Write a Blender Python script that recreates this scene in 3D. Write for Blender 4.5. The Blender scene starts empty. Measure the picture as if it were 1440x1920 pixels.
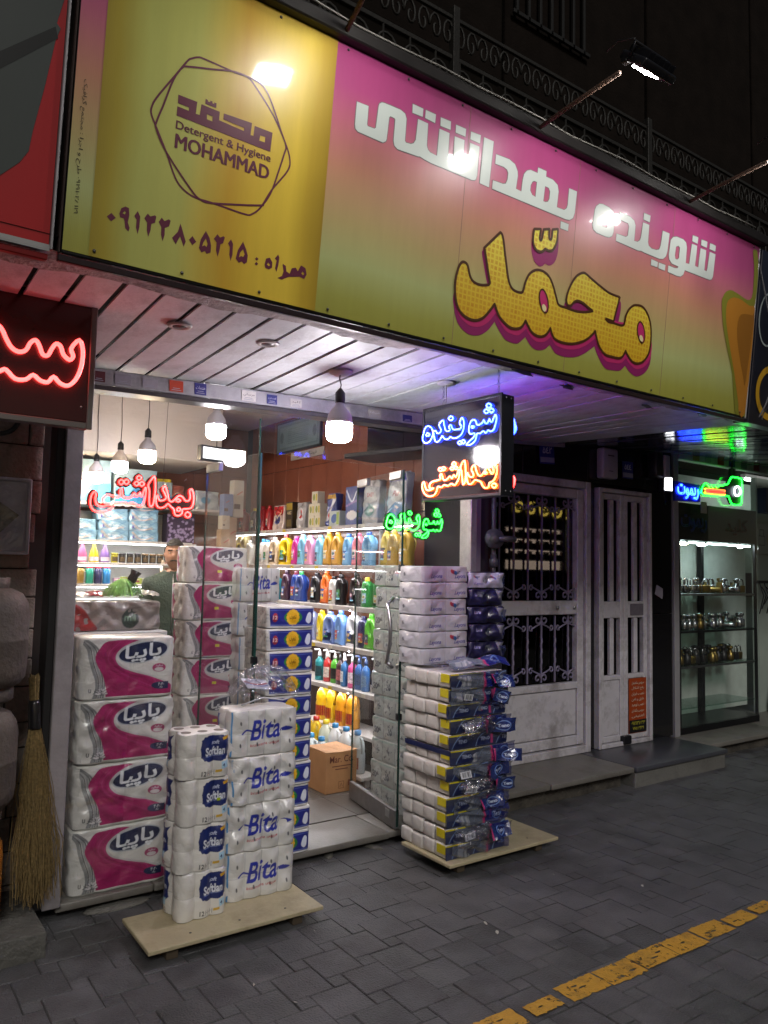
import bpy, bmesh, math, random
import numpy as np
from mathutils import Matrix, Vector
from mathutils.geometry import tessellate_polygon
SC = bpy.context.scene
C = SC.collection
R = math.radians
# ------------------------------------------------------------------ camera
cam_d = bpy.data.cameras.new('camera')
cam = bpy.data.objects.new('camera', cam_d)
C.objects.link(cam)
cam_d.sensor_fit = 'VERTICAL'
cam_d.sensor_height = 36.0
cam_d.lens = 27.1
cam_d.clip_start = 0.05
cam_d.clip_end = 200.0
cam.matrix_world = Matrix(((0.8132, -0.0613, -0.5788, 0.0), (-0.5817, -0.0496, -0.8119, 0.0), (0.0210, 0.9969, -0.0760, 1.58), (0, 0, 0, 1)))
SC.camera = cam
# ------------------------------------------------------------------ night sky and faint street light
world = bpy.data.worlds.new('World')
SC.world = world
world.use_nodes = True
wn = world.node_tree
bg = wn.nodes['Background']
sky = wn.nodes.new('ShaderNodeTexSky')
sky.sky_type = 'NISHITA'
sky.sun_disc = False
sky.sun_elevation = R(34)
sky.sun_rotation = R(200)
tint = wn.nodes.new('ShaderNodeMixRGB')          # city glow: less blue than the daytime model
tint.blend_type = 'MULTIPLY'
tint.inputs[0].default_value = 1.0
tint.inputs[2].default_value = (1.0, 0.84, 0.70, 1)
wn.links.new(sky.outputs[0], tint.inputs[1])
wn.links.new(tint.outputs[0], bg.inputs[0])
bg.inputs[1].default_value = 0.010
sun_d = bpy.data.lights.new('sun', 'SUN')
sun_d.energy = 0.52
sun_d.angle = R(14)
sun_d.color = (1.0, 0.97, 0.92)
sun = bpy.data.objects.new('sun', sun_d)
C.objects.link(sun)
sun.rotation_euler = Vector((0.28, 0.78, -0.56)).to_track_quat('-Z', 'Y').to_euler()
SC.view_settings.view_transform = 'Standard'
SC.view_settings.look = 'None'
SC.view_settings.exposure = 1.0
SC.view_settings.gamma = 1.0
SC.view_settings.use_curve_mapping = False
SC.render.engine = 'CYCLES'
cy = SC.cycles
cy.use_denoising = True
cy.max_bounces = 8
cy.diffuse_bounces = 3
cy.glossy_bounces = 4
cy.transmission_bounces = 4
cy.transparent_max_bounces = 24
cy.sample_clamp_indirect = 6.0
cy.caustics_reflective = False
cy.caustics_refractive = False
rnd = random.Random(7)
# ------------------------------------------------------------------ object helpers
def tag(o, label=None, cat=None, group=None, kind=None):
    if label: o['label'] = label
    if cat: o['category'] = cat
    if group: o['group'] = group
    if kind: o['kind'] = kind
    return o
def thing(name, label, cat, loc=(0, 0, 0), rz=0, group=None):
    o = bpy.data.objects.new(name, None)
    C.objects.link(o)
    o.empty_display_size = 0.05
    o.location = loc
    o.rotation_euler = (0, 0, rz)
    return tag(o, label, cat, group)
def mobj(name, me, mat=None, parent=None, loc=(0, 0, 0), rot=(0, 0, 0), scale=(1, 1, 1)):
    if mat is not None and not me.materials: me.materials.append(mat)
    o = bpy.data.objects.new(name, me)
    C.objects.link(o)
    if mat is not None and me.materials[0] is not mat:
        o.material_slots[0].link = 'OBJECT'
        o.material_slots[0].material = mat
    o.parent = parent
    o.location = loc
    o.rotation_euler = rot
    o.scale = scale
    return o
def mesh(v, f, smooth=False, name='m'):
    me = bpy.data.meshes.new(name)
    me.from_pydata([tuple(map(float, p)) for p in v], [], [tuple(map(int, q)) for q in f])
    if smooth: me.polygons.foreach_set('use_smooth', [True] * len(me.polygons))
    me.update()
    return me
def from_bm(bm, smooth=False):
    bmesh.ops.recalc_face_normals(bm, faces=bm.faces)
    me = bpy.data.meshes.new('m')
    bm.to_mesh(me)
    bm.free()
    if smooth: me.polygons.foreach_set('use_smooth', [True] * len(me.polygons))
    return me
_bc = {}
def boxm(sx, sy, sz, bev=0.0, seg=1):
    k = (round(sx, 4), round(sy, 4), round(sz, 4), bev, seg)
    if k in _bc: return _bc[k]
    bm = bmesh.new()
    bmesh.ops.create_cube(bm, size=1)
    for v in bm.verts: v.co = ((v.co.x) * sx, v.co.y * sy, (v.co.z + .5) * sz)
    if bev > 0:
        bmesh.ops.bevel(bm, geom=list(bm.edges), offset=min(bev, .45 * min(sx, sy, sz)), segments=seg, profile=.5, affect='EDGES')
    _bc[k] = from_bm(bm, seg > 1)
    _bc[k].materials.clear()
    return _bc[k]
def org(p):
    v = Vector((0, 0, 0))
    while p is not None:
        v = v + p.location
        p = p.parent
    return v
def B(name, x0, x1, y0, y1, z0, z1, mat, parent=None, bev=.003, seg=1):
    """a box given by its world extent (parents must not be rotated)"""
    me = boxm(x1 - x0, y1 - y0, z1 - z0, bev, seg)
    o = org(parent)
    return mobj(name, me, mat, parent, ((x0 + x1) / 2 - o.x, (y0 + y1) / 2 - o.y, z0 - o.z))
def W(name, me, mat, parent, loc, rot=(0, 0, 0)):
    o = org(parent)
    return mobj(name, me, mat, parent, (loc[0] - o.x, loc[1] - o.y, loc[2] - o.z), rot)
def copy_tree(o, parent=None):
    c = o.copy()
    C.objects.link(c)
    c.parent = parent
    for ch in list(o.children): copy_tree(ch, c)
    return c
def tube(pts, r, closed=False, n=6, cap=True, radii=None):
    P = [Vector(p) for p in pts]
    m = len(P)
    vs, fs = [], []
    up = None
    for i in range(m):
        if closed: t = P[(i + 1) % m] - P[i - 1]
        else: t = P[min(i + 1, m - 1)] - P[max(i - 1, 0)]
        if t.length < 1e-9: t = Vector((0, 0, 1))
        t.normalize()
        if up is None:
            a = Vector((0, 0, 1)) if abs(t.z) < .9 else Vector((1, 0, 0))
            up = t.cross(a).normalized()
        else:
            up = (up - t * up.dot(t))
            if up.length < 1e-6: up = t.orthogonal()
            up.normalize()
        b = t.cross(up)
        rr = radii[i] if radii else r
        for k in range(n):
            a = 2 * math.pi * k / n
            vs.append(P[i] + up * (math.cos(a) * rr) + b * (math.sin(a) * rr))
    L = m if closed else m - 1
    for i in range(L):
        j = (i + 1) % m
        for k in range(n):
            k2 = (k + 1) % n
            fs.append((i * n + k, i * n + k2, j * n + k2, j * n + k))
    if cap and not closed:
        fs.append(tuple(range(n))[::-1])
        fs.append(tuple((m - 1) * n + k for k in range(n)))
    return vs, fs
def join(parts):
    V, F = [], []
    for v, f in parts:
        o = len(V)
        V += list(v)
        F += [tuple(i + o for i in q) for q in f]
    return V, F
def tubem(pts, r, closed=False, n=6, **k): return mesh(*tube(pts, r, closed, n, **k), smooth=True)
def lathe(prof, n=16, sx=1, sy=1, smooth=True):
    vs, fs = [], []
    for r, z in prof:
        for k in range(n):
            a = 2 * math.pi * k / n
            vs.append((r * math.cos(a) * sx, r * math.sin(a) * sy, z))
    for i in range(len(prof) - 1):
        for k in range(n):
            k2 = (k + 1) % n
            fs.append((i * n + k, i * n + k2, (i + 1) * n + k2, (i + 1) * n + k))
    fs.append(tuple(range(n))[::-1])
    fs.append(tuple((len(prof) - 1) * n + k for k in range(n)))
    me = mesh(vs, fs, smooth)
    return me
def smooth_loop(pts, n=4, closed=True):
    """Catmull-Rom through the points; a third entry 1 marks a sharp corner"""
    out = []
    m = len(pts)
    for i in range(m if closed else m - 1):
        p0, p1, p2, p3 = pts[i - 1] if (closed or i > 0) else pts[i], pts[i], pts[(i + 1) % m], pts[(i + 2) % m] if (closed or i + 2 < m) else pts[(i + 1) % m]
        for k in range(n):
            t = k / n
            c = []
            for d in (0, 1):
                t1 = 0 if len(p1) > 2 else (p2[d] - p0[d]) * .5
                t2 = 0 if len(p2) > 2 else (p3[d] - p1[d]) * .5
                c.append((2 * t**3 - 3 * t**2 + 1) * p1[d] + (t**3 - 2 * t**2 + t) * t1 + (3 * t**2 - 2 * t**3) * p2[d] + (t**3 - t**2) * t2)
            out.append(tuple(c))
    if not closed: out.append(tuple(pts[-1][:2]))
    return out
def fill(loops, y=0.0):
    """flat filled shape in the XZ plane facing -Y"""
    L = [[Vector((p[0], p[1], 0)) for p in l] for l in loops]
    tri = tessellate_polygon(L)
    P = [p for l in L for p in l]
    v = [(p.x, y, p.y) for p in P]
    f = []
    for a, b, c in tri:
        n = (P[b] - P[a]).cross(P[c] - P[a]).z
        f.append((a, b, c) if n > 0 else (a, c, b))
    return v, f
def slab(loops, t):
    """filled shape in XZ with thickness t towards +Y and closed rim"""
    v, f = fill(loops)
    n = len(v)
    V = list(v) + [(p[0], p[1] + t, p[2]) for p in v]
    F = list(f) + [tuple(i + n for i in q[::-1]) for q in f]
    o = 0
    for l in loops:
        m = len(l)
        a = sum(l[i - 1][0] * l[i][1] - l[i][0] * l[i - 1][1] for i in range(m))
        for i in range(m):
            p, q = o + i, o + (i + 1) % m
            F.append((p, p + n, q + n, q) if a > 0 else (q, q + n, p + n, p))
        o += m
    return V, F
def stroke2(pts, w, closed=False, y=0.0):
    P = [Vector((p[0], p[1])) for p in pts]
    m = len(P)
    v, f = [], []
    for i in range(m):
        t = (P[(i + 1) % m] - P[i - 1]) if closed else P[min(i + 1, m - 1)] - P[max(i - 1, 0)]
        if t.length < 1e-9: t = Vector((1, 0))
        t.normalize()
        nn = Vector((-t.y, t.x)) * w / 2
        v += [(P[i].x + nn.x, y, P[i].y + nn.y), (P[i].x - nn.x, y, P[i].y - nn.y)]
    for i in range(m if closed else m - 1):
        j = (i + 1) % m
        f.append((2 * i + 1, 2 * j + 1, 2 * j, 2 * i))
    return v, f
# ------------------------------------------------------------------ lettering
_F = {'ا': (0xFE8D, 2), 'ب': (0xFE8F, 4), 'پ': (0xFB56, 4), 'ت': (0xFE95, 4), 'ج': (0xFE9D, 4), 'چ': (0xFB7A, 4), 'ح': (0xFEA1, 4), 'خ': (0xFEA5, 4), 'د': (0xFEA9, 2), 'ر': (0xFEAD, 2), 'ز': (0xFEAF, 2), 'س': (0xFEB1, 4), 'ش': (0xFEB5, 4), 'ص': (0xFEB9, 4), 'ط': (0xFEC1, 4), 'ع': (0xFEC9, 4), 'ف': (0xFED1, 4), 'ق': (0xFED5, 4), 'ک': (0xFB8E, 4), 'گ': (0xFB92, 4), 'ل': (0xFEDD, 4), 'م': (0xFEE1, 4), 'ن': (0xFEE5, 4), 'و': (0xFEED, 2), 'ه': (0xFEE9, 4), 'ی': (0xFBFC, 4)}
def ar(s):
    """joined Arabic-script letter forms in left-to-right drawing order"""
    out = []
    for w in s.split(' '):
        if not any(c in _F for c in w):
            out.append(w)
            continue
        r = []
        for i, c in enumerate(w):
            if c not in _F:
                r.append(c)
                continue
            b, n = _F[c]
            pj = i > 0 and w[i - 1] in _F and _F[w[i - 1]][1] == 4
            nj = n == 4 and i + 1 < len(w) and w[i + 1] in _F
            k = (3 if nj else 1) if pj else (2 if nj else 0)
            r.append(chr(b + k))
        out.append(''.join(r[::-1]))
    return ' '.join(out[::-1])
_tc = {}
def text_geo(s, bold=0.0, shear=0.0):
    """(verts Nx2, polygons) with cap height about 1, centred"""
    k = (s, bold, shear)
    if k in _tc: return _tc[k]
    cu = bpy.data.curves.new('t', 'FONT')
    cu.body = s
    cu.resolution_u = 3
    cu.offset = bold
    cu.shear = shear
    o = bpy.data.objects.new('t', cu)
    C.objects.link(o)
    dg = bpy.context.evaluated_depsgraph_get()
    me = o.evaluated_get(dg).to_mesh()
    v = np.array([p.co[:2] for p in me.vertices]) if len(me.vertices) else np.zeros((0, 2))
    f = [tuple(p.vertices) for p in me.polygons]
    o.evaluated_get(dg).to_mesh_clear()
    bpy.data.objects.remove(o)
    bpy.data.curves.remove(cu)
    if len(v): v = v - (v.min(0) + v.max(0)) / 2
    _tc[k] = (v, f)
    return _tc[k]
def text_mesh(s, h=None, w=None, bold=0.0, shear=0.0):
    v, f = text_geo(s, bold, shear)
    ext = v.max(0) - v.min(0)
    sx = w / ext[0] if w else h / ext[1]
    sz = h / ext[1] if h else sx
    return mesh([(p[0] * sx, 0, p[1] * sz) for p in v], f)
# ------------------------------------------------------------------ printed film (colour attribute rasterised from shapes)
def lin(c):
    if isinstance(c, str): c = [int(c[i:i + 2], 16) / 255 for i in (0, 2, 4)]
    return np.array([x / 12.92 if x <= .04045 else ((x + .055) / 1.055)**2.4 for x in c])
class Paint:
    def __init__(s, nx, nz, asp, base, ss=2):
        s.nx, s.nz, s.ss, s.asp = nx, nz, ss, asp      # coordinates: x 0..asp, z 0..1
        X = (np.arange((nx + 1) * ss) + .5) / ss - .5
        Z = (np.arange((nz + 1) * ss) + .5) / ss - .5
        s.X, s.Z = np.meshgrid(X / nx * asp, Z / nz)
        s.a = np.ones(s.X.shape + (3,)) * lin(base)
    def put(s, m, c, al=1.0):
        s.a[m] = s.a[m] * (1 - al) + lin(c) * al
    def poly(s, pts, c, al=1.0, sm=0):
        if sm: pts = smooth_loop(pts, sm)
        P = np.array([p[:2] for p in pts])
        ins = np.zeros(s.X.shape, bool)
        for i in range(len(P)):
            (x1, z1), (x2, z2) = P[i - 1], P[i]
            if z1 == z2: continue
            ins ^= ((s.Z > min(z1, z2)) & (s.Z <= max(z1, z2))) & (s.X < (s.Z - z1) * (x2 - x1) / (z2 - z1) + x1)
        s.put(ins, c, al)
    def ell(s, cx, cz, rx, rz, c, rot=0.0, al=1.0):
        dx, dz = s.X - cx, s.Z - cz
        u, v = dx * math.cos(rot) + dz * math.sin(rot), -dx * math.sin(rot) + dz * math.cos(rot)
        s.put((u / rx)**2 + (v / rz)**2 < 1, c, al)
    def rect(s, x0, z0, x1, z1, c, al=1.0): s.put((s.X > x0) & (s.X < x1) & (s.Z > z0) & (s.Z < z1), c, al)
    def line(s, pts, w, c, sm=0, al=1.0):
        if sm: pts = smooth_loop(pts, sm, False)
        m = np.zeros(s.X.shape, bool)
        for (x1, z1), (x2, z2) in zip([p[:2] for p in pts[:-1]], [p[:2] for p in pts[1:]]):
            dx, dz = x2 - x1, z2 - z1
            L = dx * dx + dz * dz + 1e-12
            t = np.clip(((s.X - x1) * dx + (s.Z - z1) * dz) / L, 0, 1)
            m |= (s.X - x1 - t * dx)**2 + (s.Z - z1 - t * dz)**2 < (w / 2)**2
        s.put(m, c, al)
    def text(s, txt, cx, cz, h, c, w=None, bold=.02, shear=0.0, rot=0.0):
        v, f = text_geo(txt, bold, shear)
        if not len(v): return
        e = v.max(0) - v.min(0)
        sz = h / e[1]
        sx = w / e[0] if w else sz
        q = v * [sx, sz]
        q = np.stack([q[:, 0] * math.cos(rot) - q[:, 1] * math.sin(rot), q[:, 0] * math.sin(rot) + q[:, 1] * math.cos(rot)], 1) + [cx, cz]
        m = np.zeros(s.X.shape, bool)
        H, Wd = s.X.shape
        gx, gz = (q[:, 0] / s.asp * s.nx + .5) * s.ss - .5, (q[:, 1] * s.nz + .5) * s.ss - .5
        for p in f:
            for k in range(1, len(p) - 1):
                i = [p[0], p[k], p[k + 1]]
                x, z = gx[i], gz[i]
                x0, x1, z0, z1 = max(0, int(x.min())), min(Wd, int(x.max()) + 2), max(0, int(z.min())), min(H, int(z.max()) + 2)
                if x0 >= x1 or z0 >= z1: continue
                U, V = np.meshgrid(np.arange(x0, x1), np.arange(z0, z1))
                d = [(x[(j + 1) % 3] - x[j]) * (V - z[j]) - (z[(j + 1) % 3] - z[j]) * (U - x[j]) for j in range(3)]
                m[z0:z1, x0:x1] |= ((d[0] >= 0) & (d[1] >= 0) & (d[2] >= 0)) | ((d[0] <= 0) & (d[1] <= 0) & (d[2] <= 0))
        s.put(m, c)
    def out(s):
        k = s.ss
        a = s.a.reshape(s.nz + 1, k, s.nx + 1, k, 3).mean((1, 3))
        return a
def film(pt, w, h, yf=None, x0=None, z0=0.0):
    """grid sheet in XZ facing -Y carrying the painted print; yf(x,z) gives its relief"""
    nx, nz = pt.nx, pt.nz
    col = pt.out()
    xs = np.linspace(0, 1, nx + 1) * w + (-w / 2 if x0 is None else x0)
    zs = np.linspace(0, 1, nz + 1) * h + z0
    X, Z = np.meshgrid(xs, zs)
    Y = yf(X, Z) if yf else X * 0
    me = bpy.data.meshes.new('film')
    co = np.stack([X, Y, Z], -1).reshape(-1, 3)
    i = np.arange(nx * nz)
    a = i // nx * (nx + 1) + i % nx
    fc = np.stack([a, a + 1, a + nx + 2, a + nx + 1], 1)
    me.vertices.add(len(co))
    me.vertices.foreach_set('co', co.ravel())
    me.loops.add(len(fc) * 4)
    me.loops.foreach_set('vertex_index', fc.ravel())
    me.polygons.add(len(fc))
    me.polygons.foreach_set('loop_start', np.arange(len(fc)) * 4)
    me.polygons.foreach_set('use_smooth', [True] * len(fc))
    me.update(calc_edges=True)
    at = me.color_attributes.new('Col', 'FLOAT_COLOR', 'POINT')
    at.data.foreach_set('color', np.concatenate([col.reshape(-1, 3), np.ones((len(co), 1))], 1).ravel().astype(np.float32))
    return me
# ------------------------------------------------------------------ materials
def nt_new(name):
    m = bpy.data.materials.new(name)
    m.use_nodes = True
    t = m.node_tree
    return m, t, t.nodes['Principled BSDF']
_mc = {}
def mat(name, col, rough=.6, metal=0.0, var=.12, scale=8.0, bump=0.0, bscale=60.0, coat=0.0, dark=None, dscale=3.0, damt=.5, spec=.5, rvar=0.0, world=False, orand=0.0):
    if name in _mc: return _mc[name]
    m, t, p = nt_new(name)
    N, L = t.nodes, t.links
    c = lin(col)
    tc = N.new('ShaderNodeTexCoord')
    geo = N.new('ShaderNodeNewGeometry').outputs['Position'] if world else tc.outputs['Object']
    no = N.new('ShaderNodeTexNoise')
    no.inputs['Scale'].default_value = scale
    no.inputs['Detail'].default_value = 6
    L.new(geo, no.inputs['Vector'])
    rp = N.new('ShaderNodeValToRGB')
    rp.color_ramp.elements[0].position = .3
    rp.color_ramp.elements[1].position = .7
    rp.color_ramp.elements[0].color = (*np.clip(c * (1 - var), 0, 1), 1)
    rp.color_ramp.elements[1].color = (*np.clip(c * (1 + var * .6), 0, 1), 1)
    L.new(no.outputs[0], rp.inputs[0])
    src = rp.outputs[0]
    if dark is not None:
        n2 = N.new('ShaderNodeTexNoise')
        n2.inputs['Scale'].default_value = dscale
        n2.inputs['Detail'].default_value = 9
        n2.inputs['Roughness'].default_value = .7
        L.new(geo, n2.inputs['Vector'])
        mr = N.new('ShaderNodeMapRange')
        mr.inputs['From Min'].default_value = .48
        mr.inputs['From Max'].default_value = .66
        mr.inputs['To Max'].default_value = damt
        L.new(n2.outputs[0], mr.inputs[0])
        mx = N.new('ShaderNodeMixRGB')
        mx.inputs[2].default_value = (*lin(dark), 1)
        L.new(mr.outputs[0], mx.inputs[0])
        L.new(src, mx.inputs[1])
        src = mx.outputs[0]
    if orand:
        oi = N.new('ShaderNodeObjectInfo')
        m3 = N.new('ShaderNodeMapRange')
        m3.inputs['To Min'].default_value = 1 - orand
        m3.inputs['To Max'].default_value = 1 + orand
        L.new(oi.outputs['Random'], m3.inputs[0])
        mm = N.new('ShaderNodeVectorMath')
        mm.operation = 'SCALE'
        L.new(src, mm.inputs[0])
        L.new(m3.outputs[0], mm.inputs['Scale'])
        src = mm.outputs[0]
    L.new(src, p.inputs['Base Color'])
    p.inputs['Roughness'].default_value = rough
    if rvar:
        mr = N.new('ShaderNodeMapRange')
        mr.inputs['To Min'].default_value = max(.02, rough - rvar)
        mr.inputs['To Max'].default_value = min(1, rough + rvar)
        L.new(no.outputs[0], mr.inputs[0])
        L.new(mr.outputs[0], p.inputs['Roughness'])
    p.inputs['Metallic'].default_value = metal
    p.inputs['Specular IOR Level'].default_value = spec
    p.inputs['Coat Weight'].default_value = coat
    p.inputs['Coat Roughness'].default_value = .08
    if bump:
        nb = N.new('ShaderNodeTexNoise')
        nb.inputs['Scale'].default_value = bscale
        nb.inputs['Detail'].default_value = 5
        L.new(geo, nb.inputs['Vector'])
        b = N.new('ShaderNodeBump')
        b.inputs['Strength'].default_value = bump
        b.inputs['Distance'].default_value = .02
        L.new(nb.outputs[0], b.inputs['Height'])
        L.new(b.outputs[0], p.inputs['Normal'])
    _mc[name] = m
    return m
def emis(name, col, s):
    if name in _mc: return _mc[name]
    m, t, p = nt_new(name)
    p.inputs['Base Color'].default_value = (.8, .8, .8, 1)
    p.inputs['Emission Color'].default_value = (*col, 1)
    p.inputs['Emission Strength'].default_value = s
    _mc[name] = m
    return m
def attr(name, rough=.45, coat=.5, bump=.15, bscale=30, spec=.5, alpha=None, metal=0.0):
    if name in _mc: return _mc[name]
    m, t, p = nt_new(name)
    N, L = t.nodes, t.links
    a = N.new('ShaderNodeAttribute')
    a.attribute_name = 'Col'
    L.new(a.outputs['Color'], p.inputs['Base Color'])
    p.inputs['Roughness'].default_value = rough
    p.inputs['Coat Weight'].default_value = coat
    p.inputs['Coat Roughness'].default_value = .12
    p.inputs['Specular IOR Level'].default_value = spec
    p.inputs['Metallic'].default_value = metal
    if alpha: p.inputs['Alpha'].default_value = alpha
    tc = N.new('ShaderNodeTexCoord')
    nb = N.new('ShaderNodeTexNoise')
    nb.inputs['Scale'].default_value = bscale
    nb.inputs['Detail'].default_value = 3
    nb.inputs['Distortion'].default_value = 1.2
    L.new(tc.outputs['Object'], nb.inputs['Vector'])
    b = N.new('ShaderNodeBump')
    b.inputs['Strength'].default_value = bump
    b.inputs['Distance'].default_value = .01
    L.new(nb.outputs[0], b.inputs['Height'])
    L.new(b.outputs[0], p.inputs['Normal'])
    L.new(b.outputs[0], p.inputs['Coat Normal'])
    _mc[name] = m
    return m
def glass(name, tint=(.975, .985, .98), rough=.0, fac=1.5, dust=0.0, bump=0.0):
    if name in _mc: return _mc[name]
    m, t, p = nt_new(name)
    N, L = t.nodes, t.links
    N.remove(p)
    tr = N.new('ShaderNodeBsdfTransparent')
    tr.inputs[0].default_value = (*tint, 1)
    gl = N.new('ShaderNodeBsdfGlossy')
    gl.inputs['Roughness'].default_value = rough
    lw_ = N.new('ShaderNodeLayerWeight')
    lw_.inputs[0].default_value = .5
    pw = N.new('ShaderNodeMath')
    pw.operation = 'POWER'
    L.new(lw_.outputs['Facing'], pw.inputs[0])
    pw.inputs[1].default_value = 5.0
    fr = N.new('ShaderNodeMapRange')
    f0 = ((fac - 1) / (fac + 1))**2
    fr.inputs['To Min'].default_value = f0
    fr.inputs['To Max'].default_value = .9
    L.new(pw.outputs[0], fr.inputs[0])
    mx = N.new('ShaderNodeMixShader')
    L.new(fr.outputs[0], mx.inputs[0])
    L.new(tr.outputs[0], mx.inputs[1])
    L.new(gl.outputs[0], mx.inputs[2])
    res = mx
    if bump:
        nb = N.new('ShaderNodeTexNoise')
        nb.inputs['Scale'].default_value = 25
        nb.inputs['Distortion'].default_value = 1.5
        tc = N.new('ShaderNodeTexCoord')
        L.new(tc.outputs['Object'], nb.inputs['Vector'])
        b = N.new('ShaderNodeBump')
        b.inputs['Strength'].default_value = bump
        b.inputs['Distance'].default_value = .02
        L.new(nb.outputs[0], b.inputs['Height'])
        L.new(b.outputs[0], gl.inputs['Normal'])
        L.new(b.outputs[0], lw_.inputs['Normal'])
    if dust:
        df = N.new('ShaderNodeBsdfDiffuse')
        df.inputs[0].default_value = (.6, .6, .6, 1)
        n = N.new('ShaderNodeTexNoise')
        n.inputs['Scale'].default_value = 4
        n.inputs['Detail'].default_value = 8
        mr = N.new('ShaderNodeMapRange')
        mr.inputs['From Min'].default_value = .35
        mr.inputs['From Max'].default_value = .75
        mr.inputs['To Max'].default_value = dust
        L.new(n.outputs[0], mr.inputs[0])
        m2 = N.new('ShaderNodeMixShader')
        L.new(mr.outputs[0], m2.inputs[0])
        L.new(mx.outputs[0], m2.inputs[1])
        L.new(df.outputs[0], m2.inputs[2])
        res = m2
    L.new(res.outputs[0], N['Material Output'].inputs[0])
    _mc[name] = m
    return m
ORD = ['first', 'second', 'third', 'fourth', 'fifth', 'sixth', 'seventh', 'eighth', 'ninth', 'tenth', 'eleventh', 'twelfth', 'thirteenth', 'fourteenth', 'fifteenth', 'sixteenth', 'seventeenth', 'eighteenth', 'nineteenth', 'twentieth']
def from_bottom(i, n):
    if i == 0: return 'bottom'
    if i == n - 1: return 'topmost'
    return ORD[i] + ' from bottom'
def noise2(x, y, s=1.0, seed=0):
    return np.sin(x * 12.9 * s + seed * 1.7 + 2.1 * np.sin(y * 7.3 * s + seed)) * .5 + np.sin(y * 17.7 * s - seed * 2.3 + 1.7 * np.sin(x * 9.1 * s + seed * 3.1)) * .5
GLASS = glass('shop_glass', dust=.02)
STEEL = mat('brushed_steel', 'b8b8bc', .3, 1.0, .1, 40, .05, 200)
ALU = mat('aluminium_profile', 'a9a7ab', .42, .6, .12, 14, .06, 90, dark='4a4642', damt=.5)
BLACKP = mat('black_plastic', '17171a', .4, 0, .2, 20)
DARKMETAL = mat('dark_painted_metal', '26262b', .38, .4, .2, 12)
WHITEP = mat('white_plastic', 'd8d8da', .35, 0, .05, 10)
PAPER = mat('white_wrap', 'dcdad6', .38, 0, .06, 9, .25, 30, coat=.5)
T_W=[[[(1547,836),(1601,838),(1601,767),(1605,761),(1636,762),(1643,768),(1648,855),(1651,866),(1662,875),(1676,877),(1755,879),(1777,872),(1786,855),(1787,766),(1793,760),(1818,763),(1832,771),(1841,788),(1844,874),(1896,874),(1899,784),(1906,770),(1919,762),(1956,760),(1958,874),(2012,874),(2014,757),(2045,759),(2042,871),(2096,873),(2097,760),(2128,761),(2129,873),(2182,874),(2182,749),(2178,731),(2171,725),(2154,721),(1997,721),(1929,721),(1893,724),(1869,729),(1859,726),(1754,721),(1738,730),(1732,747),(1732,832),(1728,836),(1708,837),(1702,831),(1698,743),(1695,733),(1682,723),(1562,725),(1550,732),(1546,747)]],[[(1811,924),(1866,924),(1866,891),(1813,889)]],[[(1879,924),(1933,924),(1932,889),(1879,891)]],[[(1959,922),(2015,924),(2016,890),(1961,888)]],[[(2044,921),(2100,922),(2100,890),(2045,889)]],[[(2129,921),(2185,924),(2184,889),(2129,889)]],[[(2206,923),(2262,924),(2256,720),(2201,721)]],[[(2283,874),(2364,878),(2400,868),(2419,843),(2423,823),(2418,763),(2453,761),(2456,817),(2462,844),(2478,864),(2500,874),(2546,874),(2547,900),(2602,900),(2602,875),(2649,875),(2683,861),(2693,833),(2690,758),(2741,759),(2758,773),(2763,792),(2763,870),(2819,871),(2815,767),(2806,740),(2784,724),(2759,720),(2275,720),(2276,757),(2337,760),(2354,766),(2363,788),(2364,817),(2355,829),(2334,835),(2282,833)],[(2547,833),(2545,763),(2522,767),(2508,782),(2508,807),(2518,827),(2530,833)],[(2601,831),(2626,830),(2637,816),(2636,781),(2628,766),(2613,760),(2597,759)]],[[(2725,701),(2780,702),(2779,670),(2726,669)]]]
T_W2=[[[(2967,844),(2987,860),(3012,866),(3060,864),(3092,854),(3109,831),(3109,754),(3100,732),(3079,720),(3050,717),(2983,717),(2957,727),(2949,748),(2955,793),(2957,822)],[(3018,819),(3050,827),(3068,815),(3067,786),(3055,761),(3026,759),(3010,770),(3009,803)]],[[(3144,864),(3229,865),(3262,855),(3276,834),(3276,754),(3304,756),(3322,769),(3328,783),(3337,866),(3388,867),(3389,779),(3397,761),(3423,752),(3464,755),(3488,764),(3498,787),(3506,869),(3566,870),(3560,772),(3551,744),(3528,724),(3495,717),(3362,717),(3341,719),(3314,714),(3133,717),(3134,752),(3209,756),(3223,767),(3224,785),(3227,815),(3215,829),(3152,829)]],[[(3337,915),(3392,917),(3390,882),(3337,882)]],[[(3429,698),(3487,696),(3485,669),(3430,666)]],[[(3495,696),(3553,697),(3552,667),(3495,666)]],[[(3775,917),(3829,919),(3825,883),(3774,885)]],[[(3859,916),(3916,918),(3916,884),(3859,884)]],[[(3943,917),(4001,918),(4000,885),(3942,884)]],[[(3581,840),(3600,860),(3633,871),(3691,872),(3720,861),(3730,837),(3731,752),(3764,755),(3773,870),(3824,871),(3819,758),(3850,757),(3857,867),(3912,869),(3910,756),(3931,755),(3938,771),(3947,869),(4005,870),(3998,741),(3988,723),(3970,715),(3728,712),(3718,685),(3694,669),(3659,665),(3579,667),(3579,701),(3636,701),(3661,706),(3669,718),(3607,719),(3582,736),(3575,760)],[(3632,817),(3653,828),(3667,821),(3667,763),(3651,751),(3635,752),(3629,769)]]]
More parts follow.
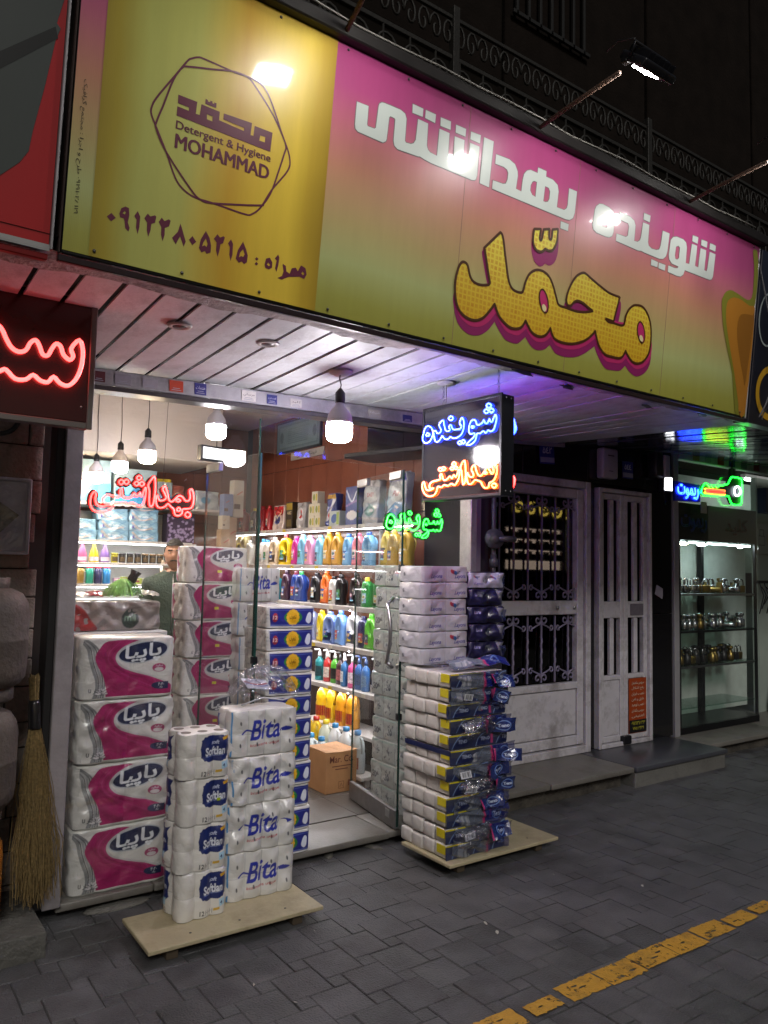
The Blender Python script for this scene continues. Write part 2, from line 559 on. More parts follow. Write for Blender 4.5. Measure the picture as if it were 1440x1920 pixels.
T_Y=[(2344,545,1),(2361,529),(2384,455),(2414,357),(2438,320),(2469,309),(2504,311),(2515,326),(2525,368),(2544,405),(2572,428),(2602,439),(2639,439),(2678,423),(2709,386),(2737,336),(2757,309),(2808,307),(2875,305),(2937,313),(3002,332,1),(2963,343),(2926,355),(2886,357),(2859,344),(2842,325),(2823,321),(2807,336),(2808,370),(2827,420),(2860,469),(2897,495),(2925,500),(2974,485),(3048,463),(3116,447),(3198,445,1),(3165,313,1),(3100,315,1),(3126,303),(3169,305),(3222,305),(3246,312),(3253,329),(3258,363),(3279,399),(3308,424),(3339,434),(3385,436),(3427,414),(3460,372),(3478,313),(3480,251),(3470,203),(3436,160),(3392,138),(3346,138),(3305,161),(3279,185,1),(3261,153),(3231,138),(3182,135),(3120,138),(3074,167),(3048,205),(3032,239,1),(3003,208),(2960,177),(2900,152),(2845,140),(2784,138),(2745,147),(2723,169),(2712,190,1),(2694,160),(2664,140),(2628,136),(2590,147),(2558,177),(2545,191,1),(2527,160),(2499,144),(2459,139),(2418,152),(2376,179),(2345,225,1),(2322,192),(2289,154),(2254,133),(2218,127),(2176,134),(2143,154),(2122,186),(2110,234),(2109,278),(2119,330),(2134,357),(2151,363),(2170,353),(2186,316),(2204,296),(2232,288),(2264,290),(2301,300,1),(2307,310,1),(2289,361),(2258,454,1)]
T_EY=[[(2679,310),(2684,288),(2683,268),(2676,256),(2664,253),(2650,261),(2636,277),(2625,299),(2620,321),(2622,341),(2629,353),(2641,356),(2655,348),(2669,332)],[(3420,308),(3424,284),(3422,264),(3413,252),(3400,250),(3386,258),(3372,274),(3362,296),(3358,319),(3361,339),(3369,352),(3382,354),(3397,346),(3410,330)]]
T_EC=[[(2671,277),(2673,269),(2671,263),(2667,259),(2661,257),(2655,259),(2648,264),(2644,271),(2642,278),(2644,284),(2648,289),(2654,290),(2660,288),(2667,283)],[(3410,274),(3412,267),(3411,261),(3407,256),(3400,255),(3393,257),(3386,262),(3382,269),(3380,276),(3381,282),(3385,286),(3392,287),(3399,285),(3405,281)]]
T_SH=[(2552,617,1),(2595,628,1),(2592,584),(2600,577),(2607,588),(2613,631,1),(2651,644,1),(2653,604),(2662,597),(2671,609),(2672,647,1),(2708,659,1),(2707,600),(2688,558),(2663,544),(2634,546,1),(2612,527),(2581,525),(2561,540),(2550,569)]
T_MG=[(2140,258,1),(2110,234,1),(2106,196),(2120,142),(2140,102),(2169,78),(2207,63),(2248,64),(2284,76),(2319,101),(2344,130),(2356,148,1),(2384,117),(2426,83),(2467,75),(2506,77),(2534,97),(2555,117,1),(2587,88),(2625,72),(2666,76),(2697,90),(2721,112,1),(2741,94),(2770,77),(2837,74),(2908,87),(2974,118),(3038,164,1),(3068,123),(3129,71),(3190,69),(3246,76),(3269,90),(3289,110,1),(3321,87),(3369,70),(3408,75),(3457,101),(3491,149),(3496,212),(3485,281,1),(3411,341,1),(3038,305,1),(2760,247,1),(2541,296,1),(2345,288,1)]
T_MG2=[[(2252,440),(2259,450),(2308,310),(2294,304),(2250,421)],[(3202,423),(3217,386),(3200,306),(3164,305)],[(2801,311),(2807,336),(2842,325),(2886,359),(3005,333),(2938,312),(2864,304)],[(2550,562),(2547,521),(2563,486),(2583,465),(2610,458),(2630,466),(2644,480),(2668,477),(2691,487),(2710,508),(2722,548),(2722,600),(2709,652),(2666,563),(2589,543)]]
T_HA=[(872,723),(886,737),(908,750),(931,753),(1042,751),(1091,753),(1127,729),(1202,656),(1257,577),(1280,526),(1275,481),(1217,392),(1180,319),(1149,287),(1120,278),(1002,282),(939,282),(896,295),(863,325),(824,402),(785,471),(766,507),(766,532),(781,569),(836,662)]
T_HB=[(856,694),(874,705),(964,731),(1042,753),(1129,752),(1164,735),(1194,692),(1236,613),(1260,567),(1256,538),(1237,461),(1217,388),(1191,337),(1171,324),(1002,282),(955,281),(918,305),(824,402),(786,464),(785,489),(804,553),(830,645)]
T_KU=[[[(850,602),(917,602),(915,561),(929,562),(932,600),(999,598),(999,569),(1093,564),(1093,575),(1014,577),(1014,598),(1121,602),(1119,559),(1130,560),(1132,596),(1203,596),(1200,526),(850,532),(850,563),(890,562),(890,573),(851,574)],[(954,574),(975,573),(975,556),(955,557)],[(1156,570),(1176,571),(1176,552),(1154,551)]],[[(945,623),(953,622),(954,617),(962,617),(962,623),(970,623),(970,617),(977,617),(976,622),(985,622),(985,606),(945,606)]]]
T_PH=[[[(664,152),(679,140),(665,125),(651,137)]],[[(689,157),(694,176),(706,185),(718,183),(721,161),(718,136),(725,120),(722,108),(711,116),(707,138),(704,146),(692,146)],[(705,170),(710,166),(706,159),(699,161)]],[[(747,182),(756,166),(756,131),(752,107),(745,128),(745,153),(737,163)]],[[(780,183),(789,176),(804,184),(809,181),(806,160),(794,152),(793,131),(787,107),(781,128),(780,153),(770,165)]],[[(827,183),(837,174),(851,184),(858,181),(854,161),(840,152),(841,129),(836,106),(829,126),(828,151),(818,166)]],[[(892,181),(903,156),(915,126),(909,107),(894,138),(881,108),(867,126),(885,151)]],[[(937,151),(952,135),(939,120),(926,135)]],[[(1026,181),(1036,172),(1048,180),(1054,177),(1049,156),(1039,149),(1038,129),(1033,104),(1025,125),(1025,152),(1014,162)]],[[(1077,177),(1086,163),(1087,125),(1082,102),(1075,122),(1075,149),(1067,160)]],[[(1180,140),(1188,135),(1181,127),(1174,132)]],[[(1180,123),(1188,118),(1182,110),(1174,114)]],[[(1264,171),(1270,161),(1268,132),(1263,107),(1256,118),(1260,147),(1252,153)]],[[(983,181),(998,161),(1006,136),(1006,112),(992,104),(985,112),(973,104),(963,117),(967,147)],[(985,155),(993,138),(990,127),(982,131),(974,125),(977,139)]],[[(1123,181),(1137,157),(1145,137),(1144,112),(1133,103),(1124,110),(1113,103),(1100,115),(1106,146)],[(1125,154),(1133,138),(1128,127),(1120,129),(1112,122),(1115,139)]],[[(1217,144),(1232,151),(1243,137),(1244,118),(1232,108),(1217,111),(1213,121)],[(1227,132),(1236,125),(1231,120),(1222,123)]],[[(1285,142),(1299,137),(1303,118),(1317,113),(1324,135),(1340,141),(1350,130),(1361,155),(1381,149),(1388,127),(1379,108),(1359,112),(1336,106),(1315,101),(1299,92),(1288,84),(1269,86),(1286,97),(1291,115)],[(1370,134),(1378,128),(1374,121),(1365,125)]]]
T_OL=[(4110,594),(4108,640),(4142,689),(4203,708),(4290,699),(4369,689),(4415,714),(4421,794),(4409,912),(4385,987),(4431,999),(4457,906),(4464,792),(4459,718),(4450,668),(4396,659),(4316,674),(4229,673),(4170,642),(4157,593),(4169,513),(4220,394),(4299,230),(4369,61),(4381,14),(4338,11),(4278,226),(4203,361),(4136,495)]
T_OR=[(4157,593),(4170,642),(4229,673),(4316,674),(4396,659),(4450,668),(4458,621),(4464,440),(4447,17),(4381,14),(4369,61),(4299,230),(4220,394),(4169,513)]
T_OI=[(4299,575),(4349,601),(4437,610),(4459,603),(4424,202),(4398,222),(4318,382),(4284,495)]
T_N1=[[(3093,2331),(3111,2320),(3122,2292),(3128,2266),(3109,2246),(3081,2246),(3061,2261),(3049,2290),(3059,2315),(3074,2327)],[(3092,2296),(3073,2286),(3082,2279),(3101,2282)],[(2977,2347),(3006,2327),(2990,2298),(3002,2284),(3020,2286),(3029,2299),(3047,2298),(3040,2270),(3030,2244),(3007,2243),(2989,2259),(2981,2266),(2963,2249),(2940,2246),(2923,2255),(2906,2247),(2878,2245),(2850,2256),(2834,2280),(2829,2309),(2835,2332),(2846,2341),(2860,2317),(2848,2301),(2856,2287),(2884,2287),(2907,2292),(2919,2314),(2933,2309),(2927,2289),(2944,2286),(2958,2293),(2968,2321)],[(2921,2360),(2904,2346),(2921,2337),(2938,2351)],[(2856,2227),(2842,2216),(2856,2208),(2871,2219)],[(2833,2229),(2819,2217),(2833,2209),(2847,2221)],[(2765,2320),(2783,2313),(2794,2293),(2796,2268),(2785,2253),(2758,2252),(2763,2234),(2790,2219),(2811,2202),(2779,2201),(2752,2218),(2742,2248),(2721,2247),(2701,2256),(2685,2245),(2670,2256),(2655,2248),(2635,2254),(2625,2276),(2618,2303),(2623,2324),(2633,2316),(2643,2296),(2655,2295),(2663,2310),(2673,2292),(2688,2292),(2699,2310),(2707,2297),(2727,2291),(2743,2293),(2751,2312)],[(2775,2290),(2759,2286),(2767,2280),(2780,2284)],[(2668,2386),(2651,2372),(2668,2363),(2684,2377)],[(2683,2361),(2667,2347),(2683,2339),(2698,2352)],[(2650,2359),(2635,2346),(2650,2337),(2665,2350)]]
T_N2=[[(967,1916),(956,1898),(952,1868),(957,1844),(971,1829),(995,1823),(1021,1827),(1045,1841),(1060,1864),(1073,1872),(1091,1870),(1106,1877),(1120,1869),(1133,1873),(1147,1877),(1161,1871),(1178,1863),(1191,1866),(1201,1883),(1207,1914),(1207,1955),(1198,1941),(1192,1918),(1185,1912),(1178,1928),(1171,1913),(1159,1910),(1152,1924),(1143,1907),(1128,1899),(1110,1898),(1099,1906),(1093,1940),(1084,1928),(1086,1910),(1078,1899),(1053,1903),(1029,1907),(1012,1893),(1008,1875),(1020,1864),(1040,1863),(1033,1858),(1011,1852),(990,1853),(977,1866),(974,1888),(976,1906)],[(1246,2011),(1232,1995),(1217,1968),(1225,1939),(1225,1901),(1229,1869),(1243,1870),(1250,1908),(1253,1964)],[(1300,1968),(1289,1953),(1299,1935),(1308,1912),(1294,1899),(1275,1898),(1264,1923),(1258,1899),(1264,1871),(1281,1861),(1305,1869),(1318,1884),(1333,1871),(1349,1858),(1355,1834),(1374,1828),(1391,1841),(1393,1861),(1417,1865),(1439,1873),(1448,1903),(1447,1936),(1436,1965),(1426,1954),(1430,1930),(1425,1908),(1406,1905),(1390,1923),(1370,1926),(1351,1906),(1337,1895),(1322,1903),(1314,1936)],[(1368,1911),(1381,1905),(1371,1897),(1359,1901)],[(1373,1869),(1383,1858),(1373,1850),(1363,1856)],[(1420,1850),(1436,1837),(1422,1822),(1406,1835)],[(1088,1983),(1100,1972),(1089,1959),(1077,1970)],[(1112,1986),(1125,1975),(1113,1962),(1101,1973)],[(1171,2009),(1183,1999),(1172,1987),(1160,1997)],[(1161,1981),(1172,1971),(1162,1959),(1150,1969)],[(1186,1982),(1198,1972),(1187,1959),(1175,1970)]]
T_NO=[[(3125,2027),(3118,1996),(3093,1971),(3056,1964),(3027,1974),(3013,1996),(3007,2010),(2981,2005),(2963,2015),(2935,2009),(2912,2018),(2890,2009),(2873,2022),(2860,2043),(2855,2076),(2863,2084),(2871,2063),(2882,2049),(2896,2061),(2907,2044),(2924,2056),(2941,2043),(2967,2041),(2982,2073),(2994,2066),(2990,2047),(3017,2042),(3052,2037),(3070,2023),(3063,2005),(3039,2005),(3063,1996),(3090,1999),(3103,2022),(3113,2042)],[(2823,2126),(2850,2098),(2841,2071),(2835,2027),(2829,2008),(2816,2025),(2814,2069)],[(2756,2097),(2776,2080),(2763,2057),(2765,2041),(2789,2044),(2803,2064),(2805,2039),(2797,2012),(2775,2007),(2754,2023),(2738,2022),(2712,2011),(2702,1994),(2686,1981),(2663,1984),(2658,2003),(2636,2010),(2619,2030),(2612,2057),(2617,2085),(2630,2094),(2637,2077),(2632,2055),(2646,2046),(2659,2065),(2672,2075),(2687,2064),(2708,2044),(2728,2045),(2742,2065)],[(2685,2058),(2672,2052),(2682,2048),(2692,2052)],[(2628,2000),(2612,1987),(2628,1977),(2644,1990)],[(2992,2105),(2977,2095),(2991,2087),(3006,2098)],[(2968,2107),(2954,2097),(2968,2089),(2982,2099)],[(2895,2125),(2880,2114),(2894,2105),(2909,2116)],[(2908,2102),(2896,2093),(2908,2086),(2921,2095)],[(2882,2103),(2869,2094),(2881,2087),(2894,2096)]]
T_NL=[[(395,2423),(431,2398),(449,2364),(468,2335),(492,2324),(515,2334),(528,2363),(545,2376),(558,2359),(571,2329),(589,2329),(600,2354),(614,2376),(630,2369),(641,2341),(663,2325),(675,2341),(667,2369),(694,2405),(708,2367),(705,2306),(688,2256),(662,2229),(634,2234),(611,2254),(594,2231),(567,2233),(543,2249),(520,2229),(485,2226),(455,2253),(439,2247),(406,2223)]]
T_KY=[[(6691,2410),(6744,2474),(6796,2471),(6822,2450),(6849,2471),(6881,2451),(6915,2473),(6955,2457),(6996,2476),(7050,2480),(7092,2495),(7147,2507),(7204,2574),(7260,2583),(7360,2580),(7402,2552),(7389,2346),(7339,2312),(7212,2311),(7158,2377),(7103,2384),(6729,2368)],[(6750,2423),(7083,2431)],[(6749,2392),(7083,2400)],[(7368,2451),(7360,2427),(7340,2408),(7312,2400),(7286,2404),(7266,2420),(7260,2442),(7268,2466),(7288,2485),(7315,2494),(7342,2490),(7361,2474)],[(6277,2464),(6692,2458),(6689,2294),(6281,2280)]]
# ================================================================== ground
GROUND = mat('mortar_joint', '504f4d', .95, 0, .3, 3, .3, 80)
g = B('ground', -30, 40, -20, 30, -.20, -.0065, GROUND, None, 0)
tag(g, kind='structure')
PAVE = mat('basalt_paver', '5e5e60', .55, 0, .30, 7, .6, 130, dark='302f2e', dscale=1.7, damt=.6, spec=.5, rvar=.16, world=True, orand=.09)
PAVE2 = mat('basalt_paver_dark', '575859', .5, 0, .30, 9, .6, 120, dark='2b2a2a', dscale=2.1, damt=.6, spec=.5, rvar=.16, world=True, orand=.09)
pav = bpy.data.objects.new('pavement', None)
C.objects.link(pav)
tag(pav, kind='structure')
a_, b_ = .182, .07
big, sml = [boxm(a_ - .0035, a_ - .0035, .05, .003), boxm(b_ - .0035, b_ - .0035, .05, .002)]
cnt = 0
far_v, far_f = [], []
cand = []
for i in range(-95, 95):
    for j in range(-95, 95):
        x, y = 2.5 + i * a_ - j * b_, 2.4 + i * b_ + j * a_
        if not (-2 < x < 12 and .2 < y < 3.95): continue
        # what the lens can see of the pavement
        c = .579 * x + .812 * y
        u = .813 * x - .582 * y
        if abs(u) > c * .53 + .25 or y < 1.35 + max(0, (x - 1.5)) * .02: 
            cand.append((99, x, y)); continue
        cand.append((c, x, y))
cand.sort()
for k, (c, x, y) in enumerate(cand):
    near = c < 99 and k < 150
    for kind, (dx, dy, s) in enumerate(((0, 0, a_), (a_ / 2 + b_ / 2, -a_ / 2 + b_ / 2, b_))):
        z = -.05 + rnd.uniform(-.0028, .001)
        if near:
            o = mobj('paving_stone', big if kind == 0 else sml, PAVE if rnd.random() < .6 else PAVE2, pav, (x + dx, y + dy, z), (rnd.uniform(-.004, .004), rnd.uniform(-.004, .004), rnd.uniform(-.008, .008)))
        else:
            h = s / 2 - .0022
            n = len(far_v)
            far_v += [(x + dx + sx * h, y + dy + sy * h, zz) for zz in (z, z + .05) for sx, sy in ((-1, -1), (1, -1), (1, 1), (-1, 1))]
            far_f += [(n + 4, n + 5, n + 6, n + 7), (n, n + 1, n + 5, n + 4), (n + 1, n + 2, n + 6, n + 5), (n + 2, n + 3, n + 7, n + 6), (n + 3, n, n + 4, n + 7)]
o = mobj('paving_stones_beyond', mesh(far_v, far_f), PAVE, pav)
o['kind'] = 'stuff'
# yellow paint worn off the stones
YP = mat('worn_yellow_paint', 'cf9e34', .6, 0, .22, 9, .4, 130, dark='6a5328', dscale=9, damt=.7, world=True)
def wear(m):
    t = m.node_tree
    N, L = t.nodes, t.links
    p = N['Principled BSDF']
    g_ = N.new('ShaderNodeNewGeometry')
    n = N.new('ShaderNodeTexNoise')
    n.inputs['Scale'].default_value = 26
    n.inputs['Detail'].default_value = 8
    n.inputs['Roughness'].default_value = .68
    L.new(g_.outputs['Position'], n.inputs['Vector'])
    mr = N.new('ShaderNodeMapRange')
    mr.inputs['From Min'].default_value = .385
    mr.inputs['From Max'].default_value = .43
    L.new(n.outputs[0], mr.inputs[0])
    L.new(mr.outputs[0], p.inputs['Alpha'])
wear(YP)
yl = thing('painted_line', 'broken worn yellow line painted along the grey pavement', 'line', (2.4, 2.03, 0))
def ragged(w, h, seed):
    r = random.Random(seed)
    pts = []
    for (x0, z0, x1, z1, n) in ((-w / 2, -h / 2, w / 2, -h / 2, 16), (w / 2, -h / 2, w / 2, h / 2, 6), (w / 2, h / 2, -w / 2, h / 2, 16), (-w / 2, h / 2, -w / 2, -h / 2, 6)):
        for i in range(n):
            t = i / n
            j = r.uniform(-1, 1) * (.0025 if r.random() < .9 else .009)
            pts.append((x0 + (x1 - x0) * t + (j if x0 == x1 else 0), z0 + (z1 - z0) * t + (j if z0 == z1 else 0)))
    return pts
for i, (x, w, hh) in enumerate(((.02, .2, .085), (.24, .2, .08), (.46, .19, .085), (.68, .2, .08), (.90, .2, .085), (1.12, .19, .08), (1.34, .2, .085), (1.56, .2, .08), (1.78, .21, .09), (2.005, .20, .085), (2.225, .15, .06), (2.445, .21, .09), (2.665, .21, .095), (2.885, .21, .095), (3.10, .205, .095), (3.32, .205, .09), (3.54, .19, .07), (3.75, .17, .06), (3.96, .15, .04), (4.2, .18, .06), (4.42, .2, .07), (4.64, .2, .08), (4.86, .19, .075), (5.08, .2, .08), (5.3, .2, .08))):
    hh *= 1.2
    L = [ragged(w, hh, i)]
    r = random.Random(50 + i)
    for q in range(2 if i % 2 else 1):
        cx, cz = r.uniform(-w * .3, w * .3), r.uniform(-hh * .25, hh * .2)
        L.append([(cx + math.cos(a) * w * .13 * r.uniform(.5, 1), cz + math.sin(a) * hh * .07 * r.uniform(.5, 1)) for a in np.arange(9) * 2 * math.pi / 9])
    v, f = slab(L, .0006)
    me = mesh([(p[0], p[2], -p[1]) for p in v], [q[::-1] for q in f])
    W('paint_patch', me, YP, yl, (x, 2.045 + .006 * (i % 2), .0036), (0, 0, r.uniform(-.03, .03)))
# litter specks
for i in range(14):
    x, y = rnd.uniform(1.4, 4.4), rnd.uniform(1.9, 3.3)
    s = rnd.uniform(.004, .011)
    v, f = slab([[(math.cos(a) * s * rnd.uniform(.5, 1.2), math.sin(a) * s * rnd.uniform(.4, 1)) for a in np.arange(7) * 2 * math.pi / 7]], .001)
    o = mobj('litter_scrap', mesh([(p[0], p[2], -p[1] + .004 * p[0] / s) for p in v], [q[::-1] for q in f]), mat('litter_paper', 'b9b6ae', .8), None, (x, y, .006), (0, 0, rnd.uniform(0, 6)))
    tag(o, 'tiny pale paper scrap lying on the grey pavement', 'litter', 'paper scraps on the pavement')
# ================================================================== steps and thresholds
MARB = mat('worn_marble', '74716b', .42, 0, .22, 5, .15, 60, dark='4c4842', dscale=2.4, damt=.6, rvar=.15)
RISER = mat('dirty_mortar', '4f4a43', .9, 0, .35, 6, .7, 50, dark='22201e', dscale=5, damt=.8)
st = thing('shop_threshold', 'worn grey marble threshold step under the shop doorway', 'step', (2.0, 3.8, 0))
B('riser', .93, 3.42, 3.785, 4.0, -.02, .035, RISER, st, .004)
for x0, x1, yf in ((.90, 1.34, 3.705), (1.345, 2.02, 3.70), (2.025, 2.72, 3.695), (2.725, 3.42, 3.705)):
    B('marble_slab', x0, x1, yf, 4.06, .035, .07, MARB, st, .006, 2)
lump = lathe([(.16, 0), (.14, .012), (.08, .02), (.0001, .022)], 14)
for i, (x, y, s) in enumerate(((1.18, 3.73, 1.0), (2.35, 3.76, .5), (2.62, 3.72, .45))):
    o = mobj('mortar_patch', lump, mat('pale_mortar', '77756f', .9, 0, .3, 20, .8, 60, dark='3a3833', dscale=9), None, (x, y, -.001), (0, 0, i), (s, .35 * s, .6))
    tag(o, ['long pale mortar patch at the foot of the left step', 'small mortar patch below the middle of the doorway step', 'small mortar patch beside the right tissue stack'][i], 'mortar patch')
st2 = thing('door_step', 'pale marble step in front of the white iron door', 'step', (4.3, 3.9, 0))
B('riser', 3.62, 4.94, 3.78, 4.2, -.02, .11, RISER, st2, .004)
B('marble_slab', 3.42, 4.08, 3.70, 4.27, .11, .15, MARB, st2, .006, 2)
B('marble_slab', 4.085, 4.985, 3.69, 4.27, .11, .15, MARB, st2, .008, 2)
st3 = thing('granite_step', 'dark grey granite step below the narrow white door', 'step', (5.6, 3.95, 0))
B('riser', 4.995, 6.2, 3.69, 4.24, -.02, .115, mat('grey_riser_stone', '6f6e6a', .7, 0, .25, 8, .3, 60, dark='3a3834', dscale=4), st3, .006)
B('granite_slab', 4.99, 6.21, 3.67, 4.27, .115, .15, mat('granite_grey', '45464d', .3, 0, .25, 60, .05, 100), st3, .005, 2)
st4 = thing('neighbour_step', 'long pale step at the key shop front', 'step', (8, 4.1, 0))
B('riser', 6.22, 13, 3.97, 4.5, -.02, .09, RISER, st4, .004)
for i in range(5): B('marble_slab', 6.215 + i * 1.4, 7.61 + i * 1.4, 3.90, 4.6, .09, .13, MARB, st4, .006, 2)
st5 = thing('stone_block', 'low grey stone block at the foot of the gas bottles', 'block', (.5, 3.5, 0))
B('block', .12, .80, 3.40, 3.98, -.03, .10, mat('rough_stone', '5e5d58', .85, 0, .3, 7, .6, 40, dark='33322f', dscale=3), st5, .01, 2)
# ================================================================== building shell
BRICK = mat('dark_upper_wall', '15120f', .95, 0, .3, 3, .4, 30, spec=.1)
ub = thing('upper_building', 'dark unlit upper facade above the shop signs', 'building', (4, 5.2, 2.8))
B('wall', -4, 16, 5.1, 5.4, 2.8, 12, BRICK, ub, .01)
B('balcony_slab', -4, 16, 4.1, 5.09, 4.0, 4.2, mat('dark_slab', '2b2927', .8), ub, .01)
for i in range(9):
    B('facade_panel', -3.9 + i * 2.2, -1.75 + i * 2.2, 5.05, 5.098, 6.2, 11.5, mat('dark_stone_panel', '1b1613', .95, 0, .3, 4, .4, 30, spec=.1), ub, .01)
rail = thing('balcony_railing', 'dark wrought iron scroll railing above the shop sign', 'railing', (4, 4.2, 4.2))
IRON = mat('dark_iron', '262420', .6, .1, .2, 20, .2, 60)
B('rail_bar', 0, 14, 4.19, 4.215, 5.385, 5.42, IRON, rail, .003)
B('rail_bar', 0, 14, 4.19, 4.215, 5.70, 5.73, IRON, rail, .003)
B('rail_bar', 0, 14, 4.19, 4.215, 4.3, 4.33, IRON, rail, .003)
def scroll_pts(h, w):
    p = [(0, 0, 0), (.01, 0, h * .35), (0, 0, h * .6)]
    for k in range(15):
        a = R(-10 + k * 30)
        r = w * (1 - k / 17)
        p.append((-w + r * math.cos(a), 0, h * .68 + r * math.sin(a)))
    return p
sc = tubem(scroll_pts(1.36, .095), .011, n=5)
sc2 = tubem([(.06 * (1 - k / 16) * math.cos(R(k * 34)), 0, .13 + .125 * (1 - k / 16) * math.sin(R(k * 34))) for k in range(14)], .010, n=5)
stc = tubem([(0, 0, 0), (0, 0, 1.06)], .009, n=5)
for i in range(46):
    x = .9 + i * .235
    W('scroll_baluster', sc, IRON, rail, (x, 4.2, 4.33))
    W('bar_baluster', stc, IRON, rail, (x + .12, 4.2, 4.33))
    W('scroll_ornament', sc2, IRON, rail, (x, 4.2, 5.44))
    W('scroll_ornament', sc2, IRON, rail, (x + .12, 4.2, 5.44), (0, 0, math.pi))
for x in (3.55, 5.9, 8.3): W('post', boxm(.06, .06, 1.6, .004), IRON, rail, (x, 4.2, 4.2))
gr = thing('window_grille', 'barely visible iron window grille high on the dark facade', 'grille', (5.2, 5.0, 6.6))
IRON2 = mat('black_iron', '100f0e', .7)
for i in range(7): W('bar', boxm(.03, .03, 1.4, .003), IRON2, gr, (5.0 + i * .16, 5.0, 6.9))
B('bar', 4.95, 6.05, 4.985, 5.015, 6.9, 6.94, IRON2, gr)
# ================================================================== soffit
SLAT = mat('painted_slat', 'd0d3d6', .5, 0, .1, 6, .12, 40, dark='8f8a86', dscale=5, damt=.5, rvar=.15)
SLATM = mat('metal_slat', '6d6f72', .10, .7, .15, 5, .05, 30)
GAPM = mat('soffit_gap', '4a4641', .9)
sof = bpy.data.objects.new('soffit_ceiling', None)
C.objects.link(sof)
sof.location = (3, 3.2, 2.55)
tag(sof, kind='structure')
def zsof(x, y):
    if x < 3.45: zb, yb = 2.50 + .022 * (x - .9), 3.75
    else: zb, yb = 2.56 + min(.19, (x - 3.45) * .065), 4.32
    return 2.56 + (zb - 2.56) * (y - 2.5) / (yb - 2.5)
def slat(x0, x1, y0, y1, m, t=.008, bow=0.0):
    V = []
    for dz in (0, t):
        for x, y in ((x0, y0), (x1, y0), (x1, y1), (x0, y1)): V.append((x - (x0 + x1) / 2, y - (y0 + y1) / 2, zsof(x, y) - 2.55 + dz))
    F = [(3, 2, 1, 0), (4, 5, 6, 7), (0, 1, 5, 4), (1, 2, 6, 5), (2, 3, 7, 6), (3, 0, 4, 7)]
    mobj('slat', mesh(V, F), m, sof, ((x0 + x1) / 2 - 3, (y0 + y1) / 2 - 3.2, rnd.uniform(-.002, .003)), (rnd.uniform(-.004, .004), rnd.uniform(-.012, .012), 0))
x = -.5
while x < 3.44:
    gp = .011 if x < 2.2 else .005
    slat(x + gp, x + .141 - gp * .7, 2.57 + rnd.uniform(-.02, .02), 3.74, SLAT)
    x += .141
x = 3.45
while x < 8.6:
    w = .14 if x < 4.9 else .095
    slat(x + .005, x + w - .004, 2.57, 4.31, SLAT if x < 4.7 else SLATM)
    x += w
V = [(-.6, 2.5, 2.60), (3.45, 2.5, 2.60), (3.45, 4.32, 2.60), (8.7, 2.5, 2.60), (8.7, 4.32, 2.82), (-.6, 3.76, 2.57), (3.45, 3.76, 2.62), (3.45, 4.32, 2.62)]
mobj('soffit_backing', mesh([(v[0] - 3, v[1] - 3.2, v[2] - 2.55) for v in V], [(0, 5, 6, 1), (1, 7, 4, 3)]), GAPM, sof)
# torn plaster strip along the front edge
vv, ff = [], []
n = 120
for i in range(n + 1):
    x = -.5 + i * (5.0 / n)
    y1 = 2.60 + .05 * (.5 + .5 * math.sin(i * .37)) * rnd.uniform(.5, 1.1) + (.03 if 12 < i < 60 else 0)
    for y in (2.505, y1):
        vv.append((x - 3, y - 3.2, zsof(x, y) - 2.55 - .006 - rnd.uniform(0, .003)))
        vv.append((x - 3, y - 3.2, zsof(x, y) - 2.55 - .003))
for i in range(n):
    a = i * 4
    ff += [(a, a + 2, a + 6, a + 4), (a + 2, a + 3, a + 7, a + 6)]
mobj('plaster_edge', mesh(vv, ff), mat('cracked_plaster', 'b4afac', .8, 0, .2, 8, .5, 50, dark='4d4740', dscale=6, damt=.8), sof)
tears = thing('soffit_tears', 'dark holes torn in the soffit edge under the sign', 'hole', (3.4, 2.66, 2.55))
for i, (x, y, w) in enumerate(((2.66, 2.60, .1), (3.05, 2.66, .09), (3.75, 2.68, .09), (4.2, 2.62, .07))):
    r = random.Random(i)
    pts = [(math.cos(a) * w * r.uniform(.5, 1), math.sin(a) * .022 * r.uniform(.4, 1.2)) for a in np.arange(11) * 2 * math.pi / 11]
    v, f = slab([pts], .002)
    W('hole', mesh([(p[0], p[2], p[1]) for p in v], f), BLACKP, tears, (x, y, zsof(x, y) - .012), (0, 0, .2))
DLR = mat('downlight_ring', 'b9b4b0', .4)
for i, (x, y) in enumerate(((1.07, 2.93), (1.46, 2.93))):
    d = thing('recessed_downlight', ['unlit round recessed downlight in the soffit above the left window', 'unlit round recessed downlight in the soffit nearer the hanging bulb'][i], 'downlight', (x, y, zsof(x, y) - .004), group='soffit downlights')
    mobj('ring', lathe([(.028, -.004), (.032, -.008), (.044, -.007), (.05, .0), (.03, .002)], 24), DLR, d)
    mobj('lens', lathe([(.0001, -.0075), (.027, -.0065), (.0275, -.003)], 20), mat('dark_lens', '3a3430', .3), d)
d = thing('ceiling_rose', 'white ceiling rose with wire above the hanging neon sign', 'ceiling rose', (2.5, 2.98, zsof(2.5, 2.98) - .004))
mobj('ring', lathe([(.0001, -.014), (.03, -.016), (.035, -.011), (.048, -.009), (.05, .0)], 24), DLR, d)
mobj('wire', tubem([(0, 0, -.01), (.002, .004, -.1), (-.002, .01, -.16)], .0018, n=5), mat('pale_wire', '8c8a88', .6), d)
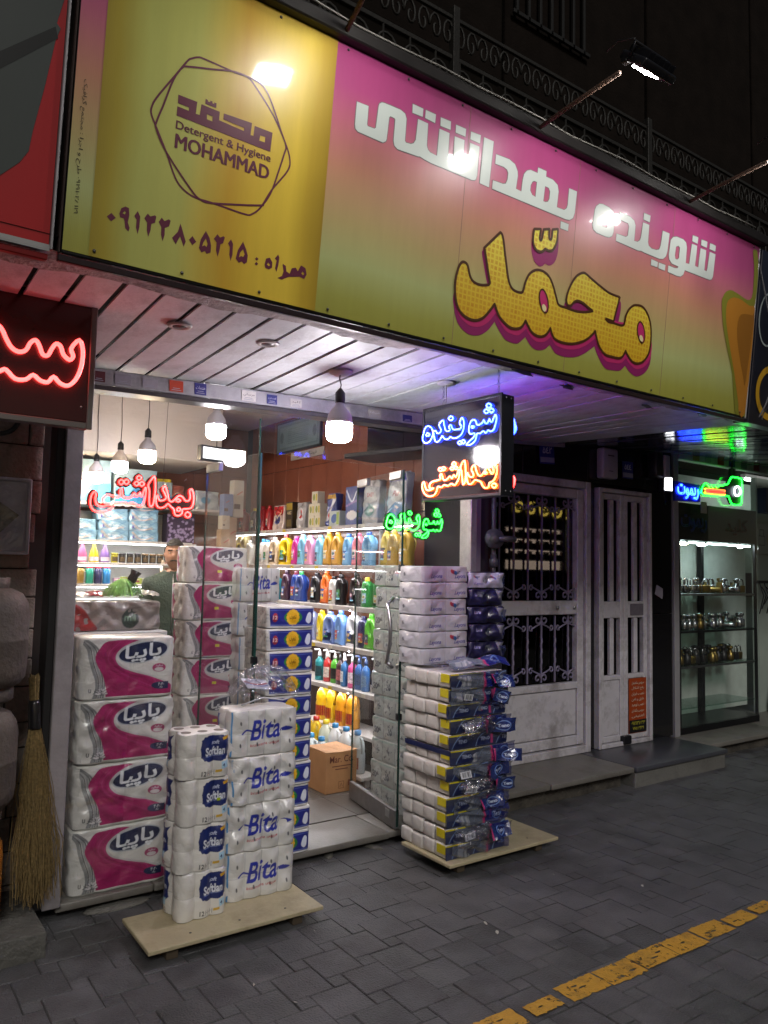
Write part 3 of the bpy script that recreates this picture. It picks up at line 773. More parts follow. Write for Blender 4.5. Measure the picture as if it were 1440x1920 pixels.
# ================================================================== main sign
TH = R(6)
def sign_root(name, label, cat):
    o = thing(name, label, cat, (0, 2.5, 2.56))
    o.rotation_euler = (TH, 0, 0)
    return o
def grad_mat(name, axis, stops, rib=True, rough=.34):
    m, t, p = nt_new(name)
    N, L = t.nodes, t.links
    tc = N.new('ShaderNodeTexCoord')
    sp = N.new('ShaderNodeSeparateXYZ')
    L.new(tc.outputs['Object'], sp.inputs[0])
    rp = N.new('ShaderNodeValToRGB')
    e = rp.color_ramp.elements
    while len(e) < len(stops): e.new(.5)
    lo, hi = stops[0][0], stops[-1][0]
    for k, (s, c) in enumerate(stops):
        e[k].position = (s - lo) / (hi - lo)
        e[k].color = (*lin(c), 1)
    mr = N.new('ShaderNodeMapRange')
    mr.inputs['From Min'].default_value = lo
    mr.inputs['From Max'].default_value = hi
    no = N.new('ShaderNodeTexNoise')
    no.inputs['Scale'].default_value = 1.6
    L.new(tc.outputs['Object'], no.inputs['Vector'])
    ad = N.new('ShaderNodeMath')
    ad.operation = 'MULTIPLY_ADD'
    ad.inputs[1].default_value = .10
    L.new(no.outputs[0], ad.inputs[0])
    L.new(sp.outputs[axis], ad.inputs[2])
    L.new(ad.outputs[0], mr.inputs[0])
    L.new(mr.outputs[0], rp.inputs[0])
    mp = N.new('ShaderNodeMapping')
    mp.inputs['Scale'].default_value = (9, 1, 1.2)
    L.new(tc.outputs['Object'], mp.inputs[0])
    nd = N.new('ShaderNodeTexNoise')
    nd.inputs['Scale'].default_value = 2.2
    nd.inputs['Detail'].default_value = 8
    nd.inputs['Roughness'].default_value = .65
    L.new(mp.outputs[0], nd.inputs['Vector'])
    md = N.new('ShaderNodeMapRange')
    md.inputs['From Min'].default_value = .3
    md.inputs['From Max'].default_value = .7
    md.inputs['To Min'].default_value = .93
    md.inputs['To Max'].default_value = 1.03
    L.new(nd.outputs[0], md.inputs[0])
    ms = N.new('ShaderNodeVectorMath')
    ms.operation = 'SCALE'
    L.new(rp.outputs[0], ms.inputs[0])
    L.new(md.outputs[0], ms.inputs['Scale'])
    L.new(ms.outputs[0], p.inputs['Base Color'])
    p.inputs['Roughness'].default_value = rough
    p.inputs['Coat Weight'].default_value = .5
    p.inputs['Coat Roughness'].default_value = .065
    if rib:
        wv = N.new('ShaderNodeTexWave')
        wv.inputs['Scale'].default_value = 60
        wv.inputs['Distortion'].default_value = .6
        L.new(tc.outputs['Object'], wv.inputs['Vector'])
        n2 = N.new('ShaderNodeTexNoise')
        n2.inputs['Scale'].default_value = 5
        L.new(tc.outputs['Object'], n2.inputs['Vector'])
        a2 = N.new('ShaderNodeMath')
        a2.operation = 'MULTIPLY_ADD'
        a2.inputs[1].default_value = 2.0
        L.new(n2.outputs[0], a2.inputs[0])
        L.new(wv.outputs[1], a2.inputs[2])
        b = N.new('ShaderNodeBump')
        b.inputs['Strength'].default_value = .035
        b.inputs['Distance'].default_value = .004
        L.new(a2.outputs[0], b.inputs['Height'])
        L.new(b.outputs[0], p.inputs['Normal'])
        L.new(b.outputs[0], p.inputs['Coat Normal'])
    return m
def banner(name, col):
    m = mat(name, col, .36, 0, .03, 4)
    b = m.node_tree.nodes['Principled BSDF']
    b.inputs['Coat Weight'].default_value = .5
    b.inputs['Coat Roughness'].default_value = .10
    return m
S = lambda L: [(p[0] / 1000, p[1] / 1000) + tuple(p[2:]) for p in L]
def flat(name, shapes, m, root, y, sm=0):
    """shapes: list of [outer, hole...] in sign millimetres; each shape is a piece of its own"""
    for loops in shapes:
        L = [smooth_loop(S(l), sm) if sm else [p[:2] for p in S(l)] for l in loops]
        o = mobj(name, mesh(*fill(L)), m, root, (0, -y, 0))
    return o
def bold_text(s, w, h, d):
    v, f = text_geo(s)
    e = v.max(0) - v.min(0)
    return mesh(*join([([(p[0] * (w - 2 * d) / e[0] + dx, -k * .0002, p[1] * (h - d) / e[1] + dz) for p in v], f) for k, (dx, dz) in enumerate(((-d, 0), (d, 0), (0, d / 3), (0, -d / 3)))]))
sg = sign_root('shop_sign', 'large tilted pink and gold shop sign with white and yellow lettering', 'sign')
GRB = grad_mat('sign_pink_olive', 2, [(0.0, '928f36'), (.12, '9a9a48'), (.27, 'a9b074'), (.42, 'ac9a66'), (.62, 'b47d66'), (.80, 'b05f74'), (.92, 'a54576'), (1.12, '98386e')])
GRA = grad_mat('sign_gold', 0, [(.60, '86701c'), (.70, '9f8f2e'), (.79, 'aeb05c'), (.95, 'b4b45e'), (1.04, 'c0a844'), (1.12, 'c29a2c'), (1.25, 'd6b63a'), (1.36, 'dabb3c'), (1.42, 'b89a2a'), (1.50, '967a1a')])
panel = mobj('printed_panel', boxm(3.93, .10, 1.05, .004), GRB, sg, (2.49, .05, -.01))
# object coordinates of the boxes start at their own middle, so the gradients are laid on sheets
panel.material_slots[0].link = 'OBJECT'
panel.material_slots[0].material = BLACKP
flat('pink_panel', [[[(525, 0), (4455, 0), (4460, 1030), (525, 1030)]]], GRB, sg, .003)
flat('gold_panel', [[[(604, 0), (1436, 0), (1443, 1030), (604, 1030)]]], GRA, sg, .005)
BW = banner('banner_white', 'bcc4c0')
flat('white_letter', T_W, BW, sg, .005)
flat('white_letter', T_W2, BW, sg, .005)
def outlined(shapes, w):
    G = []
    for loops in shapes:
        for l in loops: G.append(stroke2([p[:2] for p in S(l)], w, True))
    return mesh(*join(G))
BGREY = banner('banner_grey_outline', '6f6a6a')
mobj('letter_outline', outlined(T_W + T_W2, .007), BGREY, sg, (0, -.004, 0))
MAGD, MAGL, BROWN = banner('banner_magenta_dark', '861f5c'), banner('banner_magenta', 'b32a66'), banner('banner_brown', '47260f')
flat('letter_shadow', [[T_MG]] + [[q] for q in T_MG2], MAGD, sg, .0045, 4)
T_MGL = [(p[0], p[1] + (0 if k in (0, 1) or k > len(T_MG) - 7 else 38)) + tuple(p[2:]) for k, p in enumerate(T_MG)]
flat('letter_shadow_light', [[T_MGL]], MAGL, sg, .0053, 4)
def halftone():
    m, t, p = nt_new('banner_yellow_halftone')
    N, L = t.nodes, t.links
    tc = N.new('ShaderNodeTexCoord')
    mp = N.new('ShaderNodeMapping')
    mp.inputs['Scale'].default_value = (42, 42, 42)
    L.new(tc.outputs['Object'], mp.inputs[0])
    vo = N.new('ShaderNodeTexVoronoi')
    vo.distance = 'CHEBYCHEV'
    vo.inputs['Scale'].default_value = 1
    vo.inputs['Randomness'].default_value = .12
    L.new(mp.outputs[0], vo.inputs['Vector'])
    no = N.new('ShaderNodeTexNoise')
    no.inputs['Scale'].default_value = 22
    L.new(tc.outputs['Object'], no.inputs['Vector'])
    mu = N.new('ShaderNodeMapRange')
    mu.inputs['From Min'].default_value = .40
    mu.inputs['From Max'].default_value = .26
    mu.inputs['To Max'].default_value = 1.0
    L.new(vo.outputs['Distance'], mu.inputs[0])
    m2 = N.new('ShaderNodeMath')
    m2.operation = 'MULTIPLY'
    L.new(mu.outputs[0], m2.inputs[0])
    L.new(no.outputs[0], m2.inputs[1])
    sp = N.new('ShaderNodeSeparateXYZ')
    L.new(tc.outputs['Object'], sp.inputs[0])
    rp = N.new('ShaderNodeValToRGB')
    rp.color_ramp.elements[0].position = .05
    rp.color_ramp.elements[0].color = (*lin('c79a12'), 1)
    rp.color_ramp.elements[1].position = .65
    rp.color_ramp.elements[1].color = (*lin('d6cf4e'), 1)
    L.new(sp.outputs[2], rp.inputs[0])
    mx = N.new('ShaderNodeMixRGB')
    mx.inputs[2].default_value = (*lin('b06a0c'), 1)
    L.new(m2.outputs[0], mx.inputs[0])
    L.new(rp.outputs[0], mx.inputs[1])
    L.new(mx.outputs[0], p.inputs['Base Color'])
    p.inputs['Roughness'].default_value = .36
    p.inputs['Coat Weight'].default_value = .5
    p.inputs['Coat Roughness'].default_value = .1
    return m
HT = halftone()
flat('yellow_word', [[T_Y]], HT, sg, .0065, 4)
flat('yellow_mark', [[T_SH]], HT, sg, .0065, 4)
G = [stroke2(smooth_loop(S(q), 5), .0125, True) for q in (T_Y, T_SH)]
mobj('word_outline', mesh(*join(G)), BROWN, sg, (0, -.0075, 0))
flat('letter_eye', [[q] for q in T_EY], MAGL, sg, .0078, 3)
for q in T_EY: mobj('eye_outline', mesh(*stroke2(smooth_loop(S(q), 4), .008, True)), BROWN, sg, (0, -.0088, 0))
flat('eye_glint', [[q] for q in T_EC], banner('banner_cream', 'd8cf9a'), sg, .0092, 3)
BURG = banner('banner_burgundy', '5e2038')
G = [stroke2(smooth_loop(S(q), 4), .0062, True) for q in (T_HA, T_HB)]
mobj('hexagon_emblem', mesh(*join(G[:1])), BURG, sg, (0, -.006, 0))
mobj('hexagon_emblem', mesh(*join(G[1:])), BURG, sg, (0, -.0066, 0))
flat('kufic_letter', T_KU, BURG, sg, .006)
mobj('emblem_text', bold_text('Detergent & Hygiene', .354, .036, .0008), BURG, sg, (1.027, -.006, .4985))
mobj('emblem_text', bold_text('MOHAMMAD', .352, .050, .0022), BURG, sg, (1.027, -.006, .449))
flat('phone_digit', T_PH, BURG, sg, .006)
mobj('printer_credit', text_mesh(ar('طرح و اجرا : مجتمع گرافیک') + ' ۰۹۱۹۱۰۲۸۱۱۹', w=.42, h=.02), mat('banner_dark_text', '3a3320', .5), sg, (.555, -.0045, .33), (0, R(90), 0))
flat('leaf_ornament', [[T_OL]], banner('banner_leaf_olive', '7b7a2a'), sg, .006, 2)
flat('leaf_ornament', [[T_OR]], banner('banner_leaf_orange', 'ab7225'), sg, .0066, 2)
flat('leaf_ornament', [[T_OI]], banner('banner_leaf_brown', '8a5a1c'), sg, .0072, 2)
scr = lathe([(.006, 0), (.005, .003), (.0001, .004)], 8)
for i in range(14):
    for z in (.018, 1.012): mobj('fixing_screw', scr, mat('dull_screw', '55524c', .5, .5), sg, (.62 + i * .29, -.007, z), (R(90), 0, 0))
for u in (2.12, 2.83, 3.60): mobj('panel_seam', boxm(.0025, .0006, 1.03, 0), mat('seam_line', '8a6a5c', .5), sg, (u, -.0036, 0))  # thin darker lines at the panel joints
FRB = mat('sign_frame_dark', '1f1c1b', .5, .3, .3, 10)
mobj('top_trim', boxm(3.98, .14, .055, .006), FRB, sg, (2.49, .02, 1.032))
vv = []
mobj('top_wire', tubem([(.5 + i * .2, -.055 + .006 * math.sin(i * 1.3), 1.088 + .005 * math.sin(i * 2.1)) for i in range(20)], .004, n=5), mat('grey_wire', '77746f', .5), sg)
mobj('bottom_trim', boxm(3.95, .02, .022, .003), mat('sign_lip_dark', '2c2024', .35, .3), sg, (2.49, .012, -.036))
mobj('side_trim', boxm(.012, .11, 1.06, .003), ALU, sg, (4.466, .05, -.012))
mobj('side_trim', boxm(.008, .08, 1.06, .003), mat('dark_edge', '3a2e2b', .4, .4), sg, (.518, .04, -.012))
# neighbour signs
s2 = sign_root('red_sign', 'red neighbouring sign with torn dark grey picture, left of the gold panel', 'sign')
RED = banner('banner_red', 'a01016')
mobj('sign_box', boxm(1.2, .1, 1.06, .004), BLACKP, s2, (-.11, .06, -.01))
flat('red_panel', [[[(-700, 0), (488, 0), (488, 1045), (-700, 1045)]]], RED, s2, -.008)
flat('torn_picture', [[[(337, 173), (389, 230), (394, 240), (411, 271), (418, 333), (442, 480), (462, 626), (474, 669), (462, 681), (482, 780), (484, 1040), (-690, 1040), (-690, 60)]]], banner('banner_picture_grey', '3d4341'), s2, -.006)
flat('picture_bar', [[[(312, 533), (459, 669), (469, 637), (316, 482)]]], banner('banner_picture_black', '151817'), s2, -.0052)
flat('white_edge', [[[(-700, -14), (492, -14), (492, 6), (-700, 6)]]], banner('banner_pale', '9a9a9a'), s2, -.0046)
mobj('side_trim', boxm(.008, .05, 1.06, .002), ALU, s2, (.494, .02, -.01))
mobj('bottom_lip', boxm(1.2, .03, .02, .003), mat('red_lip', '7a1015', .3), s2, (-.11, .03, -.04))
s3 = sign_root('navy_sign', 'dark navy neighbouring sign with yellow ring at the right edge', 'sign')
mobj('sign_box', boxm(2.4, .1, 1.06, .004), mat('navy_banner', '161826', .3, 0, .2, 3, coat=.5), s3, (5.70, .05, -.03))
mobj('yellow_ring', mesh(*stroke2([(4.72 + .15 * math.cos(a), .18 + .15 * math.sin(a)) for a in np.arange(40) * 2 * math.pi / 40], .04, True)), banner('banner_ring_yellow', 'b58a1c'), s3, (0, -.004, 0))
mobj('white_motif', mesh(*join([stroke2(smooth_loop([(4.62 + .1 * math.cos(a), .62 + .16 * math.sin(a)) for a in np.arange(9) * 2 * math.pi / 9], 3), .012, True), stroke2(smooth_loop([(4.65, .60), (4.70, .7), (4.62, .66), (4.72, .58)], 4), .01, True)])), banner('banner_motif', '8f9a9a'), s3, (0, -.004, 0))
cb = tag(mobj('hanging_cable', tubem([(x, 2.40, z) for x, z in smooth_loop([(4.40, 3.56), (4.47, 3.48), (4.60, 3.1), (4.63, 2.85), (4.54, 2.66), (4.44, 2.54)], 6, False)], .005, n=6), mat('grey_cable', '55565a', .5)), 'grey cable looping down between pink sign and navy sign', 'cable')
cb2 = tag(mobj('hanging_cable', tubem([(x, 2.40, z) for x, z in smooth_loop([(4.75, 3.3), (4.74, 2.9), (4.62, 2.68), (4.50, 2.58), (4.47, 2.53)], 6, False)], .004, n=6), mat('dark_cable', '26272b', .5)), 'thin dark cable crossing the navy sign near its ring', 'cable')
# ================================================================== floodlights over the sign
FLP = emis('flood_led', (1.0, .97, .92), 100.0)
rust = mat('rusty_pipe', '4d382c', .7, .3, .35, 18, .3, 60, dark='3b3230', dscale=10)
for i, (bx, tx, ty, tz) in enumerate(((1.47, 1.35, 1.90, 3.61), (2.50, 2.46, 1.88, 3.60), (3.66, 3.63, 1.90, 3.63))):
    fl = thing('floodlight', ['lit floodlight on a rusty arm above the gold panel', 'lit floodlight on a rusty arm above the middle of the pink sign', 'lit floodlight on a rusty arm above the right end of the pink sign'][i], 'floodlight', (bx, 2.42, 3.60), group='floodlights over the shop sign')
    lo = Vector((tx - bx, ty - 2.42, tz - 3.60))
    mobj('arm', tubem([(0, 0, 0), tuple(lo * .5 + Vector((0, 0, .004))), tuple(lo)], .010, n=8), rust, fl)
    mobj('arm_clamp', boxm(.03, .03, .03, .004), BLACKP, fl, tuple(lo + Vector((0, -.03, .02))))
    h = mobj('housing', boxm(.20, .15, .035, .008, 2), DARKMETAL, fl, tuple(lo + Vector((.085, -.06, .005))), (R(42), 0, R(0)))
    for k in range(6): mobj('cooling_fin', boxm(.004, .12, .03, .001), DARKMETAL, h, (-.08 + k * .032, 0, .033))
    mobj('led_panel', boxm(.085, .085, .003, .001), FLP, h, (0, 0, -.0035))
    mobj('bracket', tubem([(-.11, 0, .02), (-.11, .02, .07), (.11, .02, .07), (.11, 0, .02)], .006, n=6), DARKMETAL, h)
    mobj('flex', tubem([(-.08, .02, .03), (-.09, .05, .08), (-.12, .10, .05), (-.13, .12, .0)], .004, n=5), BLACKP, h)
# ================================================================== shop front
YG = 3.70
TILEB = mat('brown_wall_tile', '84503f', .16, 0, .22, 2.5, .02, 30, dark='5c3125', dscale=1.5, damt=.5)
GROUT = mat('dark_grout', '33211c', .9)
FLOORM = mat('shop_floor_stone', '524d48', .4, 0, .2, 4, .1, 60, dark='4a463f', dscale=2)
fl = B('shop_floor', .72, 3.6, 4.06, 7.5, -.02, .062, GROUT, None, .002)
tag(fl, kind='structure')
for i in range(7):
    for j in range(8):
        mobj('floor_tile', boxm(.395, .415, .01, .002), FLOORM, fl, (.95 + i * .4 - fl.location.x, 4.28 + j * .42 - fl.location.y, .06 - fl.location.z))
WALLP = mat('interior_plaster', 'b9afa8', .75, 0, .1, 3, .2, 40)
CEIL = mat('interior_ceiling', 'c8beb6', .8, 0, .08, 2, .1, 30)
o = B('shop_ceiling', .7, 3.6, 3.74, 7.5, 3.02, 3.1, CEIL, None, 0)
tag(o, kind='structure')
for k, y in enumerate((4.9, 6.1)): B('ceiling_batten', .75, 3.5, y, y + .03, 3.0, 3.019, mat('ceiling_batten', 'a89c92', .7), o, .002)
bk = B('ceiling_bulkhead', .8, 2.78, 6.42, 7.41, 2.50, 3.018, CEIL, None, .004)
tag(bk, kind='structure')
bw = B('back_wall', .7, 3.6, 7.42, 7.5, .06, 3.02, mat('back_wall_grout', '3a2822', .9), None, 0)
tag(bw, kind='structure')
rw = B('right_wall', 3.50, 3.58, 3.74, 7.42, .06, 3.02, GROUT, None, 0)
tag(rw, kind='structure')
lw = B('left_wall', .72, .80, 4.02, 7.42, .06, 3.02, WALLP, None, 0)
tag(lw, kind='structure')
tm = boxm(.012, .247, .497, .003)
tm2 = boxm(.297, .012, .497, .003)
for j in range(14):
    for k in range(4): W('wall_tile', tm, TILEB, rw, (3.496, 3.9 + j * .25, 1.02 + k * .5))
for j in range(9):
    for k in range(3): W('wall_tile', tm2, TILEB, bw, (.97 + j * .3, 7.414, 1.52 + k * .5))
B('wall_lower', .8, 3.5, 7.405, 7.42, .06, 1.52, mat('white_board', 'd9d6d0', .5), bw, .002)
# pillar and frames
pil = thing('shop_pillar', 'grey metal pillar at the left edge of the shop front', 'pillar', (.87, YG, 0))
B('shaft', .835, .912, YG - .03, YG + .12, .07, 2.36, mat('grey_pillar_paint', '8f8a8c', .55, .1, .12, 6, .12, 40, dark='4b4648', dscale=2), pil, .004)
B('gap_strip', .80, .833, YG - .01, YG + .12, .07, 2.36, mat('gap_shade', '131214', .6), pil, .003)  # black colour stands in for the shaded gap between wall and pillar
hd = thing('door_header', 'aluminium header rail with small stickers above the shop glass', 'rail', (.9, YG, 2.38))
hd.rotation_euler = (0, -.026, 0)
mobj('rail', boxm(2.66, .09, .075, .003), ALU, hd, (1.22, -.005, .035))
mobj('rail_lip', boxm(2.66, .11, .022, .002), mat('dark_alu', '4b474a', .4, .5), hd, (1.22, -.008, .008))
stk = [(.06, .055, .05, '5a2028', ''), (.17, .075, .05, '8e8790', ''), (.30, .075, .045, '9a939a', ''), (.43, .07, .055, 'b23a1c', ''), (.555, .062, .058, '2b2a72', 'خدمات'), (.82, .08, .055, 'c9c4c0', 'مرسانی'), (.955, .06, .05, '23276e', 'نصب درب'), (1.10, .07, .045, 'b9b4b0', 'کلید'), (1.42, .06, .04, 'a8a3a2', ''), (1.62, .09, .045, '9c9895', 'شیشه'), (1.86, .07, .04, '20235e', ''), (2.08, .07, .04, '1d2052', '')]
for i, (x, w, h, c, t) in enumerate(stk):
    s_ = mobj('sticker', boxm(w, .002, h, .0005), mat('sticker_' + c, c, .5, 0, .15, 30), hd, (x, -.0535, .046))
    if t: mobj('sticker_text', text_mesh(ar(t), h=h * .3, w=w * .8), mat('sticker_ink_' + ('d' if c[0] in 'bc' else 'w'), '1c1c24' if c[0] in 'bc' else 'c8c8d8', .6), s_, (0, -.002, h * .62))
    for q in range(2):
        mobj('sticker_line', boxm(w * (.7 - .2 * q), .001, .003, 0), mat('sticker_ink2', '9a9aa6' if c[0] in '25' else '4a4650', .6), s_, (0, -.0015, h * (.12 + .16 * q)))
GEDGE = mat('glass_edge', '20403a', .15, 0, .1, 8)
def pane(name, label, x0, x1, y, z0, z1, t=.008):
    o = tag(B(name, x0, x1, y, y + t, z0, z1, GLASS, None, 0), label, 'window')
    return o
p = pane('window_pane', 'large clear shop window pane between pillar and left door leaf', .914, 1.82, YG + .01, .075, 2.39)
for i in range(9):
    x, z = rnd.uniform(.98, 1.75), rnd.uniform(1.95, 2.35)
    mobj('glass_scratch', tubem([(0, 0, 0), (.01, 0, .012), (.013, 0, .004)], .0008, n=4), mat('scratch_white', 'c0b8b4', .6), p, (x - p.location.x, -.006, z - p.location.z))
p = pane('window_pane', 'glass transom pane above the open doorway', 1.825, 2.775, YG + .01, 2.20, 2.415)
p = pane('window_pane', 'clear shop window pane right of the open glass door', 2.785, 3.30, YG + .01, .075, 2.43)
tag(tubem and mobj('glass_joint', boxm(.008, .012, 2.3, .001), GEDGE, None, (1.823, YG + .014, .08)), 'thin green glass joint beside the left door leaf', 'glass edge')
def door(name, label, hx, hy, ang, ln, handle):
    d = thing(name, label, 'door', (hx, hy, .08), ang)
    mobj('glass_leaf', boxm(ln, .010, 2.10, 0), GLASS, d, (ln / 2, 0, .012))
    mobj('leaf_edge', boxm(.006, .0125, 2.10, .001), GEDGE, d, (-.002, 0, .012))
    mobj('leaf_edge', boxm(.004, .0125, 2.10, .001), GEDGE, d, (ln + .002, 0, .012))
    mobj('bottom_rail', boxm(ln, .03, .11, .004), mat('steel_rail', '8d8b8c', .35, .8, .15, 20, .05, 80), d, (ln / 2, 0, -.004))
    mobj('patch_fitting', boxm(.16, .03, .05, .004), STEEL, d, (.09 if handle else ln - .1, 0, 2.06))
    mobj('patch_fitting', boxm(.16, .03, .05, .004), STEEL, d, (ln - .09, 0, 2.06))
    mobj('lock', boxm(.06, .034, .05, .003), STEEL, d, (.10, 0, .04))
    if handle:
        h = [(.075, -.012, .92), (.075, -.045, .95)] + [(.075 - .05 * math.sin(math.pi * k / 10), -.055, .95 + .36 * k / 10) for k in range(11)] + [(.075, -.045, 1.31), (.075, -.012, 1.34)]
        mobj('handle', tubem(h, .011, n=8), STEEL, d)
        mobj('handle', tubem([(p[0], -p[1], p[2]) for p in h], .011, n=8), STEEL, d)
    for z in ((.62, 1.5) if handle else (1.0,)): mobj('hinge_clip', boxm(.03, .03, .04, .003), DARKMETAL, d, (.01, -.004, z))
    return d
door('glass_door', 'open clear glass door leaf with curved steel handle, right of the doorway', 2.777, YG, R(80), .68, True)
door('glass_door', 'open clear glass door leaf left of the doorway beside the blue packs', 1.826, YG, R(92), .66, False)
jamb = thing('shop_jamb', 'grey metal jamb between the shop window and the gas pipe', 'jamb', (3.35, YG, .07))
B('profile', 3.31, 3.36, YG - .02, YG + .09, .07, 2.46, ALU, jamb, .003)
B('profile', 3.375, 3.415, YG + .0, YG + .09, .07, 2.46, mat('jamb_lilac', '8f8a93', .45, .4, .1, 8), jamb, .003)
B('reveal', 3.42, 3.50, YG + .02, 4.3, .15, 2.6, mat('dark_reveal', '262327', .7), jamb, .003)
gm = thing('gas_regulator', 'grey round gas regulator with pipe beside the stacked dark packs', 'gas regulator', (3.46, 3.66, 1.0))
GASM = mat('grey_gas_paint', '46454c', .5, .3, .2, 10)
W('pipe', tubem([(0, 0, -.9), (0, 0, 0), (0, .0, .75), (0, 0, 1.35)], .016, n=10), GASM, gm, (3.47, 3.64, 1.1))
W('diaphragm', lathe([(.0001, -.014), (.04, -.014), (.045, -.006), (.065, -.005), (.065, .005), (.045, .006), (.04, .014), (.03, .016), (.03, .03), (.0001, .03)], 24), GASM, gm, (3.44, 3.60, 1.80), (R(90), 0, R(-25)))
W('outlet', tubem([(0, 0, 0), (.06, -.02, 0), (.12, -.03, 0)], .02, n=10), GASM, gm, (3.45, 3.58, 1.80))
W('valve', lathe([(.03, 0), (.03, .05), (.02, .055), (.02, .08)], 12), GASM, gm, (3.47, 3.64, 1.62))
# ================================================================== shop shelving on the right wall
SHW = mat('shelf_white', 'cfc9c6', .4, .1, .05, 10)
SHB = mat('shelf_back', '4a3430', .6)
LED = emis('shelf_led', (1.0, .98, 1.0), 13.0)
sr = thing('wall_shelving', 'white metal shelving along the brown wall, loaded with detergent bottles', 'shelving', (3.35, 5.8, .07))
SZ = (1.925, 1.615, 1.305, 1.0, .69)
for z in SZ:
    y = 4.15
    while y < 7.3:
        B('shelf_board', 3.20, 3.49, y, min(y + .745, 7.36), z - .028, z, SHW, sr, .003)
        B('price_strip', 3.193, 3.199, y + .01, min(y + .735, 7.35), z - .034, z - .002, mat('price_strip', 'b7b2b2', .35), sr, .001)
        y += .75
    if z < 1.9: pass
    B('light_strip', 3.215, 3.24, 4.2, 7.3, z - .036, z - .029, LED, sr, 0)
tg = boxm(.003, .05, .026, 0)
for z in SZ:
    for q in range(7):
        y = 4.3 + q * .4 + rnd.uniform(-.12, .12)
        W('price_tag', tg, mat('price_card', 'd6d2c4', .5) if rnd.random() < .7 else mat('price_card_yellow', 'c9b23a', .5), sr, (3.1905, y, z - .032 + rnd.uniform(-.003, .003)), (rnd.uniform(-.05, .05), 0, 0))
for y in (4.14, 4.9, 5.65, 6.4, 7.15): B('upright', 3.46, 3.495, y - .015, y + .015, .07, 2.0, SHW, sr, .002)
# back shelving
sbk = thing('back_shelving', 'white lit shelving on the back wall behind the shopkeeper', 'shelving', (2.0, 7.1, .07))
for z in (2.10, 1.79, 1.60, 1.42, 1.1): B('shelf_board', 1.3, 2.62 if z < 1.9 else 3.1, 6.62, 7.0, z - .022, z, SHW, sbk, .003)
for z in (1.79, 1.60, 1.42): B('light_strip', 1.35, 2.5, 6.66, 6.685, z - .031, z - .023, LED, sbk, 0)
B('back_panel', 1.3, 2.64, 7.0, 7.02, .07, 2.05, mat('shelf_backboard', 'd6d8d4', .5), sbk, .003)
B('side_panel', 2.625, 2.65, 6.6, 7.0, .07, 1.78, SHW, sbk, .003)
# ================================================================== pendant bulbs
BULBW = emis('bulb_cool', (1.0, .95, 1.0), 84.0)
BULBY = emis('bulb_warm', (1.0, .76, .50), 84.0)
CORD = mat('lamp_cord', '3a3534', .6)
BODY = mat('bulb_body', 'c7c0c4', .35)
def bulb(x, y, z, ztop, label, warm=False, rose=False, s=1.0):
    """z: bottom of the diffuser"""
    t = thing('pendant_bulb', label, 'light bulb', (x, y, z), group='bare hanging bulbs')
    t.scale = (s, s, s)
    L = (ztop - z) / s
    mobj('diffuser', lathe([(.0001, 0), (.035, .003), (.052, .014), (.058, .03), (.058, .085)], 20), BULBY if warm else BULBW, t)
    mobj('body', lathe([(.058, .0855), (.057, .10), (.052, .125), (.035, .15), (.022, .165), (.0195, .18)], 20), BODY, t)
    mobj('socket', lathe([(.0215, .178), (.023, .185), (.022, .225), (.014, .235), (.006, .245)], 14), BLACKP, t)
    mobj('cord', tubem([(0, 0, .24), (.004, 0, .24 + (L - .24) * .25), (-.003, .003, .24 + (L - .24) * .6), (0, 0, L)], .0028, n=5), CORD, t)
    if rose: mobj('rose', lathe([(.0001, L - .02), (.03, L - .022), (.038, L - .014), (.052, L - .012), (.055, L)], 22), DLR, t)
    return t
zs = zsof(1.95, 3.12)
bulb(1.95, 3.12, 2.19, zs, 'large lit bulb hanging outside under the soffit', rose=True, s=1.08)
bulb(1.80, 4.25, 2.33, 3.0, 'cool white lit bulb hanging just inside the window beside the door')
bulb(1.71, 5.2, 2.275, 3.0, 'warm lit bulb, third of the row deeper in the shop', warm=True)
bulb(1.735, 5.9, 2.275, 3.0, 'pale lit bulb second from the left in the shop')
bulb(1.695, 6.4, 2.235, 3.0, 'warm lit bulb farthest left in the shop', warm=True)
# ================================================================== neon signs
NEB = emis('neon_blue', (.007, .035, 1.0), 13.0)
NEO = emis('neon_orange', (1.0, .10, .006), 9.0)
NER = emis('neon_red', (1.0, .013, .011), 10.0)
NEG = emis('neon_green', (.003, 1.0, .022), 5.0)
NEW = emis('neon_white', (.8, .9, 1.0), 2.5)
NER2 = emis('neon_red_bar', (1.0, .04, .02), 1.6)
def neon(parent, loops, m, r, fn, name='neon_tube', sm=3, closed=True):
    for l in loops:
        q = [(p[0] / 1000, p[1] / 1000) for p in l]
        q = smooth_loop(q, 2 if len(q) < 6 else sm, closed)
        mobj(name, tubem([fn(*p) for p in q], r, closed, 6), m, parent)
XH = 2.5
hs = thing('hanging_neon_sign', 'black hanging box sign with blue and orange neon words and a bright reflection', 'neon sign', (XH + .03, 2.82, 1.95))
ACR = mat('black_acrylic', '26252c', .08, 0, .15, 6, spec=.9, coat=.6, rvar=.05)
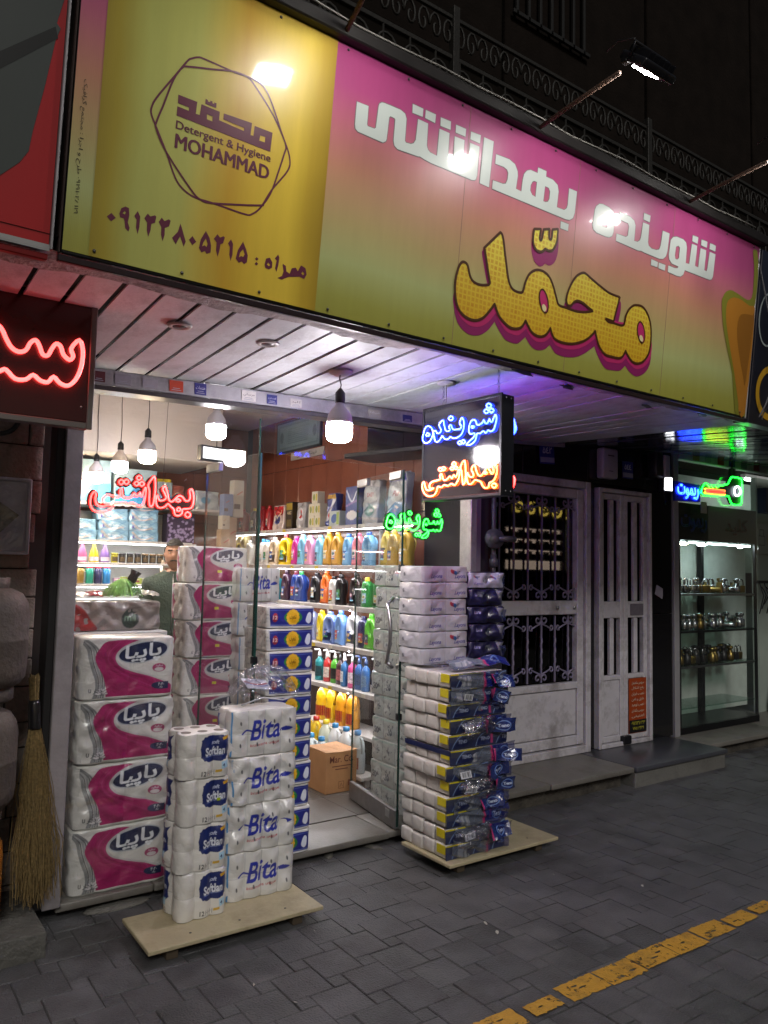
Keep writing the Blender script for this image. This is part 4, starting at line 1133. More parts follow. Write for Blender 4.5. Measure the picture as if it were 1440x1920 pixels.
# local frame of the sign: x = towards the street wall (world y), faces the camera side (-X)
B('case', XH + .004, XH + .088, 2.595, 3.135, 1.945, 2.425, mat('sign_case_black', '191a22', .4, .3, .2, 10), hs, .003)
B('acrylic_face', XH - .003, XH + .003, 2.605, 3.125, 1.955, 2.415, ACR, hs, .001)
for (y0, y1, z0, z1) in ((2.592, 2.606, 1.942, 2.428), (3.124, 3.138, 1.942, 2.428), (2.606, 3.124, 1.942, 1.956), (2.606, 3.124, 2.414, 2.428)):
    B('frame_strip', XH - .006, XH + .006, y0, y1, z0, z1, DARKMETAL, hs, .001)
for x in (.03, .065):
    for z in (1.965, 2.41): W('rivet', lathe([(.004, 0), (.003, .002), (.0001, .003)], 8), STEEL, hs, (XH + x, 2.595, z), (R(90), 0, 0))
o_ = org(hs)
f1 = lambda y, z: (XH - .012 - o_.x, y - o_.y, z - o_.z)
neon(hs, T_N1, NEB, .0042, f1)
neon(hs, T_NO, NEO, .0042, f1)
B('acrylic_face', XH + .089, XH + .094, 2.605, 3.125, 1.955, 2.415, ACR, hs, .001)
f1b = lambda y, z: (XH + .104 - o_.x, 5.73 - y - o_.y, z - o_.z)
neon(hs, T_N1, NEB, .0075, f1b)
neon(hs, T_NO, NER, .006, f1b)
hs.rotation_euler = (0, 0, R(4.4))
def chain(label, x, y, z0, z1):
    t = thing('chain', label, 'chain', (x, y, z0))
    n = max(2, int((z1 - z0) / .022))
    lk = tubem([(.006 * math.cos(a), 0, .0135 * math.sin(a)) for a in np.arange(10) * math.pi / 5], .0018, True, 5)
    for i in range(n + 1): mobj('link', lk, STEEL, t, (0, 0, (z1 - z0) * i / n), (0, 0, R(90 * (i % 2))))
chain('short steel chain holding the street end of the blue neon sign', XH + .04, 2.64, 2.43, zsof(2.5, 2.64))
chain('short steel chain holding the far end of the blue neon sign', XH + .04, 3.05, 2.43, zsof(2.5, 3.05))
# red word inside the window
rn = thing('red_neon_word', 'red neon word hanging inside the left shop window', 'neon sign', (1.2, 3.76, 1.75))
yr = 3.76
k = yr / 3.68
o2 = org(rn)
ctr = (1.16, 1.88)
def f2(x, z): return (x * k - o2.x, yr - .012 - o2.y, 1.58 + (z - 1.58) * k - o2.z)
BKR = mat('neon_backer', '0e0405', .3, 0, .1, 6, coat=.4)
def grow(l, d):
    q = [(p[0] / 1000, p[1] / 1000) for p in l]
    n = len(q)
    a = sum(q[i - 1][0] * q[i][1] - q[i][0] * q[i - 1][1] for i in range(n))
    s = 1 if a > 0 else -1
    out = []
    for i in range(n):
        tx, tz = q[(i + 1) % n][0] - q[i - 1][0], q[(i + 1) % n][1] - q[i - 1][1]
        L = math.hypot(tx, tz) + 1e-9
        out.append((q[i][0] + s * tz / L * d, q[i][1] - s * tx / L * d))
    return out
def backer(parent, loops, m, fn, d=.014, dy=.010):
    for i, l in enumerate(loops):
        if len(l) < 5 and i > 0 and False: continue
        q = grow(l, d)
        v, f = slab([smooth_loop(q, 2)], .004)
        P = []
        for p in v:
            a = fn(p[0], p[2])
            P.append((a[0], a[1] + dy + p[1] + .0006 * (i % 5), a[2]))
        mobj('backing_plate', mesh(P, f), m, parent)
neon(rn, T_N2, NER, .0045, f2)
backer(rn, [T_N2[i] for i in (0, 1, 2, 5, 6, 7, 8, 9, 10)], BKR, f2)
mobj('suspension_wire', tubem([(.12, 0, .14), (.13, 0, .6), (.15, 0, 1.25)], .0012, n=4), CORD, rn)
# green word on the right pane: same lettering as the blue one, seen from the front
gn = thing('green_neon_word', 'green neon word hanging inside the window right of the door', 'neon sign', (2.93, 3.75, 1.85))
a0 = np.array([p for l in T_N1 for p in l], float)
u0, u1, z0, z1 = a0[:, 0].min(), a0[:, 0].max(), a0[:, 1].min(), a0[:, 1].max()
GW = [[((u1 - p[0]) / (u1 - u0) * 435 - 217, (p[1] - z0) / (z1 - z0) * 185 - 92) for p in l] for l in T_N1]
f3 = lambda x, z: (x - .03, -.012, z + .03)
neon(gn, GW, NEG, .0042, f3)
backer(gn, [GW[i] for i in (0, 2, 3, 4, 5, 6, 8, 9, 10)], mat('neon_backer_green', '030905', .3), f3)
mobj('suspension_wire', tubem([(.1, 0, .1), (.1, 0, .6)], .0012, n=4), CORD, gn)
# big red sign at the left edge
ls = thing('red_neon_sign', 'dark red hanging sign with large red neon letters, cut by the left edge', 'neon sign', (.5, 2.96, 2.08))
REDAC = mat('dark_red_acrylic', '3d100e', .22, 0, .15, 4, coat=.3)
B('case', -.25, .752, 2.955, 3.02, 2.085, 2.585, mat('sign_case_grey', '6f6a6a', .4, .5), ls, .004)
B('acrylic_face', -.235, .735, 2.945, 2.954, 2.105, 2.565, REDAC, ls, .001)
for (x0, x1, z0, z1) in ((.735, .757, 2.08, 2.59), (-.25, .735, 2.08, 2.102), (-.25, .735, 2.568, 2.59)):
    B('frame_strip', x0, x1, 2.938, 2.956, z0, z1, mat('sign_frame_grey', '77726f', .4, .5), ls, .002)
o3 = org(ls)
NERL = emis('neon_red_large', (1.0, .06, .055), 3.2)
neon(ls, T_NL, NERL, .0078, lambda x, z: (x - o3.x, 2.932 - o3.y, z - o3.z), closed=False)
for x, z in ((.715, 2.55), (.715, 2.16)): W('screw', lathe([(.004, 0), (.0001, .003)], 8), WHITEP, ls, (x, 2.945, z), (R(90), 0, 0))
chain('thin chain holding the big red neon sign', .62, 2.98, 2.585, zsof(.62, 2.98))
# ================================================================== left wall with gas bottles and broom
lwall = thing('left_brick_wall', 'grimy dark wall beside the shop pillar with rows of rough stone', 'wall', (.3, 3.95, 0))
GRIME = mat('grimy_wall', '938a82', .9, 0, .35, 4, .7, 40, dark='3a3430', dscale=3.5, damt=.8)
B('wall_core', -1.2, .908, 3.93, 4.0, -.02, 2.6, mat('wall_core_dark', '2a2522', .95), lwall, 0)
rr = random.Random(3)
z = 0.0
while z < 2.5:
    h = rr.uniform(.11, .17)
    x = -1.0 + rr.uniform(0, .2)
    while x < .78:
        w = rr.uniform(.2, .42)
        x1 = min(x + w, .795)
        if x1 - x > .04: B('stone', x, x1 - .006, 3.915 - rr.uniform(0, .012), 3.93, z, z + h - .006, GRIME, lwall, .004)
        x += w
    z += h
CYL = mat('worn_cylinder_paint', '574f48', .7, 0, .35, 5, .3, 50, dark='3c322e', dscale=3, damt=.8)
cyl = lathe([(.11, 0), (.125, .012), (.125, .055), (.118, .06), (.15, .075), (.165, .10), (.17, .14), (.17, .245), (.172, .25), (.17, .255), (.17, .36), (.162, .40), (.14, .435), (.10, .455), (.05, .463)], 32)
for i, (x, y, z) in enumerate(((.515, 3.50, 1.02), (.50, 3.52, .535))):
    t = thing('gas_bottle', ['upper worn grey gas bottle stacked at the left edge', 'lower grey gas bottle under the other at the left edge'][i], 'gas bottle', (x, y, z), group='stacked gas bottles')
    mobj('tank', cyl, CYL, t)
    mobj('collar', lathe([(.085, .44), (.09, .47), (.09, .50), (.082, .50), (.08, .47)], 24), CYL, t)
    mobj('valve', lathe([(.02, .46), (.02, .485), (.012, .49), (.014, .498)], 10), STEEL, t)
t = thing('orange_canister', 'orange metal canister at the bottom left corner', 'canister', (.47, 3.53, .10))
mobj('tank', lathe([(.14, 0), (.165, .02), (.17, .06), (.17, .30), (.165, .35), (.14, .385), (.06, .40)], 28), mat('orange_paint', 'a8650f', .5, 0, .2, 6, .2, 30, dark='5a350c', dscale=3), t)
mobj('cap', lathe([(.03, .40), (.03, .425), (.0001, .43)], 12), BLACKP, t)
# wooden slip between bottles so the upper one is held
tr = thing('blister_tray', 'clear plastic blister tray hanging on the grimy wall at the left edge', 'tray', (.55, 3.88, 1.62))
TR = glass('blister_plastic', (.96, .96, .98), .08, 1.8, bump=.5)
B('panel', .42, .735, 3.872, 3.878, 1.625, 1.965, mat('grey_foil', 'b4b0c4', .35, .0, .3, 4, .3, 20), tr, .003)
for (x0, x1, z0, z1) in ((.42, .735, 1.955, 1.972), (.722, .74, 1.62, 1.97), (.42, .735, 1.618, 1.635)):
    B('rim', x0, x1, 3.86, 3.872, z0, z1, mat('tray_rim', 'c4c0d0', .3, 0, .1, 10, coat=.5), tr, .006, 2)
v, f = slab([[(.43, 1.86), (.53, 1.955), (.58, 1.90), (.45, 1.74)]], .004)
o4 = org(tr)
mobj('insert', mesh([(p[0] - o4.x, p[1] + 3.862 - o4.y, p[2] - o4.z) for p in v], f), mat('violet_card', '5a58b4', .3, .2, .2, 5, coat=.6), tr)
v, f = slab([[(.43, 1.66), (.60, 1.70), (.69, 1.80), (.60, 1.86), (.43, 1.72)]], .003)
mobj('insert', mesh([(p[0] - o4.x, p[1] + 3.864 - o4.y, p[2] - o4.z) for p in v], f), mat('brown_card', '56493c', .4, .1, .2, 5, coat=.5), tr)
mobj('cover', boxm(.29, .004, .32, .002), TR, tr, (.02, -.024, .012))
hose = tag(mobj('black_hose', tubem([(x, 3.86, z) for x, z in smooth_loop([(.42, 2.26), (.47, 2.19), (.56, 2.165), (.64, 2.19), (.68, 2.27)], 5, False)], .012, n=8), BLACKP), 'black hose sagging on the wall below the red neon sign', 'hose')
br = thing('straw_broom', 'straw broom leaning head down against the pillar beside gas bottles', 'broom', (.80, 3.62, .10), R(8))
STRAW = mat('broom_straw', '857148', .85, 0, .45, 90, .2, 80)
vs, fs = [], []
rb = random.Random(11)
for i in range(420):
    a = rb.uniform(0, 2 * math.pi)
    q = math.sqrt(rb.random())
    tx, ty = .022 * q * math.cos(a), .018 * q * math.sin(a)
    bx, by = .085 * q * math.cos(a) + rb.gauss(0, .02), .05 * q * math.sin(a) + rb.gauss(0, .012)
    zb = rb.uniform(-.0, .16) + .02
    w = rb.gauss(0, .014)
    pts = [(tx, ty, .78), (tx * .5 + bx * .5 + w, ty * .6 + by * .4, .5), (bx * .9 - w, by * .8, .27), (bx, by, zb)]
    v, f = tube(pts, .0014, n=3, cap=False)
    o = len(vs)
    vs += v
    fs += [tuple(k + o for k in q2) for q2 in f]
o = mobj('bristles', mesh(vs, fs), STRAW, br)
o['kind'] = 'stuff'
mobj('binding', lathe([(.024, .76), (.027, .77), (.026, .80), (.027, .83), (.025, .87), (.022, .885)], 14), mat('black_tape', '141417', .35, coat=.4), br)
vs, fs = [], []
for i in range(40):
    a, q = rb.uniform(0, 6.28), math.sqrt(rb.random())
    v, f = tube([(.018 * q * math.cos(a), .014 * q * math.sin(a), .88), (.024 * q * math.cos(a), .018 * q * math.sin(a), .99 + rb.uniform(-.01, .01))], .0022, n=4)
    o = len(vs)
    vs += v
    fs += [tuple(k + o for k in q2) for q2 in f]
o = mobj('stalk_ends', mesh(vs, fs), STRAW, br)
o['kind'] = 'stuff'
br.rotation_euler = (R(-4), R(-2), R(8))
# ================================================================== doors right of the shop
YD = 4.24
GRAN = mat('black_granite', '1b1a1c', .12, 0, .3, 40, .02, 60, spec=.7)
gw = thing('granite_facade', 'polished dark granite cladding around the two white doors', 'wall', (4.9, YD, .15))
for (x0, x1, z0, z1) in ((3.50, 4.35, 2.36, 2.85), (4.355, 5.12, 2.36, 2.85), (5.125, 5.82, 2.36, 2.85), (5.825, 6.30, 2.36, 2.85), (5.125, 5.21, .15, 2.355), (5.94, 6.30, 1.25, 2.355), (5.94, 6.30, .15, 1.245), (3.50, 3.56, .15, 2.355)):
    B('granite_panel', x0, x1, YD + .01, YD + .06, z0, z1, GRAN, gw, .003)
B('wall_core', 3.5, 6.3, YD + .13, YD + .2, .1, 2.95, BLACKP, gw, 0)
WD = mat('white_door_paint', 'cbc8ce', .42, .1, .08, 8, .1, 60, dark='6a625e', dscale=4.5, damt=.6)
DG = glass('dark_door_glass', (.22, .2, .24), .02, 1.9)
DGB = mat('door_dark_inside', '0c0b0e', .5)
IR2 = mat('lilac_grille_iron', '8d86a0', .4, .3, .1, 20, .15, 80)
d1 = thing('iron_door', 'white door with scrolled iron grilles over dark glass', 'door', (4.3, YD, .15))
def frame(x0, x1, z0, z1, t, m, parent, y0, y1, name='frame'):
    B(name, x0, x0 + t, y0, y1, z0, z1, m, parent, .005)
    B(name, x1 - t, x1, y0, y1, z0, z1, m, parent, .005)
    B(name, x0 + t + .001, x1 - t - .001, y0, y1, z1 - t, z1, m, parent, .005)
    B(name, x0 + t + .001, x1 - t - .001, y0, y1, z0, z0 + t, m, parent, .005)
frame(3.57, 5.11, .15, 2.35, .06, WD, d1, YD - .04, YD + .05)
frame(3.64, 5.04, .22, 2.28, .075, WD, d1, YD - .02, YD + .04)
B('lower_panel', 3.72, 4.96, YD - .01, YD + .03, .30, .66, WD, d1, .006)
B('lower_rail', 3.716, 4.964, YD - .025, YD + .03, .665, .72, WD, d1, .006)
B('mid_rail', 3.716, 4.964, YD - .02, YD + .035, 1.26, 1.37, WD, d1, .006)
B('glass', 3.72, 4.96, YD + .035, YD + .041, .73, 2.20, DG, d1, 0)
B('inside', 3.72, 4.96, YD + .10, YD + .11, .3, 2.25, DGB, d1, 0)
for x in (4.72, 4.92): W('lock', lathe([(.014, 0), (.014, .01), (.006, .014)], 12), STEEL, d1, (x, YD - .022, 1.315), (R(90), 0, 0))
def cscroll(w, h, flip):
    p = []
    for k in range(12):
        a = R(200 - k * 34)
        r = .035 * (1 - k / 15)
        p.append((.035 + r * math.cos(a), 0, .03 + r * math.sin(a)))
    p = p[::-1] + [(.0, 0, .06), (w * .45, 0, h * .72), (w * .8, 0, h * .9)]
    for k in range(9):
        a = R(120 - k * 36)
        r = .026 * (1 - k / 12)
        p.append((w * .86 + r * math.cos(a), 0, h * .82 + r * math.sin(a)))
    return [(q[0] * (-1 if flip else 1), q[1], q[2]) for q in p]
S1, S2 = tubem(cscroll(.13, .11, False), .007, n=5), tubem(cscroll(.13, .11, True), .007, n=5)
tw = []
for k in range(14): tw.append((.0035 * math.cos(k * 1.6), .0035 * math.sin(k * 1.6), .02 * k))
TWM = tubem(tw, .010, n=5)
barm = boxm(.016, .016, 1.0, .002)
for (z0, z1) in ((.73, 1.255), (1.375, 2.20)):
    for i in range(8):
        x = 3.80 + i * .155
        W('grille_bar', boxm(.014, .014, z1 - z0, .002), IR2, d1, (x, YD + .012, z0))
        if z0 < 1: W('twisted_bar', TWM, IR2, d1, (x, YD + .012, z0 + .1))
        for zz, sgn in ((z0 + .005, 1), (z1 - .005, -1)):
            W('grille_scroll', S1 if i % 2 else S2, IR2, d1, (x + (.0 if i % 2 else .15), YD + .012, zz), (0 if sgn > 0 else R(180), 0, 0))
d2 = thing('narrow_door', 'narrow white two-leaf metal door with tall slot windows', 'door', (5.57, YD, .15))
frame(5.215, 5.935, .15, 2.32, .035, WD, d2, YD - .04, YD + .05)
for x0, x1 in ((5.255, 5.57), (5.575, 5.895)):
    frame(x0, x1, .19, 2.28, .05, WD, d2, YD - .015, YD + .035, 'leaf_frame')
    B('mid_rail', x0 + .051, x1 - .051, YD - .012, YD + .03, 1.22, 1.36, WD, d2, .004)
    B('lower_panel', x0 + .051, x1 - .051, YD - .005, YD + .03, .241, .70, WD, d2, .004)
    B('lower_rail', x0 + .051, x1 - .051, YD - .014, YD + .03, .701, .74, WD, d2, .004)
    for z0, z1 in ((.742, 1.218), (1.362, 2.228)):
        B('slot_bar', (x0 + x1) / 2 - .025, (x0 + x1) / 2 + .025, YD - .012, YD + .02, z0, z1, WD, d2, .004)
    B('glass', x0 + .05, x1 - .05, YD + .036, YD + .04, .74, 2.23, DG, d2, 0)
B('inside', 5.25, 5.90, YD + .10, YD + .11, .2, 2.3, DGB, d2, 0)
ob = B('red_banner', 5.64, 5.83, YD + .06, YD + .066, 1.62, 2.2, mat('dark_red_print', '5a1015', .6), d2, 0)
nt_ = B('orange_notice', 5.625, 5.865, YD - .022, YD - .017, .235, .70, mat('orange_notice', '9c3d12', .5, 0, .15, 10), d2, .001)
for i, t in enumerate(('سرویس ساختمان', 'رفع اشکال', 'نصب ایران', 'عایق و آهن'.replace('آ', 'ا'), 'نصب توحید', 'سرویس و نگهداری', 'امنیتی')):
    mobj('notice_text', text_mesh(ar(t), h=.032, w=.17), mat('notice_ink', 'd8cdb8', .6), nt_, (0, -.004, .425 - i * .047))
b_ = B('notice_foot', 5.627, 5.863, YD - .025, YD - .0225, .24, .345, BLACKP, nt_, 0)
for i, t in enumerate(('۰۹۱۲۱۳۱۸۳۱۶', '۷۷۱۸۳۴۴۹')): W('notice_number', text_mesh(t, h=.03, w=.19 - .04 * i), mat('notice_yellow', 'c9c23a', .6), nt_, (5.745, YD - .0275, .32 - i * .045))
W('bolt_lock', boxm(.10, .05, .07, .006), DARKMETAL, d2, (5.57, YD - .03, .16))
mobj('paper_note', boxm(.18, .002, .1, 0), mat('grey_note', '6d6770', .7, 0, .2, 30), d2, (.175, -.017, 1.09))
# number plates, boxes
NPB = mat('blue_enamel', '23307a', .35)
def plate(name, label, x, z, w, h, num, tilt):
    t = thing(name, label, 'number plate', (x, YD - .01, z), 0)
    t.rotation_euler = (0, tilt, 0)
    mobj('plate', boxm(w, .006, h, .001), NPB, t)
    mobj('lower_band', boxm(w * .94, .002, h * .25, 0), mat('plate_band', '9a9fb5', .4), t, (0, -.0045, h * .08))
    mobj('number', text_mesh(num, h=h * .32, w=w * .62, bold=.02), mat('plate_white', 'c9cbe0', .4), t, (0, -.0045, h * .68))
plate('house_number', 'blue house number plate under the metal bar above the iron door', 4.61, 2.46, .17, .16, '۵٤۲', -.05)
plate('house_number', 'dim blue house number plate beside the white intercom box', 5.63, 2.43, .15, .15, '۵٤٤', .0)
t = tag(B('metal_bar', 4.20, 4.80, YD - .03, YD - .015, 2.595, 2.625, mat('lilac_bar', 'a7a2b0', .4, .5), None, .002), 'pale metal bar fixed on dark granite above the iron door', 'bar')
t.rotation_euler = (0, -.06, 0)
t = thing('intercom_box', 'white wall box on the dark granite between the doors', 'box', (5.33, YD - .03, 2.40))
mobj('case', boxm(.2, .08, .26, .02, 3), mat('off_white_box', 'aaa4ac', .4), t)
mobj('slot', boxm(.08, .004, .01, .001), BLACKP, t, (0, -.041, .19))
mobj('slot', boxm(.05, .004, .006, .001), BLACKP, t, (0, -.041, .06))
t = thing('security_siren', 'white siren box with dark cover at the granite corner', 'siren', (6.02, YD - .06, 2.47))
mobj('case', boxm(.1, .1, .22, .012, 2), BLACKP, t, (-.06, 0, 0))
mobj('cover', boxm(.08, .10, .2, .012, 2), mat('off_white_box', 'aaa4ac', .4), t, (.04, -.01, 0))
mobj('cable', tubem([(.02, -.03, 0), (.0, -.04, -.12), (.03, -.04, -.25)], .008, n=6), BLACKP, t)
t = thing('wall_lamp', 'small square lit white lamp on the granite beside the key shop', 'lamp', (6.17, YD - .02, 2.35))
mobj('case', boxm(.15, .05, .15, .006), DARKMETAL, t, (0, .0, 0))
mobj('glow_panel', boxm(.12, .006, .12, .002), emis('wall_lamp_light', (.92, .95, 1.0), 2.5), t, (0, -.028, .015))
fl_ = tag(mobj('paper_flyer', boxm(.13, .002, .09, 0), mat('flyer_paper', 'a9a4b4', .6, 0, .2, 20), None, (6.09, YD + .006, 1.40), (0, R(20), R(4))), 'small folded flyer stuck on the granite beside the white post', 'flyer')
# ================================================================== key shop
YK = 4.42
kp = thing('showcase_post', 'white metal post at the left edge of the key shop window', 'post', (6.35, YK, .13))
B('shaft', 6.31, 6.385, YD - .01, YK + .05, .13, 2.75, mat('post_paint', '9b9a9e', .45, .2, .1, 8), kp, .004)
kh = thing('showcase_header', 'pale header rail with small stickers above the key shop window', 'rail', (7.2, YK - .2, 2.7))
B('rail', 6.39, 9.6, YD - .02, YD + .06, 2.68, 2.76, mat('header_paint', 'a8a6a2', .4, .3), kh, .003)
for i, (x, c) in enumerate(((6.6, '8a7a3a'), (6.8, '8f8f8f'), (7.02, '8f1c1c'), (7.22, '23276e'), (7.44, '6c6c74'), (7.68, '7a2a2a'), (7.95, '9a9a9a'), (8.2, 'a09a90'))):
    B('sticker', x, x + .11, YD - .0225, YD - .0205, 2.69, 2.745, mat('sticker_' + c, c, .5), kh, 0)
kg = tag(B('showcase_glass', 6.39, 7.78, YD + .0, YD + .008, .2, 2.67, GLASS, None, 0), 'glass front of the key shop display', 'window')
ks = thing('key_display', 'black framed glass display cabinet full of locks and brass parts', 'display cabinet', (7.1, 4.6, .13))
BF = mat('cabinet_black', '131418', .35, .3)
B('base', 6.40, 7.80, YD + .02, 4.65, .13, .20, BF, ks, .004)
for z in (1.43, 1.08, .75, .36): B('shelf', 6.42, 7.76, YD + .05, 4.64, z - .012, z, glass('shelf_glass', (.7, .82, .78), .02, 1.7), ks, 0)
for z in (1.425, 1.075, .745): B('shelf_edge', 6.42, 7.76, YD + .035, YD + .048, z - .02, z, BF if z == 1.075 else STEEL, ks, .001)
for x in (6.44, 7.77): B('corner_post', x - .012, x + .012, YD + .02, YD + .045, .2, 2.0, BF, ks, .002)
B('centre_post', 7.33, 7.38, 4.6, 4.65, .2, 1.95, BF, ks, .002)
B('back_panel', 6.40, 8.28, 4.66, 4.69, .2, 1.96, mat('green_white_panel', 'c0ccc4', .5), ks, .002)
B('light_strip', 6.46, 7.74, YD + .06, YD + .08, 1.905, 1.918, emis('key_fill_strip', (.78, 1.0, .97), 13.0), ks, 0)  # strip added to throw more light on the back panel
B('valance', 6.40, 7.79, YD + .02, YD + .04, 1.93, 2.28, mat('valance_black', '101116', .3, coat=.4), ks, .002)
kw = thing('key_shop_wall', 'pale tiled back wall of the key shop', 'wall', (8, 5.4, .13))
B('wall', 6.3, 11, 5.4, 5.5, .1, 2.95, mat('key_wall', '9aa59c', .5, 0, .1, 3), kw, 0)
B('dark_band', 6.3, 11, 5.36, 5.398, 1.35, 1.65, mat('navy_band', '14152c', .4), kw, .003)
B('side_wall', 8.3, 11, YD + .3, YD + .36, .1, 2.7, mat('key_wall', '9aa59c', .5), kw, .003)
B('floor', 6.3, 11, YD + .0, 5.4, .05, .128, mat('key_floor', '5b5c5a', .4), kw, 0)
ft = thing('added_fill_tube', 'added fluorescent tube brightening the key shop', 'lamp', (9.4, 4.95, 2.78))  # tube added out of sight to brighten the key shop
mobj('batten', boxm(1.25, .07, .04, .004), WHITEP, ft)
mobj('lit_tube', tubem([(-.58, 0, -.02), (.58, 0, -.02)], .014, n=8), emis('fluorescent', (.85, 1.0, .95), 14.0), ft)
dsp = mat('brass_parts', '8f7b45', .3, .9), mat('chrome_parts', 'a9adb0', .2, 1.0), mat('black_parts', '1c1c1e', .4)
rk = random.Random(5)
lockm = []
bm_ = lathe([(.02, 0), (.022, .01), (.022, .05), (.012, .06), (.012, .075), (.018, .08), (.018, .095), (.0001, .1)], 12)
shk = mesh(*join([tube([(-.018, 0, .04)] + [(-.018 * math.cos(R(k * 30)), 0, .07 + .022 * math.sin(R(k * 30))) for k in range(7)] + [(.018, 0, .04)], .0045, n=6)]), smooth=True)
nplace = 0
for zi, z in enumerate((1.43, 1.08, .75)):
    for j in range(26):
        back = j > 12
        x = 6.50 + (j % 13) * .098 + rk.uniform(-.02, .02) + (.05 if back else 0)
        y = 4.33 + rk.uniform(0, .07) + (.16 if back else 0)
        kind = rk.choice((0, 1, 2))
        m = dsp[rk.choice((0, 1, 1)) if zi < 2 else rk.choice((0, 2, 2))]
        nm = {0: ('padlock', 'padlock'), 1: ('knobset', 'door knob'), 2: ('lock_cylinder', 'lock')}[kind]
        t = thing(nm[0], '%s %s, %s from left in the %s row of the %s display shelf' % ({dsp[0]: 'brass', dsp[1]: 'chrome', dsp[2]: 'black'}[m], nm[1], ORD[j % 13], 'back' if back else 'front', ['upper', 'middle', 'lower'][zi]), nm[1], (x, y, z + .001), rk.uniform(-.6, .6), 'locks and knobs in the key display')
        t.scale = (1.5, 1.5, 1.5)
        if kind == 0:
            mobj('body', boxm(.055, .025, .05, .006, 2), m, t)
            mobj('shackle', shk, dsp[1], t)
        elif kind == 1:
            mobj('knob', bm_, m, t, (0, 0, 0), (0, 0, 0), (1.2, 1.2, 1.0))
        else:
            mobj('barrel', lathe([(.018, 0), (.018, .09), (.02, .092), (.02, .11), (.0001, .112)], 12), m, t, (-.05, 0, .02), (0, R(90), 0))
            mobj('plate', boxm(.012, .05, .07, .002), m, t, (.06, 0, 0))
for i, (x, w) in enumerate(((6.62, True), (6.93, False), (7.62, False))):
    t = thing('showcase_spot', ['warm lit spot at the left of the key display', 'cool lit spot in the middle of the key display', 'small lit spot at the right of the key display'][i], 'spot lamp', (x, YD + .10, 1.90), group='key display spots')
    s = .6 if i == 2 else 1
    mobj('shade', lathe([(.05 * s, 0), (.045 * s, .02), (.02 * s, .04)], 16), STEEL, t)
    mobj('lit_lens', lathe([(.0001, -.012), (.03 * s, -.010), (.046 * s, -.001)], 16), emis('spot_warm', (1, .75, .5), 40) if w else emis('spot_cool', (.85, .95, 1), 40), t)
# key neon and blue board
kn = thing('neon_key_sign', 'green neon key with red bars and white ring hanging at the key shop', 'neon sign', (7.05, 4.2, 2.4))
f4 = lambda x, z: (x - 7.05, -.012, z - 2.4)
neon(kn, [T_KY[0]], NEG, .0075, f4, sm=2)
v, f = slab([[(p[0] / 1000 - 7.05, p[1] / 1000 - 2.4) for p in T_KY[0]]], .02)
mobj('backing_plate', mesh([(p[0], p[1] + .0, p[2]) for p in v], f), mat('key_backer', '0b1210', .35), kn)
neon(kn, [T_KY[1], T_KY[2]], NER2, .013, f4, closed=False)
neon(kn, [T_KY[3]], NEW, .009, f4)
mobj('hanger', tubem([(.21, .01, .18), (.21, .01, .42)], .008, n=6), BLACKP, kn)
mobj('hanger_box', boxm(.07, .04, .1, .004), BLACKP, kn, (.21, .01, .17))
bb = thing('blue_neon_board', 'blue lit neon board beside the green key', 'neon sign', (6.48, 4.2, 2.28))
v, f = slab([[(p[0] / 1000 - 6.48, p[1] / 1000 - 2.28) for p in T_KY[4]]], .02)
mobj('board', mesh(v, f), mat('blue_board', '10208a', .3, 0, .2, 6, coat=.3), bb)
def text_tubes(s, w, h, parent, m, r, loc):
    """tubes that follow the outline of each glyph"""
    cu = bpy.data.curves.new('t', 'FONT')
    cu.body = s
    o = bpy.data.objects.new('t', cu)
    C.objects.link(o)
    c2 = o.to_curve(bpy.context.evaluated_depsgraph_get())
    L = []
    for sp in c2.splines:
        P = []
        n = len(sp.bezier_points)
        for i in range(n):
            a, b = sp.bezier_points[i], sp.bezier_points[(i + 1) % n]
            for t in (0, .5):
                q = a.co * (1 - t)**3 + a.handle_right * 3 * t * (1 - t)**2 + b.handle_left * 3 * t * t * (1 - t) + b.co * t**3
                P.append((q.x, q.y))
        L.append(P)
    o.to_curve_clear()
    bpy.data.objects.remove(o)
    A = np.array([p for l in L for p in l])
    lo, hi = A.min(0), A.max(0)
    for l in L: mobj('neon_tube', tubem([(loc[0] + ((p[0] - lo[0]) / (hi[0] - lo[0]) - .5) * w, loc[1], loc[2] + (p[1] - lo[1]) / (hi[1] - lo[1]) * h) for p in l], r, True, 5), m, parent)
text_tubes(ar('ریموت'), .33, .13, bb, NEB, .004, (.0, -.008, .03))
text_tubes(ar('ریموت'), .42, .16, ks, mat('unlit_blue_tube', '2b3f7a', .4), .004, (-.44, -.351, 1.88))
text_tubes(ar('کلید'), .40, .16, ks, mat('unlit_red_tube', '5a2022', .4), .004, (.30, -.351, 1.88))
t = tag(B('paper_tag', 6.68, 6.78, 4.19, 4.192, 2.19, 2.30, mat('tag_paper', 'b8b8b0', .6), None, 0), 'small pale paper tag below the green neon key', 'tag')
